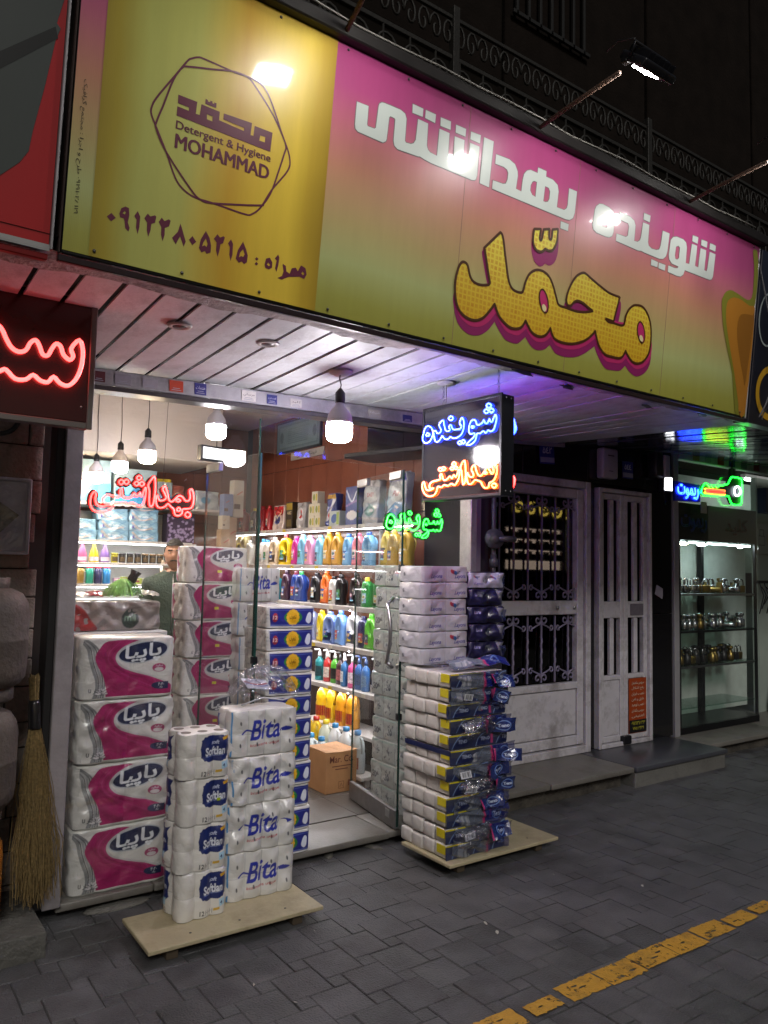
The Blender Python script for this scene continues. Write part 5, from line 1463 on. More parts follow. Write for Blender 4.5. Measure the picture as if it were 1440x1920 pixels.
# things at the far right edge
t = thing('hanging_hooks', 'dark metal key hooks hanging on the wall at the right edge', 'hooks', (8.25, YD + .25, 1.2))
for i in range(5): mobj('hook', tubem([(i * .05, 0, .35 - .06 * (i % 2)), (i * .05, -.03, .25), (i * .05 + .02, -.04, .2), (i * .05, 0, .0 + .05 * (i % 3))], .006, n=6), DARKMETAL, t)
mobj('rail', boxm(.28, .02, .03, .002), DARKMETAL, t, (.1, 0, .33))
t = thing('key_poster', 'white poster with padlock drawing and yellow disc at the right edge', 'poster', (8.45, YD + .27, 1.85))
mobj('sheet', boxm(.5, .006, .34, .002), mat('poster_white', '9fa39d', .5), t)
mobj('padlock_drawing', mesh(*join([stroke2([(-.16, .1), (-.04, .1), (-.04, .2), (-.16, .2)], .008, True), stroke2([(-.14, .2), (-.14, .27), (-.06, .27), (-.06, .2)], .01)])), BLACKP, t, (0, -.0045, 0))
mobj('yellow_disc', mesh(*fill([[(.12 + .1 * math.cos(a), .16 + .13 * math.sin(a)) for a in np.arange(24) * math.pi / 12]])), mat('poster_yellow', 'c9a012', .5), t, (0, -.0045, 0))
t = tag(B('navy_box', 8.05, 8.5, YD + .05, YD + .15, 2.28, 2.55, mat('navy_box', '12152e', .4), None, .004), 'navy sign box high at the right edge', 'sign')
t = tag(mobj('leaning_pole', tubem([(8.35, 4.1, .13), (8.44, 4.22, .75), (8.5, 4.32, 1.1)], .02, n=8), mat('wood_pole', '8a7a5c', .7)), 'pale wooden pole leaning at the right edge', 'pole')
t = thing('blue_bag', 'crumpled blue bag on the floor at the right edge', 'bag', (8.55, 4.3, .13))
mobj('sack', lathe([(.12, 0), (.17, .06), (.18, .2), (.14, .34), (.06, .42), (.08, .46)], 18, 1, .8), mat('blue_sack', '1f4a86', .45, 0, .3, 12, .8, 20), t)

# ================================================================== across the street (what the door glass mirrors)
op = thing('opposite_shop', 'lit shop across the street, mirrored in the dark door glass', 'building', (16, -6.2, 0))
OPW = mat('opposite_wall', '2a2624', .85)
B('wall', 11, 14.6, -6.5, -6.3, 0, 7, OPW, op, .01)
B('wall', 17.4, 24, -6.5, -6.3, 0, 7, OPW, op, .01)
B('wall', 14.6, 17.4, -6.5, -6.3, 3.7, 7, OPW, op, .01)
B('plinth', 14.6, 17.4, -6.5, -6.3, 0, 1.7, mat('opposite_plinth', '1a1818', .7), op, .01)
B('sign_board', 14.6, 17.4, -6.32, -6.25, 3.0, 3.68, BLACKP, op, .01)
for k in range(5):
    W('gold_ornament', tubem([(.22 * (1 - i / 14) * math.cos(i * .6 + k), 0, .2 * (1 - i / 14) * math.sin(i * .6 + k)) for i in range(13)], .035, n=6), emis('gold_lit', (1.0, .72, .12), 1.6), op, (14.95 + k * .52, -6.2, 3.34), (0, 0, 0))
B('lit_back', 14.6, 17.4, -6.95, -6.9, 1.7, 3.0, emis('opposite_light', (1.0, .76, .58), .9), op, 0)
for z in (1.95, 2.25, 2.55, 2.85):
    B('shelf', 14.6, 17.4, -6.9, -6.6, z, z + .03, WHITEP, op, .003)
    for k in range(16): W('goods', boxm(.11 + .03 * (k % 3), .1, .16 + .07 * (k % 2), .01), mat('opposite_goods_%d' % (k % 3), ('7a4a3a', 'a08a6a', '4a3a3a')[k % 3], .6), op, (14.72 + k * .17, -6.7, z + .031))
# ================================================================== wrapped packs
def ind(t, k): return 1 - np.abs(np.sin(np.pi * k * t))**.9
class Pack:
    """a plastic-wrapped bundle: rows of rolls show through as soft lobes"""
    def __init__(s, w, d, h, kx, ky, kz, a=.008, b=.012, seed=0, crumple=.002):
        s.w, s.d, s.h, s.kx, s.ky, s.kz, s.a, s.b, s.seed, s.cr = w, d, h, kx, ky, kz, a, b, seed, crumple
    def pin(s, z):
        t = np.clip(z / s.h, 0, 1)
        e = (np.maximum(1 - np.abs(2 * t - 1)**9, 0))**(1 / 6)
        return (1 - s.b * ind(t, s.kz)) * (.955 + .045 * e)
    def front(s, x, z, off=.0025):
        u = np.clip(np.abs(2 * x / s.w), 0, .9999)
        y = -s.d / 2 * (1 - u**9)**(1 / 9) * (1 - 2 * s.a / s.d * ind(x / s.w + .5, s.kx)) * s.pin(z)
        return y - off + s.cr * noise2(x * 4, z * 4, 1, s.seed)
    def side(s, y, z, off=.0025):
        u = np.clip(np.abs(2 * y / s.d), 0, .9999)
        x = -s.w / 2 * (1 - u**9)**(1 / 9) * (1 - 2 * s.a / s.w * ind(y / s.d + .5, s.ky)) * s.pin(z)
        return x - off + s.cr * noise2(y * 4, z * 4, 1, s.seed + 5)
    def body(s):
        lim = .926
        per = []
        nf, nd = 14 * s.kx + 1, 14 * s.ky + 1
        for t in np.linspace(-lim, lim, nf): per.append(('f', t))
        for t in np.linspace(-lim, lim, nd)[1:]: per.append(('r', t))
        for t in np.linspace(lim, -lim, nf)[1:]: per.append(('b', t))
        for t in np.linspace(lim, -lim, nd)[1:-1]: per.append(('l', t))
        N = len(per)
        M = 12 * s.kz + 1
        zs = s.h * (.5 - .5 * np.cos(np.pi * np.linspace(0, 1, M)) * (1 if s.kz == 1 else .0)) if s.kz == 1 else np.unique(np.concatenate([np.linspace(0, s.h, M), [s.h * .012, s.h * .03, s.h * .97, s.h * .988]]))
        M = len(zs)
        V, F = [], []
        for z in zs:
            p = float(s.pin(np.array(z)))
            for k, t in per:
                if k in 'fb':
                    x = t * s.w / 2
                    y = float(s.front(np.array(x), np.array(z), 0.0))
                    V.append((x * p, y if k == 'f' else -y, z))
                else:
                    y = t * s.d / 2
                    x = float(s.side(np.array(y), np.array(z), 0.0))
                    V.append((x if k == 'l' else -x, y * p, z))
        for j in range(M - 1):
            for i in range(N):
                k = (i + 1) % N
                F.append((j * N + i, j * N + k, (j + 1) * N + k, (j + 1) * N + i))
        F.append(tuple(range(N))[::-1])
        F.append(tuple((M - 1) * N + i for i in range(N)))
        return mesh(V, F, True)
FILM = attr('printed_film', .34, .65, .55, 18)
FILM2 = attr('printed_film_soft', .38, .6, .75, 13)
def side_film(me):
    """turn a sheet made for the front so that it lies on the -X side"""
    co = np.zeros(len(me.vertices) * 3)
    me.vertices.foreach_get('co', co)
    co = co.reshape(-1, 3)
    co = np.stack([co[:, 1], -co[:, 0], co[:, 2]], 1)
    me.vertices.foreach_set('co', co.ravel())
    me.update()
    return me
def stack(name, label, cat, group, x, y, z0, n, h, body, parts, jit=.006, gap=.002, rz=0.0, bm=None, extra=None, lab=None):
    """n identical packs one on another; parts: list of (name, mesh, material)"""
    out = []
    r = random.Random(int(x * 1000 + y * 100))
    for i in range(n):
        o = mobj(name, body[i % len(body)] if isinstance(body, list) else body, bm or PAPER, None, (x + r.uniform(-jit, jit), y + r.uniform(-jit, jit), z0 + i * (h + gap)), (r.uniform(-.008, .008), r.uniform(-.012, .012), rz + r.uniform(-.045, .045)), (r.uniform(.98, 1.02), r.uniform(.97, 1.02), r.uniform(.985, 1.0)))
        tag(o, label % from_bottom(i, n), cat, group)
        for pn, me, m in parts: mobj(pn, me[i % len(me)] if isinstance(me, list) else me, m, o)
        if extra: extra(i, o, r)
        out.append(o)
    return out
# ---- pink and grey packs
def papia(w, h, nx, nz, sticker):
    A = w / h
    p = Paint(nx, nz, A, 'd6d2d0')
    q = lambda L: [(x * A, z) + ((1,) if len(e) else ()) for x, z, *e in L]
    for k, (c, wd) in enumerate((('8a8a8d', .030), ('5c5c60', .012), ('98989b', .026), ('66666a', .014), ('7c7c80', .020))):
        d = k * .031
        p.line(q([(-.02 + d * .5, .99), (.05 + d * .8, .84), (.075 + d * .75, .66), (.11 + d * .8, .48), (.15 + d * .75, .30), (.155 + d * .65, .14), (.13 + d * .8, .01)]), wd * A, c, 6)
    p.poly(q([(.27, .975), (.17, .85), (.125, .70), (.155, .55), (.21, .40), (.25, .22), (.255, .02, 1), (.985, .02, 1), (.985, .16, 1), (.90, .25), (.72, .36), (.52, .46), (.40, .57), (.355, .70), (.42, .85), (.60, .975)]), 'a3155f', 1, 4)
    for k in range(4):
        p.line(q([(.33 + .06 * k, .97), (.235 + .04 * k, .78), (.25 + .03 * k, .60), (.36 + .05 * k, .42), (.52 + .08 * k, .25 + .02 * k), (.80, .10 + .03 * k)]), .012 * A, 'b83a7c' if k % 2 else '8d0f50', 5, .6)
    p.line(q([(.60, .97), (.42, .85), (.35, .70), (.39, .56), (.52, .455), (.72, .36), (.90, .25)]), .02 * A, 'c4c0c2', 6)
    p.ell(.645 * A, .77, .285 * A, .185, 'b9bdc6', .16)
    p.ell(.645 * A, .77, .27 * A, .165, '15204a', .16)
    p.text(ar('پاپیا'), .645 * A, .75, .33, 'e9ebf2', w=.40 * A, bold=.025, rot=.10, shear=.12)
    p.ell(.83 * A, .485, .075 * A, .075, 'a8326a')
    p.ell(.83 * A, .455, .05 * A, .035, 'd9cfd4')
    p.text(ar('سفید'), .83 * A, .52, .05, 'e4e6ee')
    p.ell(.85 * A, .17, .095 * A, .065, '1b2550')
    p.rect(.85 * A, .105, .945 * A, .235, '1b2550')
    p.text('۴۰۴۰', .86 * A, .19, .05, 'd8d8e0')
    p.text(ar('برگ'), .86 * A, .14, .04, 'd8d8e0')
    for a in range(7):
        p.ell((.21 + .035 * math.cos(a * .5 + .1)) * A, .075 + .05 * math.sin(a * .5 + .1), .03 * A, .016, 'd2ccd0', a * .5)
        p.line([((.21) * A, .05), ((.21 + .07 * math.cos(a * .5 + .1)) * A, .05 + .1 * math.sin(a * .5 + .1))], .008, '5a5a60')
    p.text(ar('چهار لا'), .15 * A, .12, .1, '3a3a40')
    if sticker: p.rect(.48 * A, .27, .55 * A, .345, 'd6cf1e')
    return p
PKA = Pack(.452, .25, .2905, 4, 2, 3, .007, .014, 1, .003)
PKAS = [PKA, Pack(.448, .25, .2905, 4, 2, 3, .008, .02, 11, .005), Pack(.456, .25, .2905, 4, 2, 3, .006, .016, 23, .006)]
pA = papia(.44, .277, 200, 126, False)
fA = [film(pA, .436, .275, lambda x, z, P=P: P.front(x, z), None, .008) for P in PKAS]
bA = [P.body() for P in PKAS]
PINKS = mat('pink_film', 'a3155f', .35, coat=.5)
def a_side(pk):
    p = Paint(24, 40, .8, 'd6d2d0')
    p.poly([(.0, .0), (.25, .0), (.18, .3), (.3, .55), (.15, .8), (.22, 1), (0, 1)], 'a3155f', 1, 3)
    p.ell(.62, .5, .1, .16, 'c9c5c4')
    p.ell(.62, .5, .05, .08, '8a8684')
    return side_film(film(p, pk.d * .94, pk.h * .95, lambda x, z: pk.side(x, z), None, pk.h * .02))
sA = a_side(PKA)
stack('toilet_paper_pack', 'big pink toilet paper pack, %s of the stack beside the pillar', 'toilet paper', 'pink packs stacked beside the pillar', 1.192, 3.86, .07, 4, .2905, bA, [('printed_front', fA, FILM), ('printed_side', sA, FILM)], .004)
PKB = Pack(.41, .25, .234, 4, 2, 2, .006, .010, 2, .0025)
fB = film(papia(.40, .224, 150, 90, True), .398, .222, lambda x, z: PKB.front(x, z), None, .006)
stack('toilet_paper_pack', 'pink toilet paper pack with yellow sticker, %s of stack inside window', 'toilet paper', 'pink packs stacked inside the window', 2.015, 4.77, .07, 7, .233, PKB.body(), [('printed_front', fB, FILM), ('printed_side', a_side(PKB), FILM)], .012)
# ---- blue and white twelve-roll packs on the board
PLY = mat('pale_painted_board', 'b3a888', .6, 0, .12, 5, .15, 60, dark='7b6f55', dscale=5, damt=.5)
BAT = mat('batten_wood', '4b4032', .8)
def plank(label, x0, x1, y0, y1, rz):
    t = thing('wooden_board', label, 'board', ((x0 + x1) / 2, (y0 + y1) / 2, 0), rz)
    mobj('top', boxm(x1 - x0, y1 - y0, .018, .003), PLY, t, (0, 0, .052))
    for s in (-1, 1): mobj('batten', boxm(.05, (y1 - y0) * .8, .051, .003), BAT, t, (s * (x1 - x0) * .36, 0, .0008))
    for k in range(3): mobj('nail_hole', lathe([(.006, 0), (.005, .0008), (.0001, .001)], 8), BLACKP, t, (-.2 + .22 * k, -(y1 - y0) * .3, .07))
    return t
plank('pale wooden board on the pavement under the four-roll blue and white packs', 1.105, 1.90, 3.07, 3.42, -.01)
plank('pale wooden board on the pavement under the right tissue stack', 2.69, 3.51, 3.12, 3.54, .0)
ROLLW = mat('roll_white', 'd9d7d3', .5, 0, .05, 12, .2, 40, coat=.35)
PKS = Pack(.23, .207, .196, 3, 2, 2, .017, .03, 3, .001)
def softlan():
    A = .222 / .19
    p = Paint(120, 100, A, 'd9d7d3')
    p.line([(0, .5), (A, .5)], .012, 'bdbab6')
    for x in (1 / 3, 2 / 3): p.line([(x * A, 0), (x * A, 1)], .012, 'c3c0bc')
    R_ = []
    for k in range(40):
        a = 2 * math.pi * k / 40
        e = 1 + .035 * math.cos(a * 14)
        R_.append((.69 * A + e * .285 * A * math.copysign(abs(math.cos(a))**.55, math.cos(a)), .66 + e * .30 * math.copysign(abs(math.sin(a))**.55, math.sin(a))))
    p.poly(R_, '1b2a66')
    p.text('Softlan', .69 * A, .60, .20, 'e4e8f4', w=.40 * A, bold=.03, rot=.05)
    p.line([(.5 * A, .475), (.88 * A, .50)], .012, '8a98c8')
    p.text('soft', .69 * A, .80, .09, 'c8d0ea', w=.15 * A, rot=.05, shear=.3)
    p.poly([(.82 * A, .34), (.97 * A, .36), (.96 * A, .20), (.83 * A, .17)], 'a9cfe6')
    p.text('4', .87 * A, .26, .08, '25356e')
    p.poly([(.82 * A, .90), (.96 * A, .94), (.96 * A, .87), (.84 * A, .84)], 'c99a2a')
    p.text('12', .47 * A, .10, .11, '2a2a34', w=.09 * A)
    for k in range(4): p.line([((.55 + .05 * k) * A, .05), ((.55 + .05 * k) * A, .15)], .008, '6a6a70')
    p.line([(.55 * A, .10), (.75 * A, .11)], .008, '6a6a70')
    p.poly([(.72 * A, .15), (.84 * A, .17), (.84 * A, .11), (.72 * A, .09)], 'c9a23a')
    return p
PKSS = [PKS, Pack(.23, .207, .196, 3, 2, 2, .019, .04, 13, .003)]
pS = softlan()
fS = [film(pS, .222, .19, lambda x, z, P=P: P.front(x, z), None, .003) for P in PKSS]
def softlan_side():
    A = .19 / .19
    p = Paint(60, 60, A, 'd9d7d3')
    p.line([(0, .5), (A, .5)], .012, 'bdbab6')
    p.poly([(.0, .97), (.42, .93), (.36, .8), (.40, .65), (.35, .5), (.40, .38), (.3, .3), (.0, .34)], '1b2a66')
    p.text('lan', .2, .6, .14, 'e4e8f4')
    p.poly([(.1, .32), (.3, .34), (.28, .18), (.1, .16)], 'a9cfe6')
    p.text('12', .25, .08, .09, '2a2a34')
    return p
pS2 = softlan_side()
sS = [side_film(film(pS2, .19, .19, lambda x, z, P=P: P.side(x, z), None, .003)) for P in PKSS]
def softlan_top(i, o, r):
    if i == 3:
        rg = lathe([(.018, 0), (.022, .001), (.022, .002), (.018, .002)], 14)
        for a in range(3):
            for b in range(2): mobj('roll_core', rg, mat('core_grey', '77716a', .8), o, (-.074 + .074 * a, -.048 + .096 * b, .1955))
    if i == 2: mobj('price_sticker', boxm(.016, .001, .012, 0), mat('lime_sticker', '9fb81e', .5), o, (.055, -.1035, .095))
stack('toilet_paper_pack', 'navy and white twelve-roll paper pack, %s of the narrow front stack', 'toilet paper', 'blue and white packs on the board', 1.388, 3.338, .07, 4, .196, [P.body() for P in PKSS], [('printed_front', fS, FILM), ('printed_side', sS, FILM)], .006, .001, 0, ROLLW, softlan_top)
# ---- packs with blue script
PKT = Pack(.348, .20, .212, 4, 2, 2, .016, .06, 4, .003)
def bita(W_, H_, nx, nz):
    A = W_ / H_
    p = Paint(nx, nz, A, 'd3d3d2')
    for k in range(1, 4): p.line([(k * A / 4, .0), (k * A / 4, 1)], .014, 'a9acb0')
    p.line([(0, .48), (A, .5)], .014, 'a9acb0')
    for k in range(4):
        for z in (.25, .74):
            x = (k + .5) * A / 4
            p.ell(x, z, .022, .05, '5a5a60', .2)
    p.rect(0, 0, .02 * A, 1, '4a8cc4')
    p.text('Bita', .50 * A, .58, .46, '2733a0', w=.46 * A, bold=.02, shear=.25, rot=.06)
    p.line([(.16 * A, .50), (.22 * A, .57), (.32 * A, .54)], .04, '2733a0', 4)
    p.poly([(.73 * A, .50), (.82 * A, .60), (.93 * A, .55), (.85 * A, .50)], '2733a0', 1, 3)
    p.text('bita means unique', .50 * A, .24, .09, 'b02838', w=.44 * A, bold=.01, rot=.06)
    return p
PKTS = [PKT, Pack(.345, .205, .212, 4, 2, 2, .019, .07, 14, .006), Pack(.35, .2, .212, 4, 2, 2, .014, .05, 25, .007)]
pT = bita(.337, .205, 130, 84)
fT = [film(pT, .335, .205, lambda x, z, P=P: P.front(x, z), None, .003) for P in PKTS]
def t_side():
    p = Paint(30, 36, .95, 'd3d3d2')
    p.line([(0, .5), (.95, .5)], .014, 'a9acb0')
    p.rect(0, .1, .25, .9, '3b4d9c')
    p.rect(.05, .3, .4, .5, '5aa3d4')
    return [side_film(film(p, .186, .2, lambda x, z, P=P: P.side(x, z), None, .005)) for P in PKTS]
bT = [P.body() for P in PKTS]
stack('toilet_paper_pack', 'white paper pack with blue script, %s of the front board stack', 'toilet paper', 'packs with blue script on the board', 1.705, 3.402, .07, 4, .212, bT, [('printed_front', fT, FILM), ('printed_side', t_side(), FILM)], .005, .001, 0, ROLLW)
PKT2 = Pack(.30, .2, .215, 3, 2, 2, .015, .06, 9, .003)
fT2 = film(bita(.29, .207, 80, 56), .29, .207, lambda x, z: PKT2.front(x, z), None, .003)
stack('toilet_paper_pack', 'white pack with blue script inside the shop, %s of its stack', 'toilet paper', 'packs with blue script inside the shop', 2.27, 4.62, .07, 7, .215, PKT2.body(), [('printed_front', fT2, FILM)], .012, .001, 0, ROLLW)
# crumpled clear bag on top
def crumple(w, d, h, seed, n=34, amp=.03):
    r = np.random.RandomState(seed)
    u, v = np.meshgrid(np.linspace(-1, 1, n), np.linspace(-1, 1, n))
    z = h * (1 - np.maximum(np.abs(u), np.abs(v))**3)
    for k in range(9):
        a, b, c = r.uniform(1, 7), r.uniform(1, 7), r.uniform(0, 6)
        z = z + amp / (1 + .5 * k) * np.sqrt(.04 + np.sin(a * u + b * v + c)**2) * (1 - .4 * np.maximum(np.abs(u), np.abs(v)))
    x, y = u * w / 2 + .012 * np.sin(7 * v + 3 * u + seed), v * d / 2 + .012 * np.sin(6 * u + seed)
    V = np.stack([x, y, z], -1).reshape(-1, 3)
    F = []
    for j in range(n - 1):
        for i in range(n - 1):
            a = j * n + i
            F.append((a, a + 1, a + n + 1, a + n))
    return mesh(V, F, True)
CLEAR = glass('clear_film', (.86, .88, .93), .12, 2.2, bump=1.0)
CLEAR2 = glass('clear_film_grey', (.78, .8, .86), .15, 2.4, bump=1.0)
t = thing('plastic_bag', 'crumpled clear plastic bag with white and red print on the front stack', 'plastic bag', (1.74, 3.42, .923))
mobj('film', crumple(.30, .2, .09, 3, amp=.035), CLEAR, t)
bp = Paint(30, 20, 1.5, 'c9ccd6')
bp.line([(.1, .7), (.6, .45), (1.4, .6)], .12, 'b02838', 4)
bp.line([(.1, .5), (.7, .3), (1.4, .4)], .07, '2733a0', 4)
mobj('print', film(bp, .17, .07, lambda x, z: .02 * np.sin(14 * x) - .05 + .3 * z), FILM, t, (-.03, .02, .045), (R(-40), 0, .2))
mobj('folded_edge', tubem([(-.15, -.08, .02), (-.05, -.10, .05), (.06, -.09, .03), (.15, -.07, .04)], .004, n=5), mat('film_white', 'c9cbd2', .3), t)
# ---- navy sun packs in the doorway
PKN = Pack(.285, .30, .118, 1, 6, 1, .002, .01, 5, .003)
def sunny():
    A = .255 / .112
    p = Paint(110, 50, A, 'cfd0d2')
    p.rect(.03 * A, .08, .985 * A, .93, '232a80')
    p.rect(.03 * A, .83, .985 * A, .86, '5060a8')
    p.poly([(.33 * A, .5), (.45 * A, .82), (.62 * A, .8), (.72 * A, .5), (.62 * A, .2), (.45 * A, .18)], '2f7a3c', 1, 4)
    p.ell(.52 * A, .5, .115 * A, .36, 'd8a51c')
    for k in range(12): p.ell((.52 + .11 * math.cos(k * .524)) * A, .5 + .33 * math.sin(k * .524), .03 * A, .09, 'e0b030', k * .524)
    p.text(ar('تخفیف'), .52 * A, .5, .26, '4a3010', w=.13 * A)
    p.ell(.14 * A, .5, .055 * A, .22, '9c2f3e')
    p.text('12', .14 * A, .5, .18, 'd8c8c8')
    p.poly([(.80 * A, .35), (.83 * A, .6), (.88 * A, .75), (.93 * A, .65), (.92 * A, .3), (.86 * A, .2)], 'd5dcea', 1, 3)
    p.line([(.05 * A, .13), (.95 * A, .13)], .03, '7080b8')
    return p
fN = film(sunny(), .275, .112, lambda x, z: PKN.front(x, z), None, .003)
def n_side():
    p = Paint(40, 26, 1.6, 'c9c9c8')
    r = random.Random(2)
    for k in range(1, 5): p.line([(k * .32, 0), (k * .32, 1)], .03, 'a5a6a6')
    for k in range(34): p.ell(r.uniform(.05, 1.55), r.uniform(.1, .9), .025, .04, r.choice(('6a6a78', '8a8a70', '9a5a5a', '70708a')), 0, .8)
    return side_film(film(p, .29, .11, lambda x, z: PKN.side(x, z), None, .004))
stack('tissue_pack', 'navy tissue pack with yellow sun, %s of the doorway stack', 'tissue pack', 'navy sun packs stacked in the doorway', 2.05, 3.85, .07, 11, .118, PKN.body(), [('printed_front', fN, FILM), ('printed_side', n_side(), FILM)], .008, .001)
# ---- right stack: folded tissue bundles in printed film
BUN = mat('tissue_bundle', 'cdc8c2', .55, 0, .06, 14, .25, 40, coat=.3)
YEL = mat('yellow_label', 'd2c21a', .45, coat=.4)
bund = boxm(.40, .097, .074, .011, 3)
def navy_front(seed):
    A = .42 / .074
    r = random.Random(seed)
    p = Paint(120, 24, A, '3b3f52')
    p.rect(0, .0, A, .5, '1b2550', .6)
    for k in range(3):
        x = (.08 + .36 * k + r.uniform(-.03, .03)) * A
        p.line([(x, .05), (x + .25, .5), (x + .7, .85), (x + 1.3, .95)], .07, '6f86b0', 5)
        p.poly([(x + .1, .1), (x + .6, .6), (x + 1.3, .72), (x + 1.5, .2)], '16204e', 1, 3)
        p.text('TENO', x + .95, .5, .24, 'a9b4d0', bold=.02)
    p.rect(0, .9, .55 * A, 1.0, 'c9bd1c')
    p.rect(.72 * A, .1, .76 * A, .8, 'b03a72', .8)
    return p
NF = [film(navy_front(k), .42, .074, lambda x, z: .006 * np.sin(19 * x + k) * np.sin(40 * z), None, 0) for k in range(3)]
def flap(seed):
    """crumpled film end with navy logo panel"""
    A = .4 / .1
    p = Paint(64, 26, A, '6d7484')
    r = random.Random(seed)
    p.rect(.60 * A, 0, A, 1, '1a2370')
    p.rect(.56 * A, 0, .60 * A, 1, 'b8336e')
    p.ell(.79 * A, .5, .3, .33, '6f8ed0')
    p.ell(.79 * A, .5, .26, .28, '1a2370')
    p.text('Teno', .79 * A, .5, .3, 'b9c8ea', w=.42)
    for k in range(12): p.line([((.10 + .02 * k) * A, .2), ((.10 + .02 * k) * A, .75)], .03 if k % 3 else .06, 'b9bcc4')
    rs = np.random.RandomState(seed)
    a = rs.uniform(8, 26, 6)
    ph = rs.uniform(0, 6, 6)
    def yf(x, z):
        y = -.03 - .10 * z
        for k in range(6): y = y + .011 / (1 + .3 * k) * np.abs(np.sin(a[k] * x + (k * 17) * z + ph[k]))
        return y - .02 * np.sin(5 * x + ph[0])
    return film(p, .42, .085, yf, None, -.02)
FLP2 = attr('clear_printed_film', .18, .9, .9, 22, .8, .7)
FLAPS = [flap(k) for k in range(5)]
def tab(seed):
    p = Paint(44, 28, 1.7, '1a2a66')
    p.rect(0, 0, .12, 1, 'b8336e')
    p.ell(.95, .5, .42, .36, '7f9ede')
    p.ell(.95, .5, .37, .31, '1a2a66')
    p.text('Teno', .95, .5, .26, 'c4d2f0', w=.6, bold=.03, rot=.1)
    rs = np.random.RandomState(seed)
    a, b, c = rs.uniform(10, 26), rs.uniform(10, 26), rs.uniform(0, 6)
    return film(p, .17, .085, lambda x, z: .010 * np.sin(a * x * 2 + b * z + c) + .006 * np.sin(50 * x - 30 * z + c) - .35 * np.maximum(x, 0)**1.3, None, -.01)
TABS = [tab(k) for k in range(4)]
TABM = attr('navy_tab_film', .2, .9, .8, 20, .8)
bc = Paint(24, 16, 1.5, 'c9cbd0')
for k in range(11): bc.line([(.12 + .12 * k, .15), (.12 + .12 * k, .85)], .02 + .03 * (k % 3), '2a2c34')
BCM = film(bc, .075, .035, lambda x, z: .004 * np.sin(40 * x))
rr = random.Random(21)
for i in range(12):
    z = .07 + i * .081
    t = thing('tissue_pack', 'tissue pack in navy film with yellow label, %s of right stack' % from_bottom(i, 12), 'tissue pack', (2.925 + rr.uniform(-.012, .012), 3.375 + rr.uniform(-.006, .006), z), rr.uniform(-.03, .03), 'navy film packs on the right board')
    for k in range(4):
        mobj('tissue_bundle', bund, BUN, t, (rr.uniform(-.006, .004), .157 - .1 * k, rr.uniform(0, .003)), (rr.uniform(-.02, .02), rr.uniform(-.02, .02), 0))
    mobj('yellow_label', boxm(.003, .07, .045, .001), YEL, t, (-.2055, -.155, .028))
    mobj('printed_front', NF[i % 3], FILM, t, (0, -.201, .002))
    if i != 7: mobj('film_flap', FLAPS[i % 5], FLP2, t, (.02 + rr.uniform(-.02, .03), -.19, .01), (R(rr.uniform(-12, 12)), R(rr.uniform(-4, 4)), rr.uniform(-.06, .1)))
    if i in (1, 4, 8): mobj('clear_wrap', crumple(.24, .1, .05, i, 18, .03), CLEAR2, t, (-.08, -.225, .03), (R(70), 0, .1))
    if i not in (0, 2, 7, 9): mobj('navy_tab', TABS[i % 4], TABM, t, (.15 + rr.uniform(-.06, .04), -.222 - rr.uniform(0, .03), .0), (R(rr.uniform(-30, 15)), R(rr.uniform(-16, 16)), rr.uniform(-.2, .25)), (rr.uniform(.8, 1.15), 1, rr.uniform(.65, .95)))
    if i in (1, 4, 5, 8, 10): mobj('barcode_label', BCM, FILM, t, (-.09 + rr.uniform(-.02, .03), -.235, .015), (R(rr.uniform(-20, 10)), R(rr.uniform(-18, 18)), rr.uniform(-.2, .2)))
    if i == 6: mobj('navy_band', boxm(.004, .40, .028, .001), mat('navy_card', '17214f', .4), t, (-.206, .0, .048))
t = thing('plastic_bag', 'flattened clear printed film lying on top of the navy tissue stack', 'plastic bag', (2.93, 3.36, 1.043))
mobj('film', crumple(.40, .34, .006, 8, amp=.010), CLEAR2, t)
mobj('print', FLAPS[2], FILM2, t, (.06, -.13, .012), (R(-70), 0, 0))
# upper white packs
PKU = Pack(.36, .24, .092, 2, 1, 1, .006, .03, 6, .0035)
def upper(seed):
    A = .33 / .083
    p = Paint(130, 34, A, 'b9b8be')
    p.line([(.5 * A, 0), (.5 * A, 1)], .03, '9a9aa4')
    for x, s in ((.28, 'Layona'), (.80, 'Layona')): p.text(s, x * A, .32, .36, '3c3880', w=.95, bold=.025, shear=.3, rot=.03)
    if seed % 2:
        for k in range(3): p.ell((.62 + .035 * k) * A, .68 - .05 * k, .12, .16, ('a8323c', '8c2a44', '2c5a8c')[k], .6)
        p.text('ir', .76 * A, .66, .3, '3c3a60')
    return p
UF = [film(upper(k), .35, .086, lambda x, z: PKU.front(x, z), None, .003) for k in range(2)]
pU = Paint(20, 12, 2, 'b9b8be')
pU.ell(.6, .5, .12, .12, '4a4a58')
sU = side_film(film(pU, .23, .086, lambda x, z: PKU.side(x, z), None, .003))
def up_extra(i, o, r): mobj('printed_front', UF[i % 2], FILM2, o)
stack('napkin_pack', 'whitish napkin pack, %s of the pile on the right tissue stack', 'napkin pack', 'white napkin packs on the right stack', 2.905, 3.555, 1.052, 6, .092, PKU.body(), [('printed_side', sU, FILM2)], .006, .002, 0, mat('lilac_white_wrap', 'c2c0c8', .35, 0, .08, 9, .4, 26, coat=.6), up_extra)
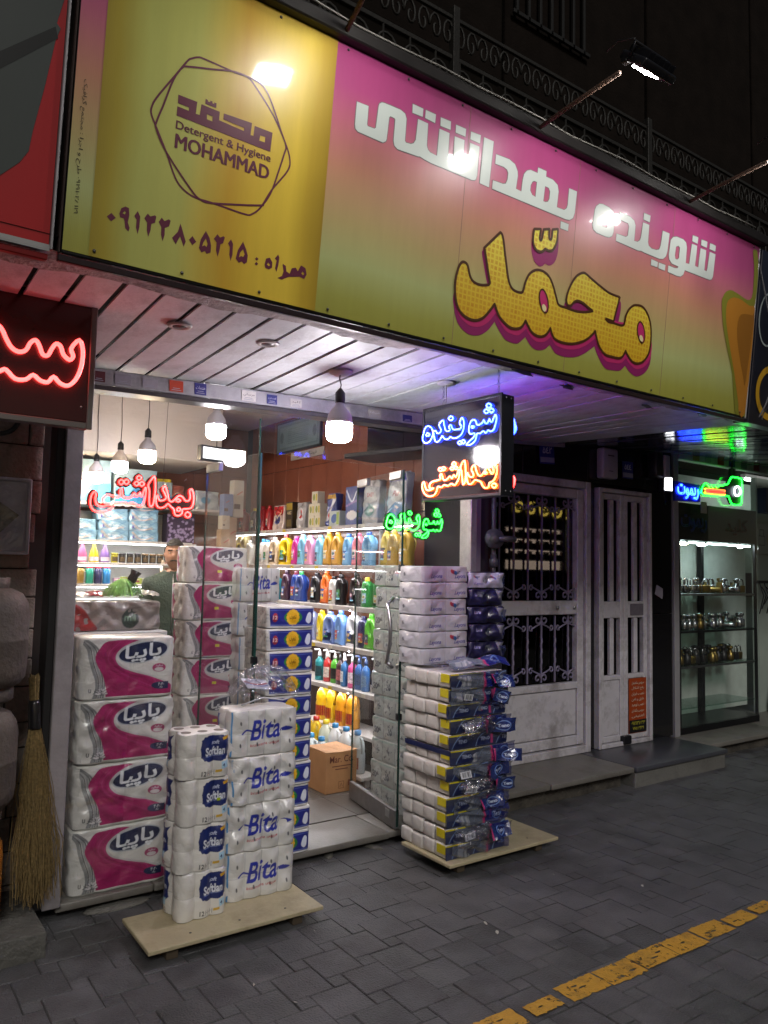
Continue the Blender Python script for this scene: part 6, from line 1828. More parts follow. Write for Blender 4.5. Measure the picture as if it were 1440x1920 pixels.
# dark packs beside them
PKD = Pack(.29, .22, .1, 2, 1, 1, .008, .05, 7, .012)
def darkp(seed):
    A = .28 / .09
    p = Paint(70, 26, A, '1d1a44' if seed else 'a9a8ba')
    r = random.Random(seed)
    if seed:
        p.rect(.76 * A, .45, .97 * A, .95, '8d8c9c')
        p.text('Lara', .2 * A, .7, .22, 'a9a4d0', shear=.3)
        p.poly([(.2 * A, .1), (.5 * A, .3), (.8 * A, .15), (.7 * A, .0)], '0c0b22')
    else:
        for x in (.15, .62):
            for k in range(3): p.ell((x + .03 * k) * A, .74 - .05 * k, .06, .10, ('a8323c', '7c2a54', '4c5a9c')[k], .6)
        p.text('Layona', .25 * A, .25, .25, '4a4690', shear=.3)
    return film(p, .28, .09, lambda x, z: PKD.front(x, z), None, .004)
DF = [darkp(0), darkp(1), darkp(2)]
def d_extra(i, o, r):
    mobj('printed_front', DF[0] if i == 4 else DF[1 + i % 2], FILM2, o)
    mobj('film_flap', FLAPS[(i + 2) % 5], FLP2, o, (.03, -.075, .02), (R(8), R(r.uniform(-6, 6)), r.uniform(-.05, .15)), (.62, .8, .9))
stack('napkin_pack', 'dark violet napkin pack, %s of the pile right of whitish ones', 'napkin pack', 'dark napkin packs on the right stack', 3.235, 3.54, 1.072, 5, .1, PKD.body(), [], .006, .004, 0, mat('violet_black_wrap', '221e3a', .3, 0, .3, 8, .6, 20, coat=.7), d_extra)
# a plain carton carries the outer half of the dark row
B_ = tag(B('carton', 3.16, 3.38, 3.46, 3.66, .075, 1.07, mat('dark_carton', '2a2833', .6), None, .004), 'dark carton behind the navy film stack, carrying the violet packs', 'box')
# ---- wrapped packs seen through the door leaf
PKG = Pack(.22, .42, .138, 1, 3, 1, .004, .02, 8, .004)
def greyside(seed):
    A = .41 / .13
    p = Paint(90, 32, A, 'c9ccc9')
    r = random.Random(seed)
    for k in range(1, 3): p.line([(k * A / 3, 0), (k * A / 3, 1)], .03, '84878a')
    for c in range(3):
        cx = (c + .5) * A / 3
        for k in range(14): p.ell(cx + r.uniform(-.32, .32), .45 + r.uniform(-.28, .3), r.uniform(.02, .07), r.uniform(.03, .1), r.choice(('5a5e6a', '6e7078', '3f445c', '7a6a70')), r.uniform(0, 3), .7)
        if seed: p.text('20', cx, .4, .3, '4a4e62')
    p.rect(0, .9, A, 1, '8fc4b8', .4)
    return side_film(film(p, .41, .13, lambda x, z: PKG.side(x, z), None, .004))
GS = [greyside(0), greyside(1), greyside(2)]
def g_extra(i, o, r): mobj('printed_side', GS[(i > 5) * 1 + (i % 2)], FILM2, o)
stack('diaper_pack', 'grey wrapped pack behind the glass door, %s of its stack', 'wrapped pack', 'grey wrapped packs behind the glass door', 3.075, 4.06, .07, 11, .138, PKG.body(), [], .008, .003, 0, mat('grey_translucent_wrap', 'cdd0cc', .35, 0, .1, 8, .5, 22, coat=.6), g_extra)
# ---- cardboard box in the aisle
CARD = mat('cardboard', '9a7048', .75, 0, .12, 10, .15, 80)
t = thing('cardboard_box', 'brown printed cardboard box on the shop floor', 'box', (2.915, 4.66, .07))
mobj('carton', boxm(.25, .27, .27, .004), CARD, t)
mobj('flap', boxm(.125, .275, .004, .001), CARD, t, (-.064, 0, .271), (0, R(2), 0))
mobj('flap', boxm(.125, .275, .004, .001), CARD, t, (.064, 0, .271), (0, R(-3), 0))
INK = mat('box_ink', '5a2c20', .8)
mobj('printed_text', text_mesh('Mar. Co.', h=.045, w=.19, bold=.01), INK, t, (0, -.137, .225))
for k in range(2): mobj('printed_line', boxm(.15 - .05 * k, .001, .006, 0), INK, t, (.0, -.1365, .175 - .02 * k))
mobj('printed_symbol', mesh(*join([stroke2([(-.02, 0), (.02, 0), (.02, .045), (-.02, .045)], .004, True), stroke2([(-.01, .01), (0, .035), (.01, .01)], .004)])), INK, t, (.0, -.137, .03))
mobj('printed_square', boxm(.04, .001, .04, 0), mat('box_ink_faded', '7a4a34', .8), t, (.075, -.1365, .04))
# ================================================================== bottles
def extr(loops, t, bev):
    cu = bpy.data.curves.new('c', 'CURVE')
    cu.dimensions = '2D'
    cu.fill_mode = 'BOTH'
    cu.extrude = max(t / 2 - bev, .001)
    cu.bevel_depth = bev
    cu.bevel_resolution = 1
    cu.offset = -bev
    for l in loops:
        sp = cu.splines.new('POLY')
        sp.points.add(len(l) - 1)
        for i, p in enumerate(l): sp.points[i].co = (p[0], p[1], 0, 1)
        sp.use_cyclic_u = True
    o = bpy.data.objects.new('c', cu)
    C.objects.link(o)
    dg = bpy.context.evaluated_depsgraph_get()
    me = o.evaluated_get(dg).to_mesh()
    v = [(p.co.x, -p.co.z, p.co.y) for p in me.vertices]
    f = [tuple(q.vertices) for q in me.polygons]
    o.evaluated_get(dg).to_mesh_clear()
    bpy.data.objects.remove(o)
    bpy.data.curves.remove(cu)
    return v, f
def bottle_mesh(outline, grip, t, through=False):
    o = smooth_loop(outline, 3)
    g_ = smooth_loop(grip, 3)
    parts = [extr([o, g_], t, t * .30)]
    if not through: parts.append(extr([[(p[0] * .93, p[1] * .97 + .004) for p in o]], t * .42, t * .1))
    bm = bmesh.new()
    v, f = join(parts)
    me = mesh(v, f, True)
    bm.free()
    return me
H = .27
sc = lambda L, w: [(x * w, z * H) + tuple(e) for x, z, *e in L]
OUT = {
 'softener': (sc([(-.46, 0), (.42, 0), (.5, .04), (.47, .3), (.5, .55), (.46, .7), (.3, .83), (.2, .885, 1), (-.2, .885, 1), (-.3, .80), (-.46, .66), (-.5, .5), (-.48, .25), (-.5, .05)], .118), sc([(.22, .42), (.34, .55), (.34, .68), (.18, .76), (.08, .72), (.02, .6), (.1, .48)], .118)),
 'jug': (sc([(-.46, 0), (.46, 0), (.5, .05), (.5, .5), (.46, .72), (.3, .84), (.16, .885, 1), (-.16, .885, 1), (-.3, .82), (-.46, .66), (-.5, .4), (-.5, .05)], .15), sc([(.08, .42), (.3, .46), (.38, .6), (.3, .72), (.1, .74), (-.06, .6)], .15)),
 'slim': (sc([(-.46, 0), (.46, 0), (.5, .05), (.48, .5), (.5, .68), (.34, .80), (.2, .84, 1), (-.2, .84, 1), (-.32, .80), (-.46, .68), (-.5, .45), (-.48, .05)], .10), sc([(.25, .36), (.34, .5), (.32, .66), (.2, .7), (.14, .6), (.16, .45)], .10)),
}
BM = {k: bottle_mesh(*v, .07, k == 'jug') for k, v in OUT.items()}
CAPM = lathe([(.021, 0), (.022, .004), (.021, .026), (.019, .030), (.0001, .031)], 14)
LAB = mesh(*slab([[(.028 * math.cos(a), .038 * math.sin(a)) for a in np.arange(16) * math.pi / 8]], .002))
LABR = mesh(*slab([smooth_loop([(-.03, -.04), (.02, -.04), (.03, .0), (.012, .045), (-.03, .04)], 2)], .002))
MRK = mesh(*slab([[(.018 * math.cos(a), .009 * math.sin(a)) for a in np.arange(10) * math.pi / 5]], .001))
TXT1, TXT2 = text_mesh('Lav', h=.016, bold=.03), text_mesh(ar('نرم'), h=.018, bold=.02)
def plast(c): return mat('plastic_' + c, c, .3, 0, .06, 8, coat=.3)
def label_art(seed):
    r = random.Random(seed)
    p = Paint(22, 30, .72, r.choice(('d8d4cc', 'c9b878', 'b04a3c', '2f4a90', '8fb8d0', 'd0a0b4', '3c7a4a', '2a2430')))
    c = lambda: r.choice(('d8d4cc', 'c03a34', '26408a', 'd2b42a', '3c8a4a', 'c06a9a', '1c1c28', '8ac0d8'))
    p.ell(.36, .62, r.uniform(.2, .32), r.uniform(.14, .22), c(), r.uniform(-.4, .4))
    p.ell(.36, .62, .16, .10, c(), .2)
    p.text(r.choice(('Lav', 'Active', 'Soft', ar('نرم'), ar('گلی'))), .36, .63, .13, 'e8e4dc' if r.random() < .5 else '1c2250', w=.42, bold=.03, rot=.1)
    p.rect(0, .0, .72, r.uniform(.08, .2), c())
    for k in range(3): p.line([(.1, .34 - .06 * k), (r.uniform(.4, .64), .35 - .06 * k)], .022, '5a5a60')
    p.ell(r.uniform(.15, .55), .26, .09, .08, c())
    return film(p, .058, .082, lambda x, z: 9 * x * x, None, -.041)
LABELS = [label_art(k) for k in range(14)]
_bn = [0]
def bottle(kind, x, y, z, rz, col, cap, lab, cname, label, cat, group, s=1.0, mark='d8d8d8', name=None):
    _bn[0] += 1
    q = random.Random(_bn[0])
    t = mobj(name or 'detergent_bottle', BM[kind], plast(col), None, (x + q.uniform(-.02, .03), y + q.uniform(-.012, .012), z), (0, 0, rz + q.uniform(-.15, .15)), (s * q.uniform(.94, 1.06), s, s * q.uniform(.92, 1.02)))
    tag(t, label, cat, group)
    top = .84 if kind == 'slim' else .885
    mobj('cap', CAPM, plast(cap), t, (0, 0, top * H - .002), (0, 0, 0), (1, 1, q.uniform(.8, 1.25)))
    hw = {'softener': .020, 'jug': .028, 'slim': .008}[kind]
    mobj('label', LABELS[q.randrange(14)], FILM, t, (-hw, -.0385, (.30 + q.uniform(-.03, .03)) * H), (0, 0, 0), (.95, 1, q.uniform(.8, 1.1)))
    return t
RZ = R(-90)
SHN = {1: 'top', 2: 'second', 3: 'third', 4: 'fourth', 5: 'fifth'}
GRP = 'bottles on the brown wall shelves'
row2 = [(6.77, 'slim', 'c9c5be', 'c9c5be', 'b0a8a0', 'grey-white'), (6.56, 'slim', 'dad7d0', '2f8ac0', 'c8a050', 'white'), (6.42, 'slim', 'dad7d0', '2f8ac0', 'c86a50', 'white'), (6.28, 'jug', 'c9b79a', 'd0c8b8', '8a5a3a', 'beige'), (6.09, 'jug', 'd9be12', 'b03a4a', '5a3018', 'yellow'), (5.91, 'softener', 'b3207c', 'c03a8a', '6a8a3c', 'magenta'), (5.77, 'softener', '79b8d6', '79b8d6', '2a3f80', 'light blue'), (5.62, 'softener', 'd795b8', 'd795b8', '4a4a90', 'pink'), (5.49, 'softener', '79b8d6', '79b8d6', '16306a', 'light blue'), (5.36, 'softener', 'b98a2a', 'b98a2a', '8a6a2a', 'gold'), (5.215, 'softener', 'b98a2a', 'b98a2a', '8a6a2a', 'gold'), (5.055, 'softener', '6aa4d0', '2f62b0', '3a70b0', 'sky blue'), (4.90, 'softener', 'd9808c', 'd06080', 'b03040', 'rose'), (4.75, 'softener', '6aa4d0', '2f52a0', '3a70b0', 'sky blue'), (4.59, 'softener', 'b09a3c', 'b8a440', '8a7a30', 'olive gold'), (4.45, 'softener', 'a88a30', 'b09038', '7a6020', 'dull gold'), (4.31, 'softener', 'a88a30', 'b09038', '7a6020', 'dull gold')]
row3 = [(6.22, 'slim', '2f9ab0', 'b03a3a', 'd0d0d0', 'cyan'), (6.06, 'softener', '3a2338', '3a2338', 'b09ab0', 'dark purple'), (5.91, 'softener', '26408a', '8a3048', 'c04a3c', 'blue'), (5.76, 'softener', '26408a', '2f8a4a', 'a0b040', 'blue'), (5.58, 'jug', '1b1b20', '1b1b20', 'a0a0b0', 'black'), (5.40, 'softener', 'c9601a', 'c9601a', '4a4a80', 'orange'), (5.275, 'slim', 'cfcfcc', '1d1d20', '2a2a2a', 'white'), (5.14, 'slim', '1a1618', '1d1d20', '9a4a3a', 'black'), (4.965, 'jug', '1d1517', '22181a', 'c0786a', 'black'), (4.80, 'slim', '2f9a48', 'c9b01c', '2a6a3a', 'green'), (4.62, 'slim', '2f8a40', 'c9b01c', '2a6a3a', 'green')]
row4 = [(5.62, 'jug', '8f97c4', '7f87b4', '6a3a3a', 'lavender'), (5.44, 'softener', 'd2bc1a', 'd2bc1a', '8a3a2a', 'yellow'), (5.27, 'jug', '7a94d0', '6a84c0', '9a4a3c', 'periwinkle'), (5.12, 'softener', '6f9ad6', '4f7ac0', 'c05a5a', 'light blue'), (4.965, 'jug', 'd8dade', 'c9cbd0', 'b0a890', 'white'), (4.83, 'slim', '2c2a58', '2c2a58', '4a9a5a', 'navy'), (4.72, 'softener', '5aae2c', '4a9a28', '2a5a7a', 'lime green'), (4.56, 'softener', '3a8a3a', '2a7a2a', '2a5a7a', 'green')]
for shelf, row in ((2, row2), (3, row3), (4, row4)):
    for i, (y, k, c, cp, lb, cn) in enumerate(row):
        bottle(k, 3.275, y, SZ[shelf - 1] - (0.31 if False else 0) - .31 + .001 if False else SZ[shelf - 1] + .001, RZ + rnd.uniform(-.08, .08), c, cp, lb, cn, '%s detergent bottle, %s from left on %s shelf of brown wall' % (cn, ORD[i], SHN[shelf]), 'bottle', GRP, 1.0 if k != 'slim' else .92)
# pump bottles on the fifth shelf
PB = lathe([(.030, 0), (.034, .006), (.034, .12), (.030, .14), (.014, .155), (.013, .165)], 16, 1, .8)
PH_ = mesh(*join([tube([(0, 0, .165), (0, 0, .178), (0, 0, .205)], .010, n=8, radii=[.014, .014, .006]), tube([(0, 0, .205), (-.01, 0, .212), (-.045, 0, .208)], .007, n=6)]), smooth=True)
PL = mesh([(.0348 * math.cos(a), .0348 * .8 * math.sin(a), z) for z in (.03, .10) for a in [R(-150 + 20 * k) for k in range(7)]], [(k, k + 1, k + 8, k + 7) for k in range(6)], True)
for i, (y, c, hd_, lb, cn) in enumerate(((5.43, '2a8a90', 'c9c9c9', '2a4a50', 'teal'), (5.33, 'b02a2a', 'd0c8c0', 'd8c8c0', 'red'), (5.23, '4a9a2a', 'd8d8d8', '2a2a2a', 'green'), (5.14, '3a2028', '202020', 'b06a6a', 'dark red'), (5.05, '2f6aa0', 'dcdcdc', 'd8dce0', 'blue and white'), (4.955, 'd0508a', 'dcdcdc', 'e0d0d8', 'pink'), (4.86, '1f5fa8', '1a3a70', '2a4a80', 'deep blue'), (4.76, '2a6ab0', '1a3a70', '6a8ab0', 'blue'), (4.66, 'b9c4d0', 'dcdcdc', '4a6a9a', 'pale'))):
    t = tag(mobj('pump_bottle', PB, plast(c), None, (3.27 + rnd.uniform(-.01, .02), y, SZ[4] + .001), (0, 0, RZ + rnd.uniform(-.5, .5)), (1.15, 1.15, 1.15)), '%s pump soap bottle, %s from left on the fifth shelf' % (cn, ORD[i]), 'bottle', 'pump bottles on the fifth shelf')
    mobj('pump', PH_, plast(hd_), t)
    mobj('label', PL, mat('label_' + lb, lb, .4, 0, .5, 90), t)
# jugs on the floor
JG = lathe([(.058, 0), (.064, .01), (.064, .13), (.058, .15), (.062, .165), (.055, .21), (.03, .25), (.02, .262), (.02, .268)], 18, 1, .85)
JC = lathe([(.024, .262), (.025, .268), (.024, .292), (.0001, .296)], 14)
JH = tubem([(.028, 0, .245), (.06, 0, .235), (.066, 0, .18), (.058, 0, .14)], .009, n=6)
JL = mesh([(.0648 * math.cos(a), .0648 * .85 * math.sin(a), z) for z in (.035, .115) for a in [R(-150 + 20 * k) for k in range(7)]], [(k, k + 1, k + 8, k + 7) for k in range(6)], True)
js = [(3.30, 5.42, .38, 'd0a81a', 'b02a20', '9a2a20', 'yellow'), (3.30, 5.28, .38, 'd0a81a', 'b02a20', '9a2a20', 'yellow'), (3.30, 5.13, .38, 'c98a1a', 'b02a20', '9a2a20', 'amber'), (3.30, 4.98, .38, 'c98a1a', 'c03a20', '9a2a20', 'amber'),
      (3.14, 5.40, .15, 'd2ae20', 'b02a20', '9a2a20', 'yellow'), (3.14, 5.25, .15, 'd2ae20', 'b02a20', '9a2a20', 'yellow'), (3.13, 5.09, .15, 'c9cdb8', 'd0b82a', '2a5a9a', 'white'), (3.12, 4.94, .15, 'd8dcdc', '2a7ab0', '2a4a8a', 'white'), (3.12, 4.79, .15, 'd8dcdc', '2a7ab0', '2a4a8a', 'white'), (3.12, 4.64, .15, 'a9b4b8', '3a7ab0', '9a4a2a', 'clear'),
      (2.99, 5.22, .07, 'bfc8c4', 'd0b82a', '8a9aa0', 'clear'), (2.99, 5.07, .07, 'b9c4c6', '2a8ac0', '8a9aa0', 'clear'), (2.99, 4.92, .07, 'b9c4c6', '2a7ab0', '8a9aa0', 'clear')]
pl_ = thing('floor_shelf', 'low stepped shelf carrying the yellow and white jugs', 'shelf', (3.2, 5.1, .07))
B('board', 3.21, 3.48, 4.5, 5.6, .355, .38, SHW, pl_, .003)
B('board', 3.06, 3.205, 4.5, 5.6, .125, .15, SHW, pl_, .003)
for y in (4.52, 5.56): B('leg', 3.3, 3.34, y, y + .03, .07, .354, SHW, pl_, .002)
for y in (4.52, 5.56): B('leg', 3.11, 3.15, y, y + .03, .07, .124, SHW, pl_, .002)
cnt_ = {}
for i, (x, y, z, c, cp, lb, cn) in enumerate(js):
    rowi = 0 if z > .3 else (1 if z > .1 else 2)
    k = cnt_.get(rowi, 0)
    cnt_[rowi] = k + 1
    t = tag(mobj('bleach_jug', JG, plast(c), None, (x, y, z + .001), (0, 0, RZ + rnd.uniform(-.3, .3))), '%s cleaner jug, %s from left in the %s floor row' % (cn, ORD[k], ['upper', 'middle', 'front'][rowi]), 'jug', 'cleaner jugs near the floor')
    mobj('cap', JC, plast(cp), t)
    mobj('handle', JH, plast(c), t)
    mobj('label', JL, mat('label_' + lb, lb, .4, 0, .5, 90), t)
# top shelf: boxes, bags, red bottles
def carton(x, y, z, w, d, h, rz, base, shapes, label, cat='box', name='carton'):
    t = tag(mobj(name, boxm(w, d, h, .002), mat('carton_' + base, base, .45, 0, .1, 10, coat=.3), None, (x, y, z), (0, 0, rz)), label, cat)
    A = w / h
    p = Paint(36, 36, A, base, 1)
    for k, a in shapes: getattr(p, k)(*a)
    mobj('printed_front', film(p, w * .98, h * .98, None, None, h * .01), FILM, t, (0, -d / 2 - .0012, 0))
    return t
def pouch(x, y, z, w, h, rz, base, shapes, label, name='detergent_pouch', metal=False):
    P = Pack(w, .07, h, 1, 1, 1, .0, .0, int(y * 100) % 17, .008)
    t = tag(mobj(name, P.body(), mat('pouch_' + base, base, .28, .3 if metal else 0, .15, 12, .5, 20, coat=.6), None, (x, y, z), (R(-4), 0, rz)), label, 'pouch')
    A = w / h
    p = Paint(40, 50, A, base)
    for k, a in shapes: getattr(p, k)(*a)
    mobj('printed_front', film(p, w * .92, h * .94, lambda X, Z: P.front(X, Z, .003), None, h * .03), attr('foil_film', .25, .8, .6, 20, .7), t)
    mobj('crimped_edge', boxm(w * .96, .006, .02, .002), mat('pouch_' + base, base), t, (0, 0, h - .012))
    return t
z1 = SZ[0] + .001
bottle('slim', 3.30, 6.81, z1, RZ, '3a2838', 'd0b01a', 'b0406a', 'dark', 'dark bottle with yellow cap at the left end of the top shelf', 'bottle', GRP, .9)
bottle('jug', 3.30, 7.05, z1, RZ, 'a81a20', 'a81a20', '5a1015', 'red', 'red jug at the far left of the top shelf', 'bottle', GRP, .9)
bottle('slim', 3.30, 6.58, z1, RZ, 'a81a20', 'a81a20', 'c9a060', 'red', 'red bottle, left of the pair on the top shelf', 'bottle', GRP, .95)
bottle('slim', 3.28, 6.42, z1, RZ, 'b01c24', 'b01c24', '8a1015', 'red', 'red bottle, right of the pair on the top shelf', 'bottle', GRP, .9)
pouch(3.29, 6.22, z1, .19, .22, RZ, 'c9b8b0', [('rect', (0, .6, 1, 1, 'a81a20')), ('ell', (.4, .4, .25, .2, '2a3a7a')), ('line', ([(.1, .8), (.35, .45), (.7, .8)], .06, 'd8c8a0'))], 'white pouch with red top on the top shelf')
carton(3.28, 5.985, z1, .11, .07, .24, RZ, '2a2018', [('rect', (0, .7, 1, .95, 'a8902a')), ('text', ('ABC', .23, .6, .12, 'c8b890')), ('rect', (.05, .1, .4, .35, '6a5a30'))], 'black and gold box on the top shelf')
carton(3.32, 5.87, z1, .09, .06, .2, RZ, 'a8902a', [('rect', (.05, .1, .4, .5, '3a3018'))], 'gold box behind the black one on the top shelf')
pouch(3.27, 5.77, z1, .15, .22, RZ, '9a9a9c', [('ell', (.34, .55, .22, .3, 'c9c9cc', .5)), ('poly', ([(.2, .4), (.4, .75), (.5, .6), (.35, .35)], 'b02a2a'))], 'silver pouch with red mark on the top shelf', metal=True)
for i, (y, zz) in enumerate(((5.60, 0), (5.50, 0), (5.60, .101), (5.505, .101), (5.55, .202))):
    carton(3.28, y, z1 + zz, .09, .07, .10, RZ, 'c9c4b0', [('ell', (.35, .5, .18, .3, '7a8a2a')), ('rect', (.6, .2, .85, .8, 'b8a83a'))], ['cream soap box, lower left of the pile on the top shelf', 'cream soap box, lower right of the pile on the top shelf', 'cream soap box, upper left of the pile on the top shelf', 'cream soap box, upper right of the pile on the top shelf', 'cream soap box crowning the pile on the top shelf'][i])
pouch(3.29, 5.32, z1, .12, .27, RZ + .1, '2a3a7a', [('line', ([(.05, .2), (.25, .6), (.4, .95)], .14, 'b9b9c4')), ('ell', (.2, .3, .12, .1, 'b02a3a')), ('rect', (0, .85, 1, 1, 'b08a3a'))], 'blue and silver pouch on the top shelf')
carton(3.26, 5.20, z1, .15, .07, .12, RZ, 'a9b4b0', [('ell', (.6, .5, .4, .3, '3a5a9a', .3)), ('rect', (.9, .1, 1.2, .9, '8aa03a'))], 'small pale carton with blue swirl on the top shelf')
carton(3.29, 4.985, z1, .17, .09, .30, RZ, '26357e', [('line', ([(.05, .9), (.3, .6), (.5, .85)], .05, 'c0c8e0', 4)), ('ell', (.3, .25, .25, .12, 'c9c9cc')), ('line', ([(.02, .5), (.5, .62)], .05, '7a5aa0'))], 'tall blue detergent box on the top shelf')
pouch(3.29, 4.76, z1, .2, .33, RZ, 'a4a6a8', [('ell', (.3, .68, .24, .2, 'c4c6c8')), ('text', ('EASY', .3, .68, .10, 'a82a3a')), ('ell', (.3, .3, .2, .15, '6a8a7a'))], 'large silver pouch with red lettering on the top shelf', metal=True)
pouch(3.28, 4.42, z1, .22, .36, RZ, 'aab0b4', [('rect', (0, .84, 1, 1, '3a4690')), ('ell', (.3, .58, .2, .2, 'c8cccc')), ('text', ('Per', .3, .58, .12, 'a02a3a', None, .02, .3)), ('ell', (.4, .2, .3, .2, '4a7ab0'))], 'large white pouch with violet top at the right of the top shelf')
pouch(3.25, 6.95, 1.61 + .01, .22, .3, RZ, '9a8a5a', [('ell', (.36, .5, .2, .2, 'c9b01c')), ('ell', (.36, .5, .12, .12, '2a3a2a')), ('rect', (.0, .0, .1, 1, '2a2a20'))], 'tan pouch with yellow flower at the far end of the second shelf')
for i, (y, c, cn) in enumerate(((7.0, '5a9a3a', 'green'), (7.2, 'c9c9c0', 'white'))):
    bottle('jug', 3.28, y, SZ[2] + .001, RZ, c, c, 'a0a0a0', cn, '%s jug far along the third shelf' % cn, 'bottle', GRP)
# ================================================================== back shelf goods
BPK = Pack(.26, .2, .085, 1, 1, 1, 0, .0, 3, .008)
bp_ = Paint(50, 24, 3, '7fa9c4')
for k in range(9): bp_.line([(rnd.uniform(0, .5), rnd.uniform(0, 1)), (rnd.uniform(1, 1.6), rnd.uniform(0, 1)), (rnd.uniform(2.2, 3), rnd.uniform(0, 1))], rnd.uniform(.04, .14), rnd.choice(('a9c8d8', '5a8ab4', 'b9c8c8', 'c9b0a0')), 4, .7)
bp_.text('My baby', 1.4, .5, .3, 'dce8ee', shear=.3)
bp_.ell(.35, .4, .12, .16, '5a4a9a')
fBP = film(bp_, .25, .078, lambda x, z: BPK.front(x, z, .002), None, .003)
bBP = BPK.body()
BLUEW = mat('baby_blue_wrap', '7fa9c4', .35, 0, .15, 6, .4, 20, coat=.5)
for c, (x, n) in enumerate(((1.66, 2), (1.93, 4), (2.195, 4))):
    for i in range(n):
        o = tag(mobj('diaper_pack', bBP, BLUEW, None, (x + rnd.uniform(-.01, .01), 6.76, 1.791 + i * .084), (0, 0, rnd.uniform(-.04, .04))), 'light blue soft pack, %s of %s column on the back shelf' % (from_bottom(i, n), ['left', 'middle', 'right'][c]), 'diaper pack', 'blue packs on the back shelf')
        mobj('printed_front', fBP, FILM, o)
for i, (x, w, c, z, h) in enumerate(((1.68, .42, '7d97a6', 2.101, .36), (2.10, .36, '8ba0ab', 2.101, .31), (2.36, .13, '808c92', 2.101, .22))):
    carton(x, 6.80, z, w, .3, h, 0, c, [('rect', (0, 0, 2, .45, '4a9ac8')), ('ell', (.3, .5, .2, .25, '7ab8dc')), ('ell', (.7, .3, .2, .2, '3a86bc')), ('rect', (.1, .2, .2, .3, 'b04a4a'))], ['large blue and white carton at the left of the high shelf', 'blue and white carton in the middle of the high shelf', 'small blue carton at the right of the high shelf'][i])
SPB = lathe([(.036, 0), (.042, .008), (.042, .05), (.034, .085), (.018, .12), (.013, .145), (.013, .15)], 16, 1, .7)
SPH = mesh(*join([tube([(0, 0, .15), (0, 0, .17), (-.012, 0, .185), (-.04, 0, .183)], .011, n=7), tube([(-.03, 0, .178), (-.034, 0, .155)], .004, n=5)]), smooth=True)
for i, (x, c, cn) in enumerate(((1.70, 'c05a84', 'pink'), (1.795, 'c9b01c', 'yellow'), (1.885, '7a5a9a', 'purple'))):
    t = tag(mobj('spray_bottle', SPB, plast(c), None, (x, 6.72, 1.601)), '%s trigger spray bottle on the back shelf' % cn, 'bottle', 'spray bottles on the back shelf')
    mobj('trigger_head', SPH, plast(['c05a84', 'd8d0b8', 'cdbfd8'][i]), t)
    mobj('label', mesh([(.0425 * math.cos(a), .0425 * .7 * math.sin(a), z) for z in (.012, .045) for a in [R(-150 + 20 * k) for k in range(7)]], [(k, k + 1, k + 8, k + 7) for k in range(6)], True), mat('label_e0c8d0', 'd8c8d0', .4), t)
JAR = lathe([(.026, 0), (.028, .004), (.028, .06), (.026, .064)], 14)
JARC = lathe([(.029, .064), (.029, .084), (.0001, .086)], 14)
for i in range(9):
    c = 'b8b01c' if i == 0 else '1f1a18'
    t = tag(mobj('jar', JAR, plast(c), None, (1.965 + i * .066, 6.71, 1.601)), '%s jar, %s from left in the row on the back shelf' % ('yellow-lidded' if i == 0 else 'dark', ORD[i]), 'jar', 'jars on the back shelf')
    mobj('lid', JARC, plast('a8a01c' if i == 0 else ('6a5028' if i > 3 else '26262a')), t)
    mobj('label', mesh([(.0286 * math.cos(a), .0286 * math.sin(a), z) for z in (.012, .05) for a in [R(-150 + 20 * k) for k in range(7)]], [(k, k + 1, k + 8, k + 7) for k in range(6)], True), mat('label_5a4a30', '5a4a30', .4, 0, .5, 90), t)
CAN = lathe([(.03, 0), (.032, .005), (.032, .115), (.026, .125), (.026, .128)], 14)
CANC = lathe([(.027, .128), (.028, .15), (.0001, .153)], 12)
for i, (x, c, cn) in enumerate(((1.69, '8a6a2a', 'amber'), (1.765, '1f8a70', 'teal'), (1.835, '2a2a50', 'navy'), (1.905, '2a7ab0', 'blue'))):
    t = tag(mobj('spray_can', CAN, plast(c), None, (x, 6.71, 1.421)), '%s can with coloured cap on the low back shelf' % cn, 'can', 'cans on the back shelf')
    mobj('cap', CANC, plast('b02a3a' if i else '1a1a1a'), t)
rj = random.Random(8)
for i in range(9):
    x = 1.985 + i * .062
    h = rj.choice((.05, .06, .09))
    c = rj.choice(('b9b060', 'a0b050', 'c9a0b0', 'b05a70', 'c0b8a0'))
    carton(x, 6.70, 1.421, .05, .05, h, 0, c, [('rect', (.1, .3, .6, .6, '8a3a4a')), ('rect', (.1, .7, .6, .85, 'd8d0c0'))], 'small cosmetic box, %s from left on the low back shelf' % ORD[i], 'box', 'cosmetic_box')
for k in range(3):
    carton(2.53, 6.68, 1.421 + k * .052, .10, .07, .05, 0, '9a1f4a', [('rect', (.3, .3, 1.5, .6, 'd0b0c0'))], 'magenta box, %s of the small pile on the low back shelf' % from_bottom(k, 3))
    carton(2.41, 6.68, 1.481 + k * .052, .09, .07, .05, 0, 'c9b8a0', [('rect', (.3, .3, 1.3, .6, 'b06a50'))], 'pale box, %s of the little tower on the low back shelf' % from_bottom(k, 3))
pouch(2.36, 6.72, 2.101 - .0, .15, .01 + .24, 0, 'c9b01c', [('ell', (.3, .5, .15, .25, 'd8c860'))], 'yellow pouch on the high back shelf')
pouch(2.49, 6.72, 2.101, .13, .2, .3, 'b0584a', [('ell', (.3, .5, .2, .2, 'd8b0a0')), ('rect', (0, 0, 1, .25, '4a4a90'))], 'red and pink pouch on the high back shelf')
pouch(2.78, 6.72, 2.101, .22, .17, 0, 'a9b4bc', [('ell', (.5, .5, .3, .2, '6a9ab8'))], 'pale blue pouch at the right of the high back shelf')
carton(2.55, 6.80, 1.791, .26, .12, .26, 0, '3a2848', [('ell', (rj.uniform(0, 1), rj.uniform(0, 1), .05, .05, 'a090b8')) for k in range(60)], 'purple speckled pack hanging beside the back shelf')
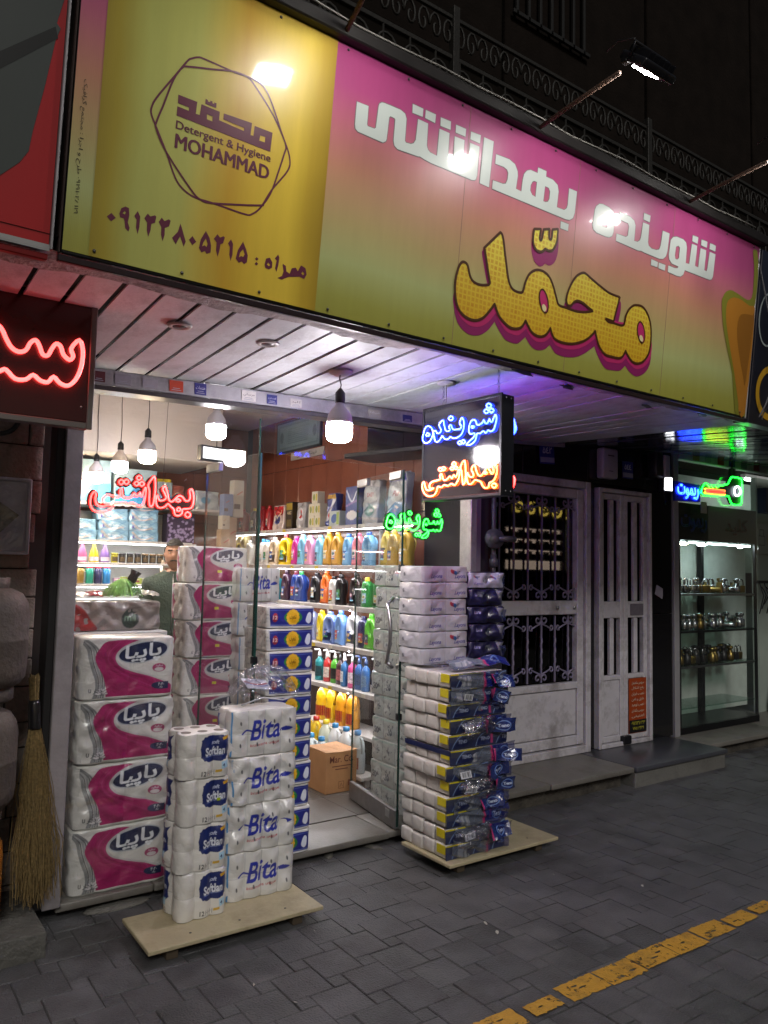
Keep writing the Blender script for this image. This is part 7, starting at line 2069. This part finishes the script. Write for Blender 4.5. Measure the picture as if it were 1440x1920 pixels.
for i, (x, y, z, w, h) in enumerate(((2.95, 6.6, 1.62, .12, .42), (2.86, 6.5, 1.62, .09, .30), (2.90, 6.55, 2.045, .09, .2), (3.02, 6.6, 2.045, .1, .34), (2.86, 6.5, 1.925, .07, .12))):
    carton(x, y, z, w, .1, h, 0, ['b8987a', 'b09070', '6a78a0', 'c4bcb0', 'c0b4a4'][i], [('rect', (.02, .2, .2, .35, '4a3a30')), ('line', ([(.1, .6), (.25, .7)], .03, 'b04a3a'))], ['tall tan carton in the corner tower', 'narrow tan carton in front of the corner tower', 'blue carton on the corner tower', 'tall pale carton crowning the corner tower', 'small pale carton in the corner tower'][i])
tw_ = tag(B('cabinet', 2.78, 3.1, 6.45, 6.7, .07, 1.62, mat('tan_cabinet', '9a8068', .6), None, .004), 'tan cabinet under the carton tower in the far corner', 'cabinet')
# ================================================================== wall pieces
t = thing('framed_certificate', 'framed bluish certificate high on the brown wall', 'picture', (3.48, 6.28, 2.68), RZ)
mobj('frame', boxm(.84, .02, .31, .004), DARKMETAL, t)
cp_ = Paint(90, 36, 2.7, '6a7f86')
cp_.rect(.1, .08, 2.6, .92, '5a6f78')
cp_.rect(.15, .12, 2.55, .88, '748a90')
for k in range(8): cp_.line([(.7, .25 + k * .07), (2.0, .25 + k * .07)], .02, '5a6a74')
for sx in (.3, 2.4): cp_.ell(sx, .5, .12, .2, '55686e')
mobj('print', film(cp_, .80, .27, None, None, .02), FILM, t, (0, -.0115, 0))
t = thing('name_plate', 'small pale lettered plate under the certificate', 'plate', (3.485, 6.12, 2.60), RZ)
mobj('plate', boxm(.6, .012, .07, .002), mat('plate_pale', 'a9a29a', .4), t)
mobj('lettering', text_mesh(ar('فروشگاه بهداشتی'), h=.045, w=.36), BLACKP, t, (0, -.0075, .035))
t = thing('wall_screen', 'black screen on a bracket high inside the right window', 'screen', (3.25, 4.35, 2.38), R(-75))
mobj('screen', boxm(.62, .06, .36, .006), mat('screen_black', '141519', .15, coat=.5), t, (0, 0, .05))
mobj('shelf_tray', boxm(.70, .34, .03, .004), DARKMETAL, t, (0, -.06, 0))
mobj('cable', tubem([(.2, -.05, .3), (.3, -.06, .1), (.34, -.02, -.05)], .005, n=5), BLACKP, t)
mobj('bracket', boxm(.04, .2, .04, .002), DARKMETAL, t, (0, .12, .1))
t = thing('emergency_box', 'white emergency box near the door leaf, its reflection made to glow', 'lamp', (2.02, 4.75, 2.27), R(10))
mobj('case', boxm(.26, .05, .10, .004), DARKMETAL, t)
mobj('glow_panel', boxm(.235, .004, .075, .001), emis('reflection_glow', (.9, .95, 1.0), .3), t, (0, -.027, .012))  # weak emission stands in for light reflected by the unlit panel
mobj('rod', tubem([(0, 0, .1), (0, 0, .6)], .003, n=5), CORD, t)
# ================================================================== counter, bulk bag, green whisk
ct = thing('counter', 'low counter behind the window under the printed bulk bag', 'counter', (1.35, 4.75, .07))
B('cabinet', 1.02, 1.62, 4.50, 5.0, .07, 1.17, mat('counter_grey', '8a8682', .5), ct, .004)
B('top', 1.0, 1.64, 4.48, 5.02, 1.172, 1.20, WHITEP, ct, .004)
PKC = Pack(.60, .40, .17, 1, 1, 1, 0, 0, 2, .012)
pc = Paint(110, 34, 3.5, '938b87')
pc.poly([(.1, .0), (.25, .5), (.12, .85), (.5, .95), (.85, .7), (1.15, .25), (1.25, .0)], '9a1f22', 1, 4)
pc.ell(2.4, .4, .3, .35, '2c3a34')
pc.text('mil', 2.4, .45, .25, '7a9a84')
pc.line([(1.3, .9), (2.2, .75), (3.4, .95)], .06, '7f7672', 4)
o = tag(mobj('bulk_bag', PKC.body(), mat('bulk_film', '8f8783', .35, 0, .15, 5, .6, 16, coat=.5), None, (1.33, 4.75, 1.201)), 'large grey printed bag with red leaf shape on the counter', 'bag')
mobj('printed_front', film(pc, .58, .16, lambda x, z: PKC.front(x, z, .003), None, .005), FILM2, o)
for i in range(4):
    t_ = tag(mobj('flat_package', crumple(.2, .16, .015, 30 + i, 12, .012), mat('package_' + ['c9c4c0', 'b02a3a', '2a3f80', 'c0bcb8'][i], ['c9c4c0', 'a02a38', '2a3f80', 'c0bcb8'][i], .3, coat=.5), None, (1.16 + .14 * i, 4.74, 1.376 + .003 * i), (0, 0, .4 * i)), ['white flat package at the left on the bulk bag', 'red flat package on the bulk bag', 'blue flat package on the bulk bag', 'white flat package at the right on the bulk bag'][i], 'package')
wk = thing('green_whisk', 'bunch of bright green plastic strips with a black grip on the counter', 'whisk', (1.43, 4.68, 1.385))
vs, fs = [], []
for i in range(320):
    a = rj.uniform(0, 2 * math.pi)
    e = rj.uniform(.35, 1.0)
    r0, r1 = .02, .15 * e
    ca, sa = math.cos(a), math.sin(a) * .7
    w = .0028
    P_ = [(r0 * ca, r0 * sa, .115), (.055 * e * ca, .055 * e * sa, .118 - .02 * e), (.11 * e * ca, .11 * e * sa, .06 + .02 * (1 - e)), (r1 * ca, r1 * sa, .008 + .03 * (1 - e))]
    o = len(vs)
    for q in P_:
        vs += [(q[0] - sa * w, q[1] + ca * w, q[2]), (q[0] + sa * w, q[1] - ca * w, q[2])]
    for k in range(3): fs.append((o + 2 * k, o + 2 * k + 1, o + 2 * k + 3, o + 2 * k + 2))
o = mobj('strips', mesh(vs, fs), mat('green_strips', 'a4e27c', .4, 0, .5, 30, coat=.3), wk)
o['kind'] = 'stuff'
mobj('grip', lathe([(.02, .10), (.03, .12), (.026, .15), (.035, .175), (.0001, .18)], 10), BLACKP, wk, (0, 0, 0), (0, R(25), 0))
# ================================================================== shopkeeper
def person():
    px, py = 2.21, 5.95
    SK = mat('skin', 'a97c62', .55, 0, .12, 20, .1, 80)
    JK = mat('green_jacket', '3b4a40', .75, 0, .2, 14, .4, 60)
    vb = [(0, 0, .92), (0, 0, 1.08), (0, -.005, 1.24), (0, 0, 1.38), (0, .0, 1.455), (0, -.01, 1.50),
          (.17, .0, 1.36), (.22, .0, 1.10), (.20, -.10, .88), (.18, -.17, .83),
          (-.17, .0, 1.36), (-.22, .0, 1.10), (-.20, -.10, .88), (-.18, -.17, .83),
          (.09, 0, .88), (.10, .0, .50), (.10, .02, .10), (-.09, 0, .88), (-.10, .0, .50), (-.10, .02, .10), (.10, -.1, .04), (-.10, -.1, .04)]
    eb = [(0, 1), (1, 2), (2, 3), (3, 4), (4, 5), (3, 6), (6, 7), (7, 8), (8, 9), (3, 10), (10, 11), (11, 12), (12, 13), (0, 14), (14, 15), (15, 16), (0, 17), (17, 18), (18, 19), (16, 20), (19, 21)]
    rb_ = [(.16, .11), (.15, .10), (.17, .11), (.16, .10), (.06, .06), (.055, .055), (.07, .07), (.05, .05), (.04, .04), (.035, .025), (.07, .07), (.05, .05), (.04, .04), (.035, .025), (.09, .09), (.065, .065), (.045, .045), (.09, .09), (.065, .065), (.045, .045), (.04, .03), (.04, .03)]
    me = bpy.data.meshes.new('person')
    me.from_pydata(vb, eb, [])
    o = bpy.data.objects.new('person', me)
    C.objects.link(o)
    sk = o.modifiers.new('skin', 'SKIN')
    o.modifiers.new('sub', 'SUBSURF').levels = 2
    for i, r_ in enumerate(rb_): me.skin_vertices[0].data[i].radius = r_
    me.skin_vertices[0].data[0].use_root = True
    dg = bpy.context.evaluated_depsgraph_get()
    m2 = bpy.data.meshes.new_from_object(o.evaluated_get(dg))
    bpy.data.objects.remove(o)
    # head: shaped from a sphere grid
    n, m = 28, 22
    V, F = [], []
    for j in range(m + 1):
        ph = math.pi * j / m
        for i in range(n):
            a = 2 * math.pi * i / n
            x, y, z = math.sin(ph) * math.cos(a), math.sin(ph) * math.sin(a), math.cos(ph)
            w = .076 * (1 - .18 * max(0, -z)**1.5)
            X, Y, Z = x * w, y * .095, z * .118
            if y < 0:
                fx, fz = X / .02, (Z + .015) / .028
                Y -= .024 * math.exp(-fx * fx - fz * fz) * (1 if Z < .01 else .8)       # nose
                for s in (-1, 1): Y += .010 * math.exp(-((X - s * .030) / .015)**2 - ((Z - .012) / .012)**2)   # eye sockets
                Y -= .006 * math.exp(-((Z - .032) / .010)**2) * math.exp(-(X / .05)**2)  # brow
                Y -= .006 * math.exp(-((Z + .060) / .010)**2) * math.exp(-(X / .026)**2)  # lips
                Y -= .010 * math.exp(-((Z + .098) / .018)**2) * math.exp(-(X / .03)**2)  # chin
            V.append((X, Y, Z))
    for j in range(m):
        for i in range(n):
            k = (i + 1) % n
            F.append((j * n + i, j * n + k, (j + 1) * n + k, (j + 1) * n + i))
    hv = [(v[0], v[1] - .02, v[2] + 1.60) for v in V]
    bm = bmesh.new()
    bm.from_mesh(m2)
    vm = [bm.verts.new(v) for v in hv]
    for f in F:
        try: bm.faces.new([vm[i] for i in f])
        except ValueError: pass
    bmesh.ops.remove_doubles(bm, verts=bm.verts, dist=.0004)
    body = from_bm(bm, True)
    P = mobj('person', body, SK, None, (px, py, .07), (0, 0, R(-22)))
    tag(P, 'shopkeeper in a green jacket with short grey-black hair standing behind the packs', 'person')
    # jacket: inflated copy of the trunk and arms
    bm = bmesh.new()
    bm.from_mesh(m2)
    bmesh.ops.delete(bm, geom=[v for v in bm.verts if v.co.z < .86 or v.co.z > 1.47 or (v.co.y < -.13 and v.co.z < .9)], context='VERTS')
    bm.normal_update()
    for v in bm.verts: v.co += v.normal * .014
    mobj('jacket', from_bm(bm, True), JK, P)
    bm = bmesh.new()
    bm.from_mesh(m2)
    bmesh.ops.delete(bm, geom=[v for v in bm.verts if v.co.z > .95 or abs(v.co.x) > .19], context='VERTS')
    bm.normal_update()
    for v in bm.verts: v.co += v.normal * .008
    mobj('trousers', from_bm(bm, True), mat('dark_trousers', '26262c', .8), P)
    mobj('zip', tubem([(.0, -.128, 1.0), (.0, -.135, 1.2), (.0, -.118, 1.36), (0, -.075, 1.45)], .004, n=5), STEEL, P)
    HR = mat('hair_grey_black', '2b2622', .6, 0, .4, 60, .6, 90)
    hv2, hf2 = [], []
    for f in F:
        c = [V[i] for i in f]
        cz = sum(p[2] for p in c) / 4
        cyy = sum(p[1] for p in c) / 4
        if cz > .062 or (cyy > .015 and cz > -.05): hf2.append(f)
    used = sorted({i for f in hf2 for i in f})
    mp = {i: k for k, i in enumerate(used)}
    rn_ = random.Random(4)
    for i in used:
        x, y, z = V[i]
        s = 1.085 + rn_.uniform(0, .05)
        hv2.append((x * s, y * s - .02, z * s + 1.60))
    mobj('hair', mesh(hv2, [tuple(mp[i] for i in f) for f in hf2], True), HR, P)
    em = lathe([(.0001, -.007), (.006, -.004), (.0075, 0), (.006, .004), (.0001, .007)], 10)
    for s in (-1, 1):
        e = mobj('eye', em, mat('eye_white', 'b8b0a8', .3), P, (s * .030, -.098, 1.613), (R(90), 0, 0), (1.3, .8, .8))
        mobj('iris', lathe([(.0035, 0), (.0001, .001)], 8), BLACKP, e, (0, 0, .0068))
        mobj('eyebrow', tubem([(s * .014, -.115, 1.632), (s * .03, -.112, 1.638), (s * .046, -.098, 1.632)], .004, n=5), HR, P)
        mobj('ear', lathe([(.0001, -.01), (.018, -.006), (.022, 0), (.015, .006), (.0001, .004)], 12, .6, 1), SK, P, (s * .074, -.005, 1.60), (0, R(90), 0), (1.3, 1, 1))
        for q in range(5):
            bx = s * (.155 + .0 * q)
            a0_ = -.022 + .011 * q
            L_ = (.045, .06, .066, .06, .048)[q]
            mobj('finger', tubem([(bx + a0_ * .9, -.185, .835), (bx + a0_, -.185 - L_ * .55, .825), (bx + a0_, -.185 - L_ * .9, .80)], .008, n=6), SK, P)
    mobj('moustache', tubem([(-.026, -.118, 1.551), (0, -.128, 1.557), (.026, -.118, 1.551)], .006, n=6), HR, P)
person()
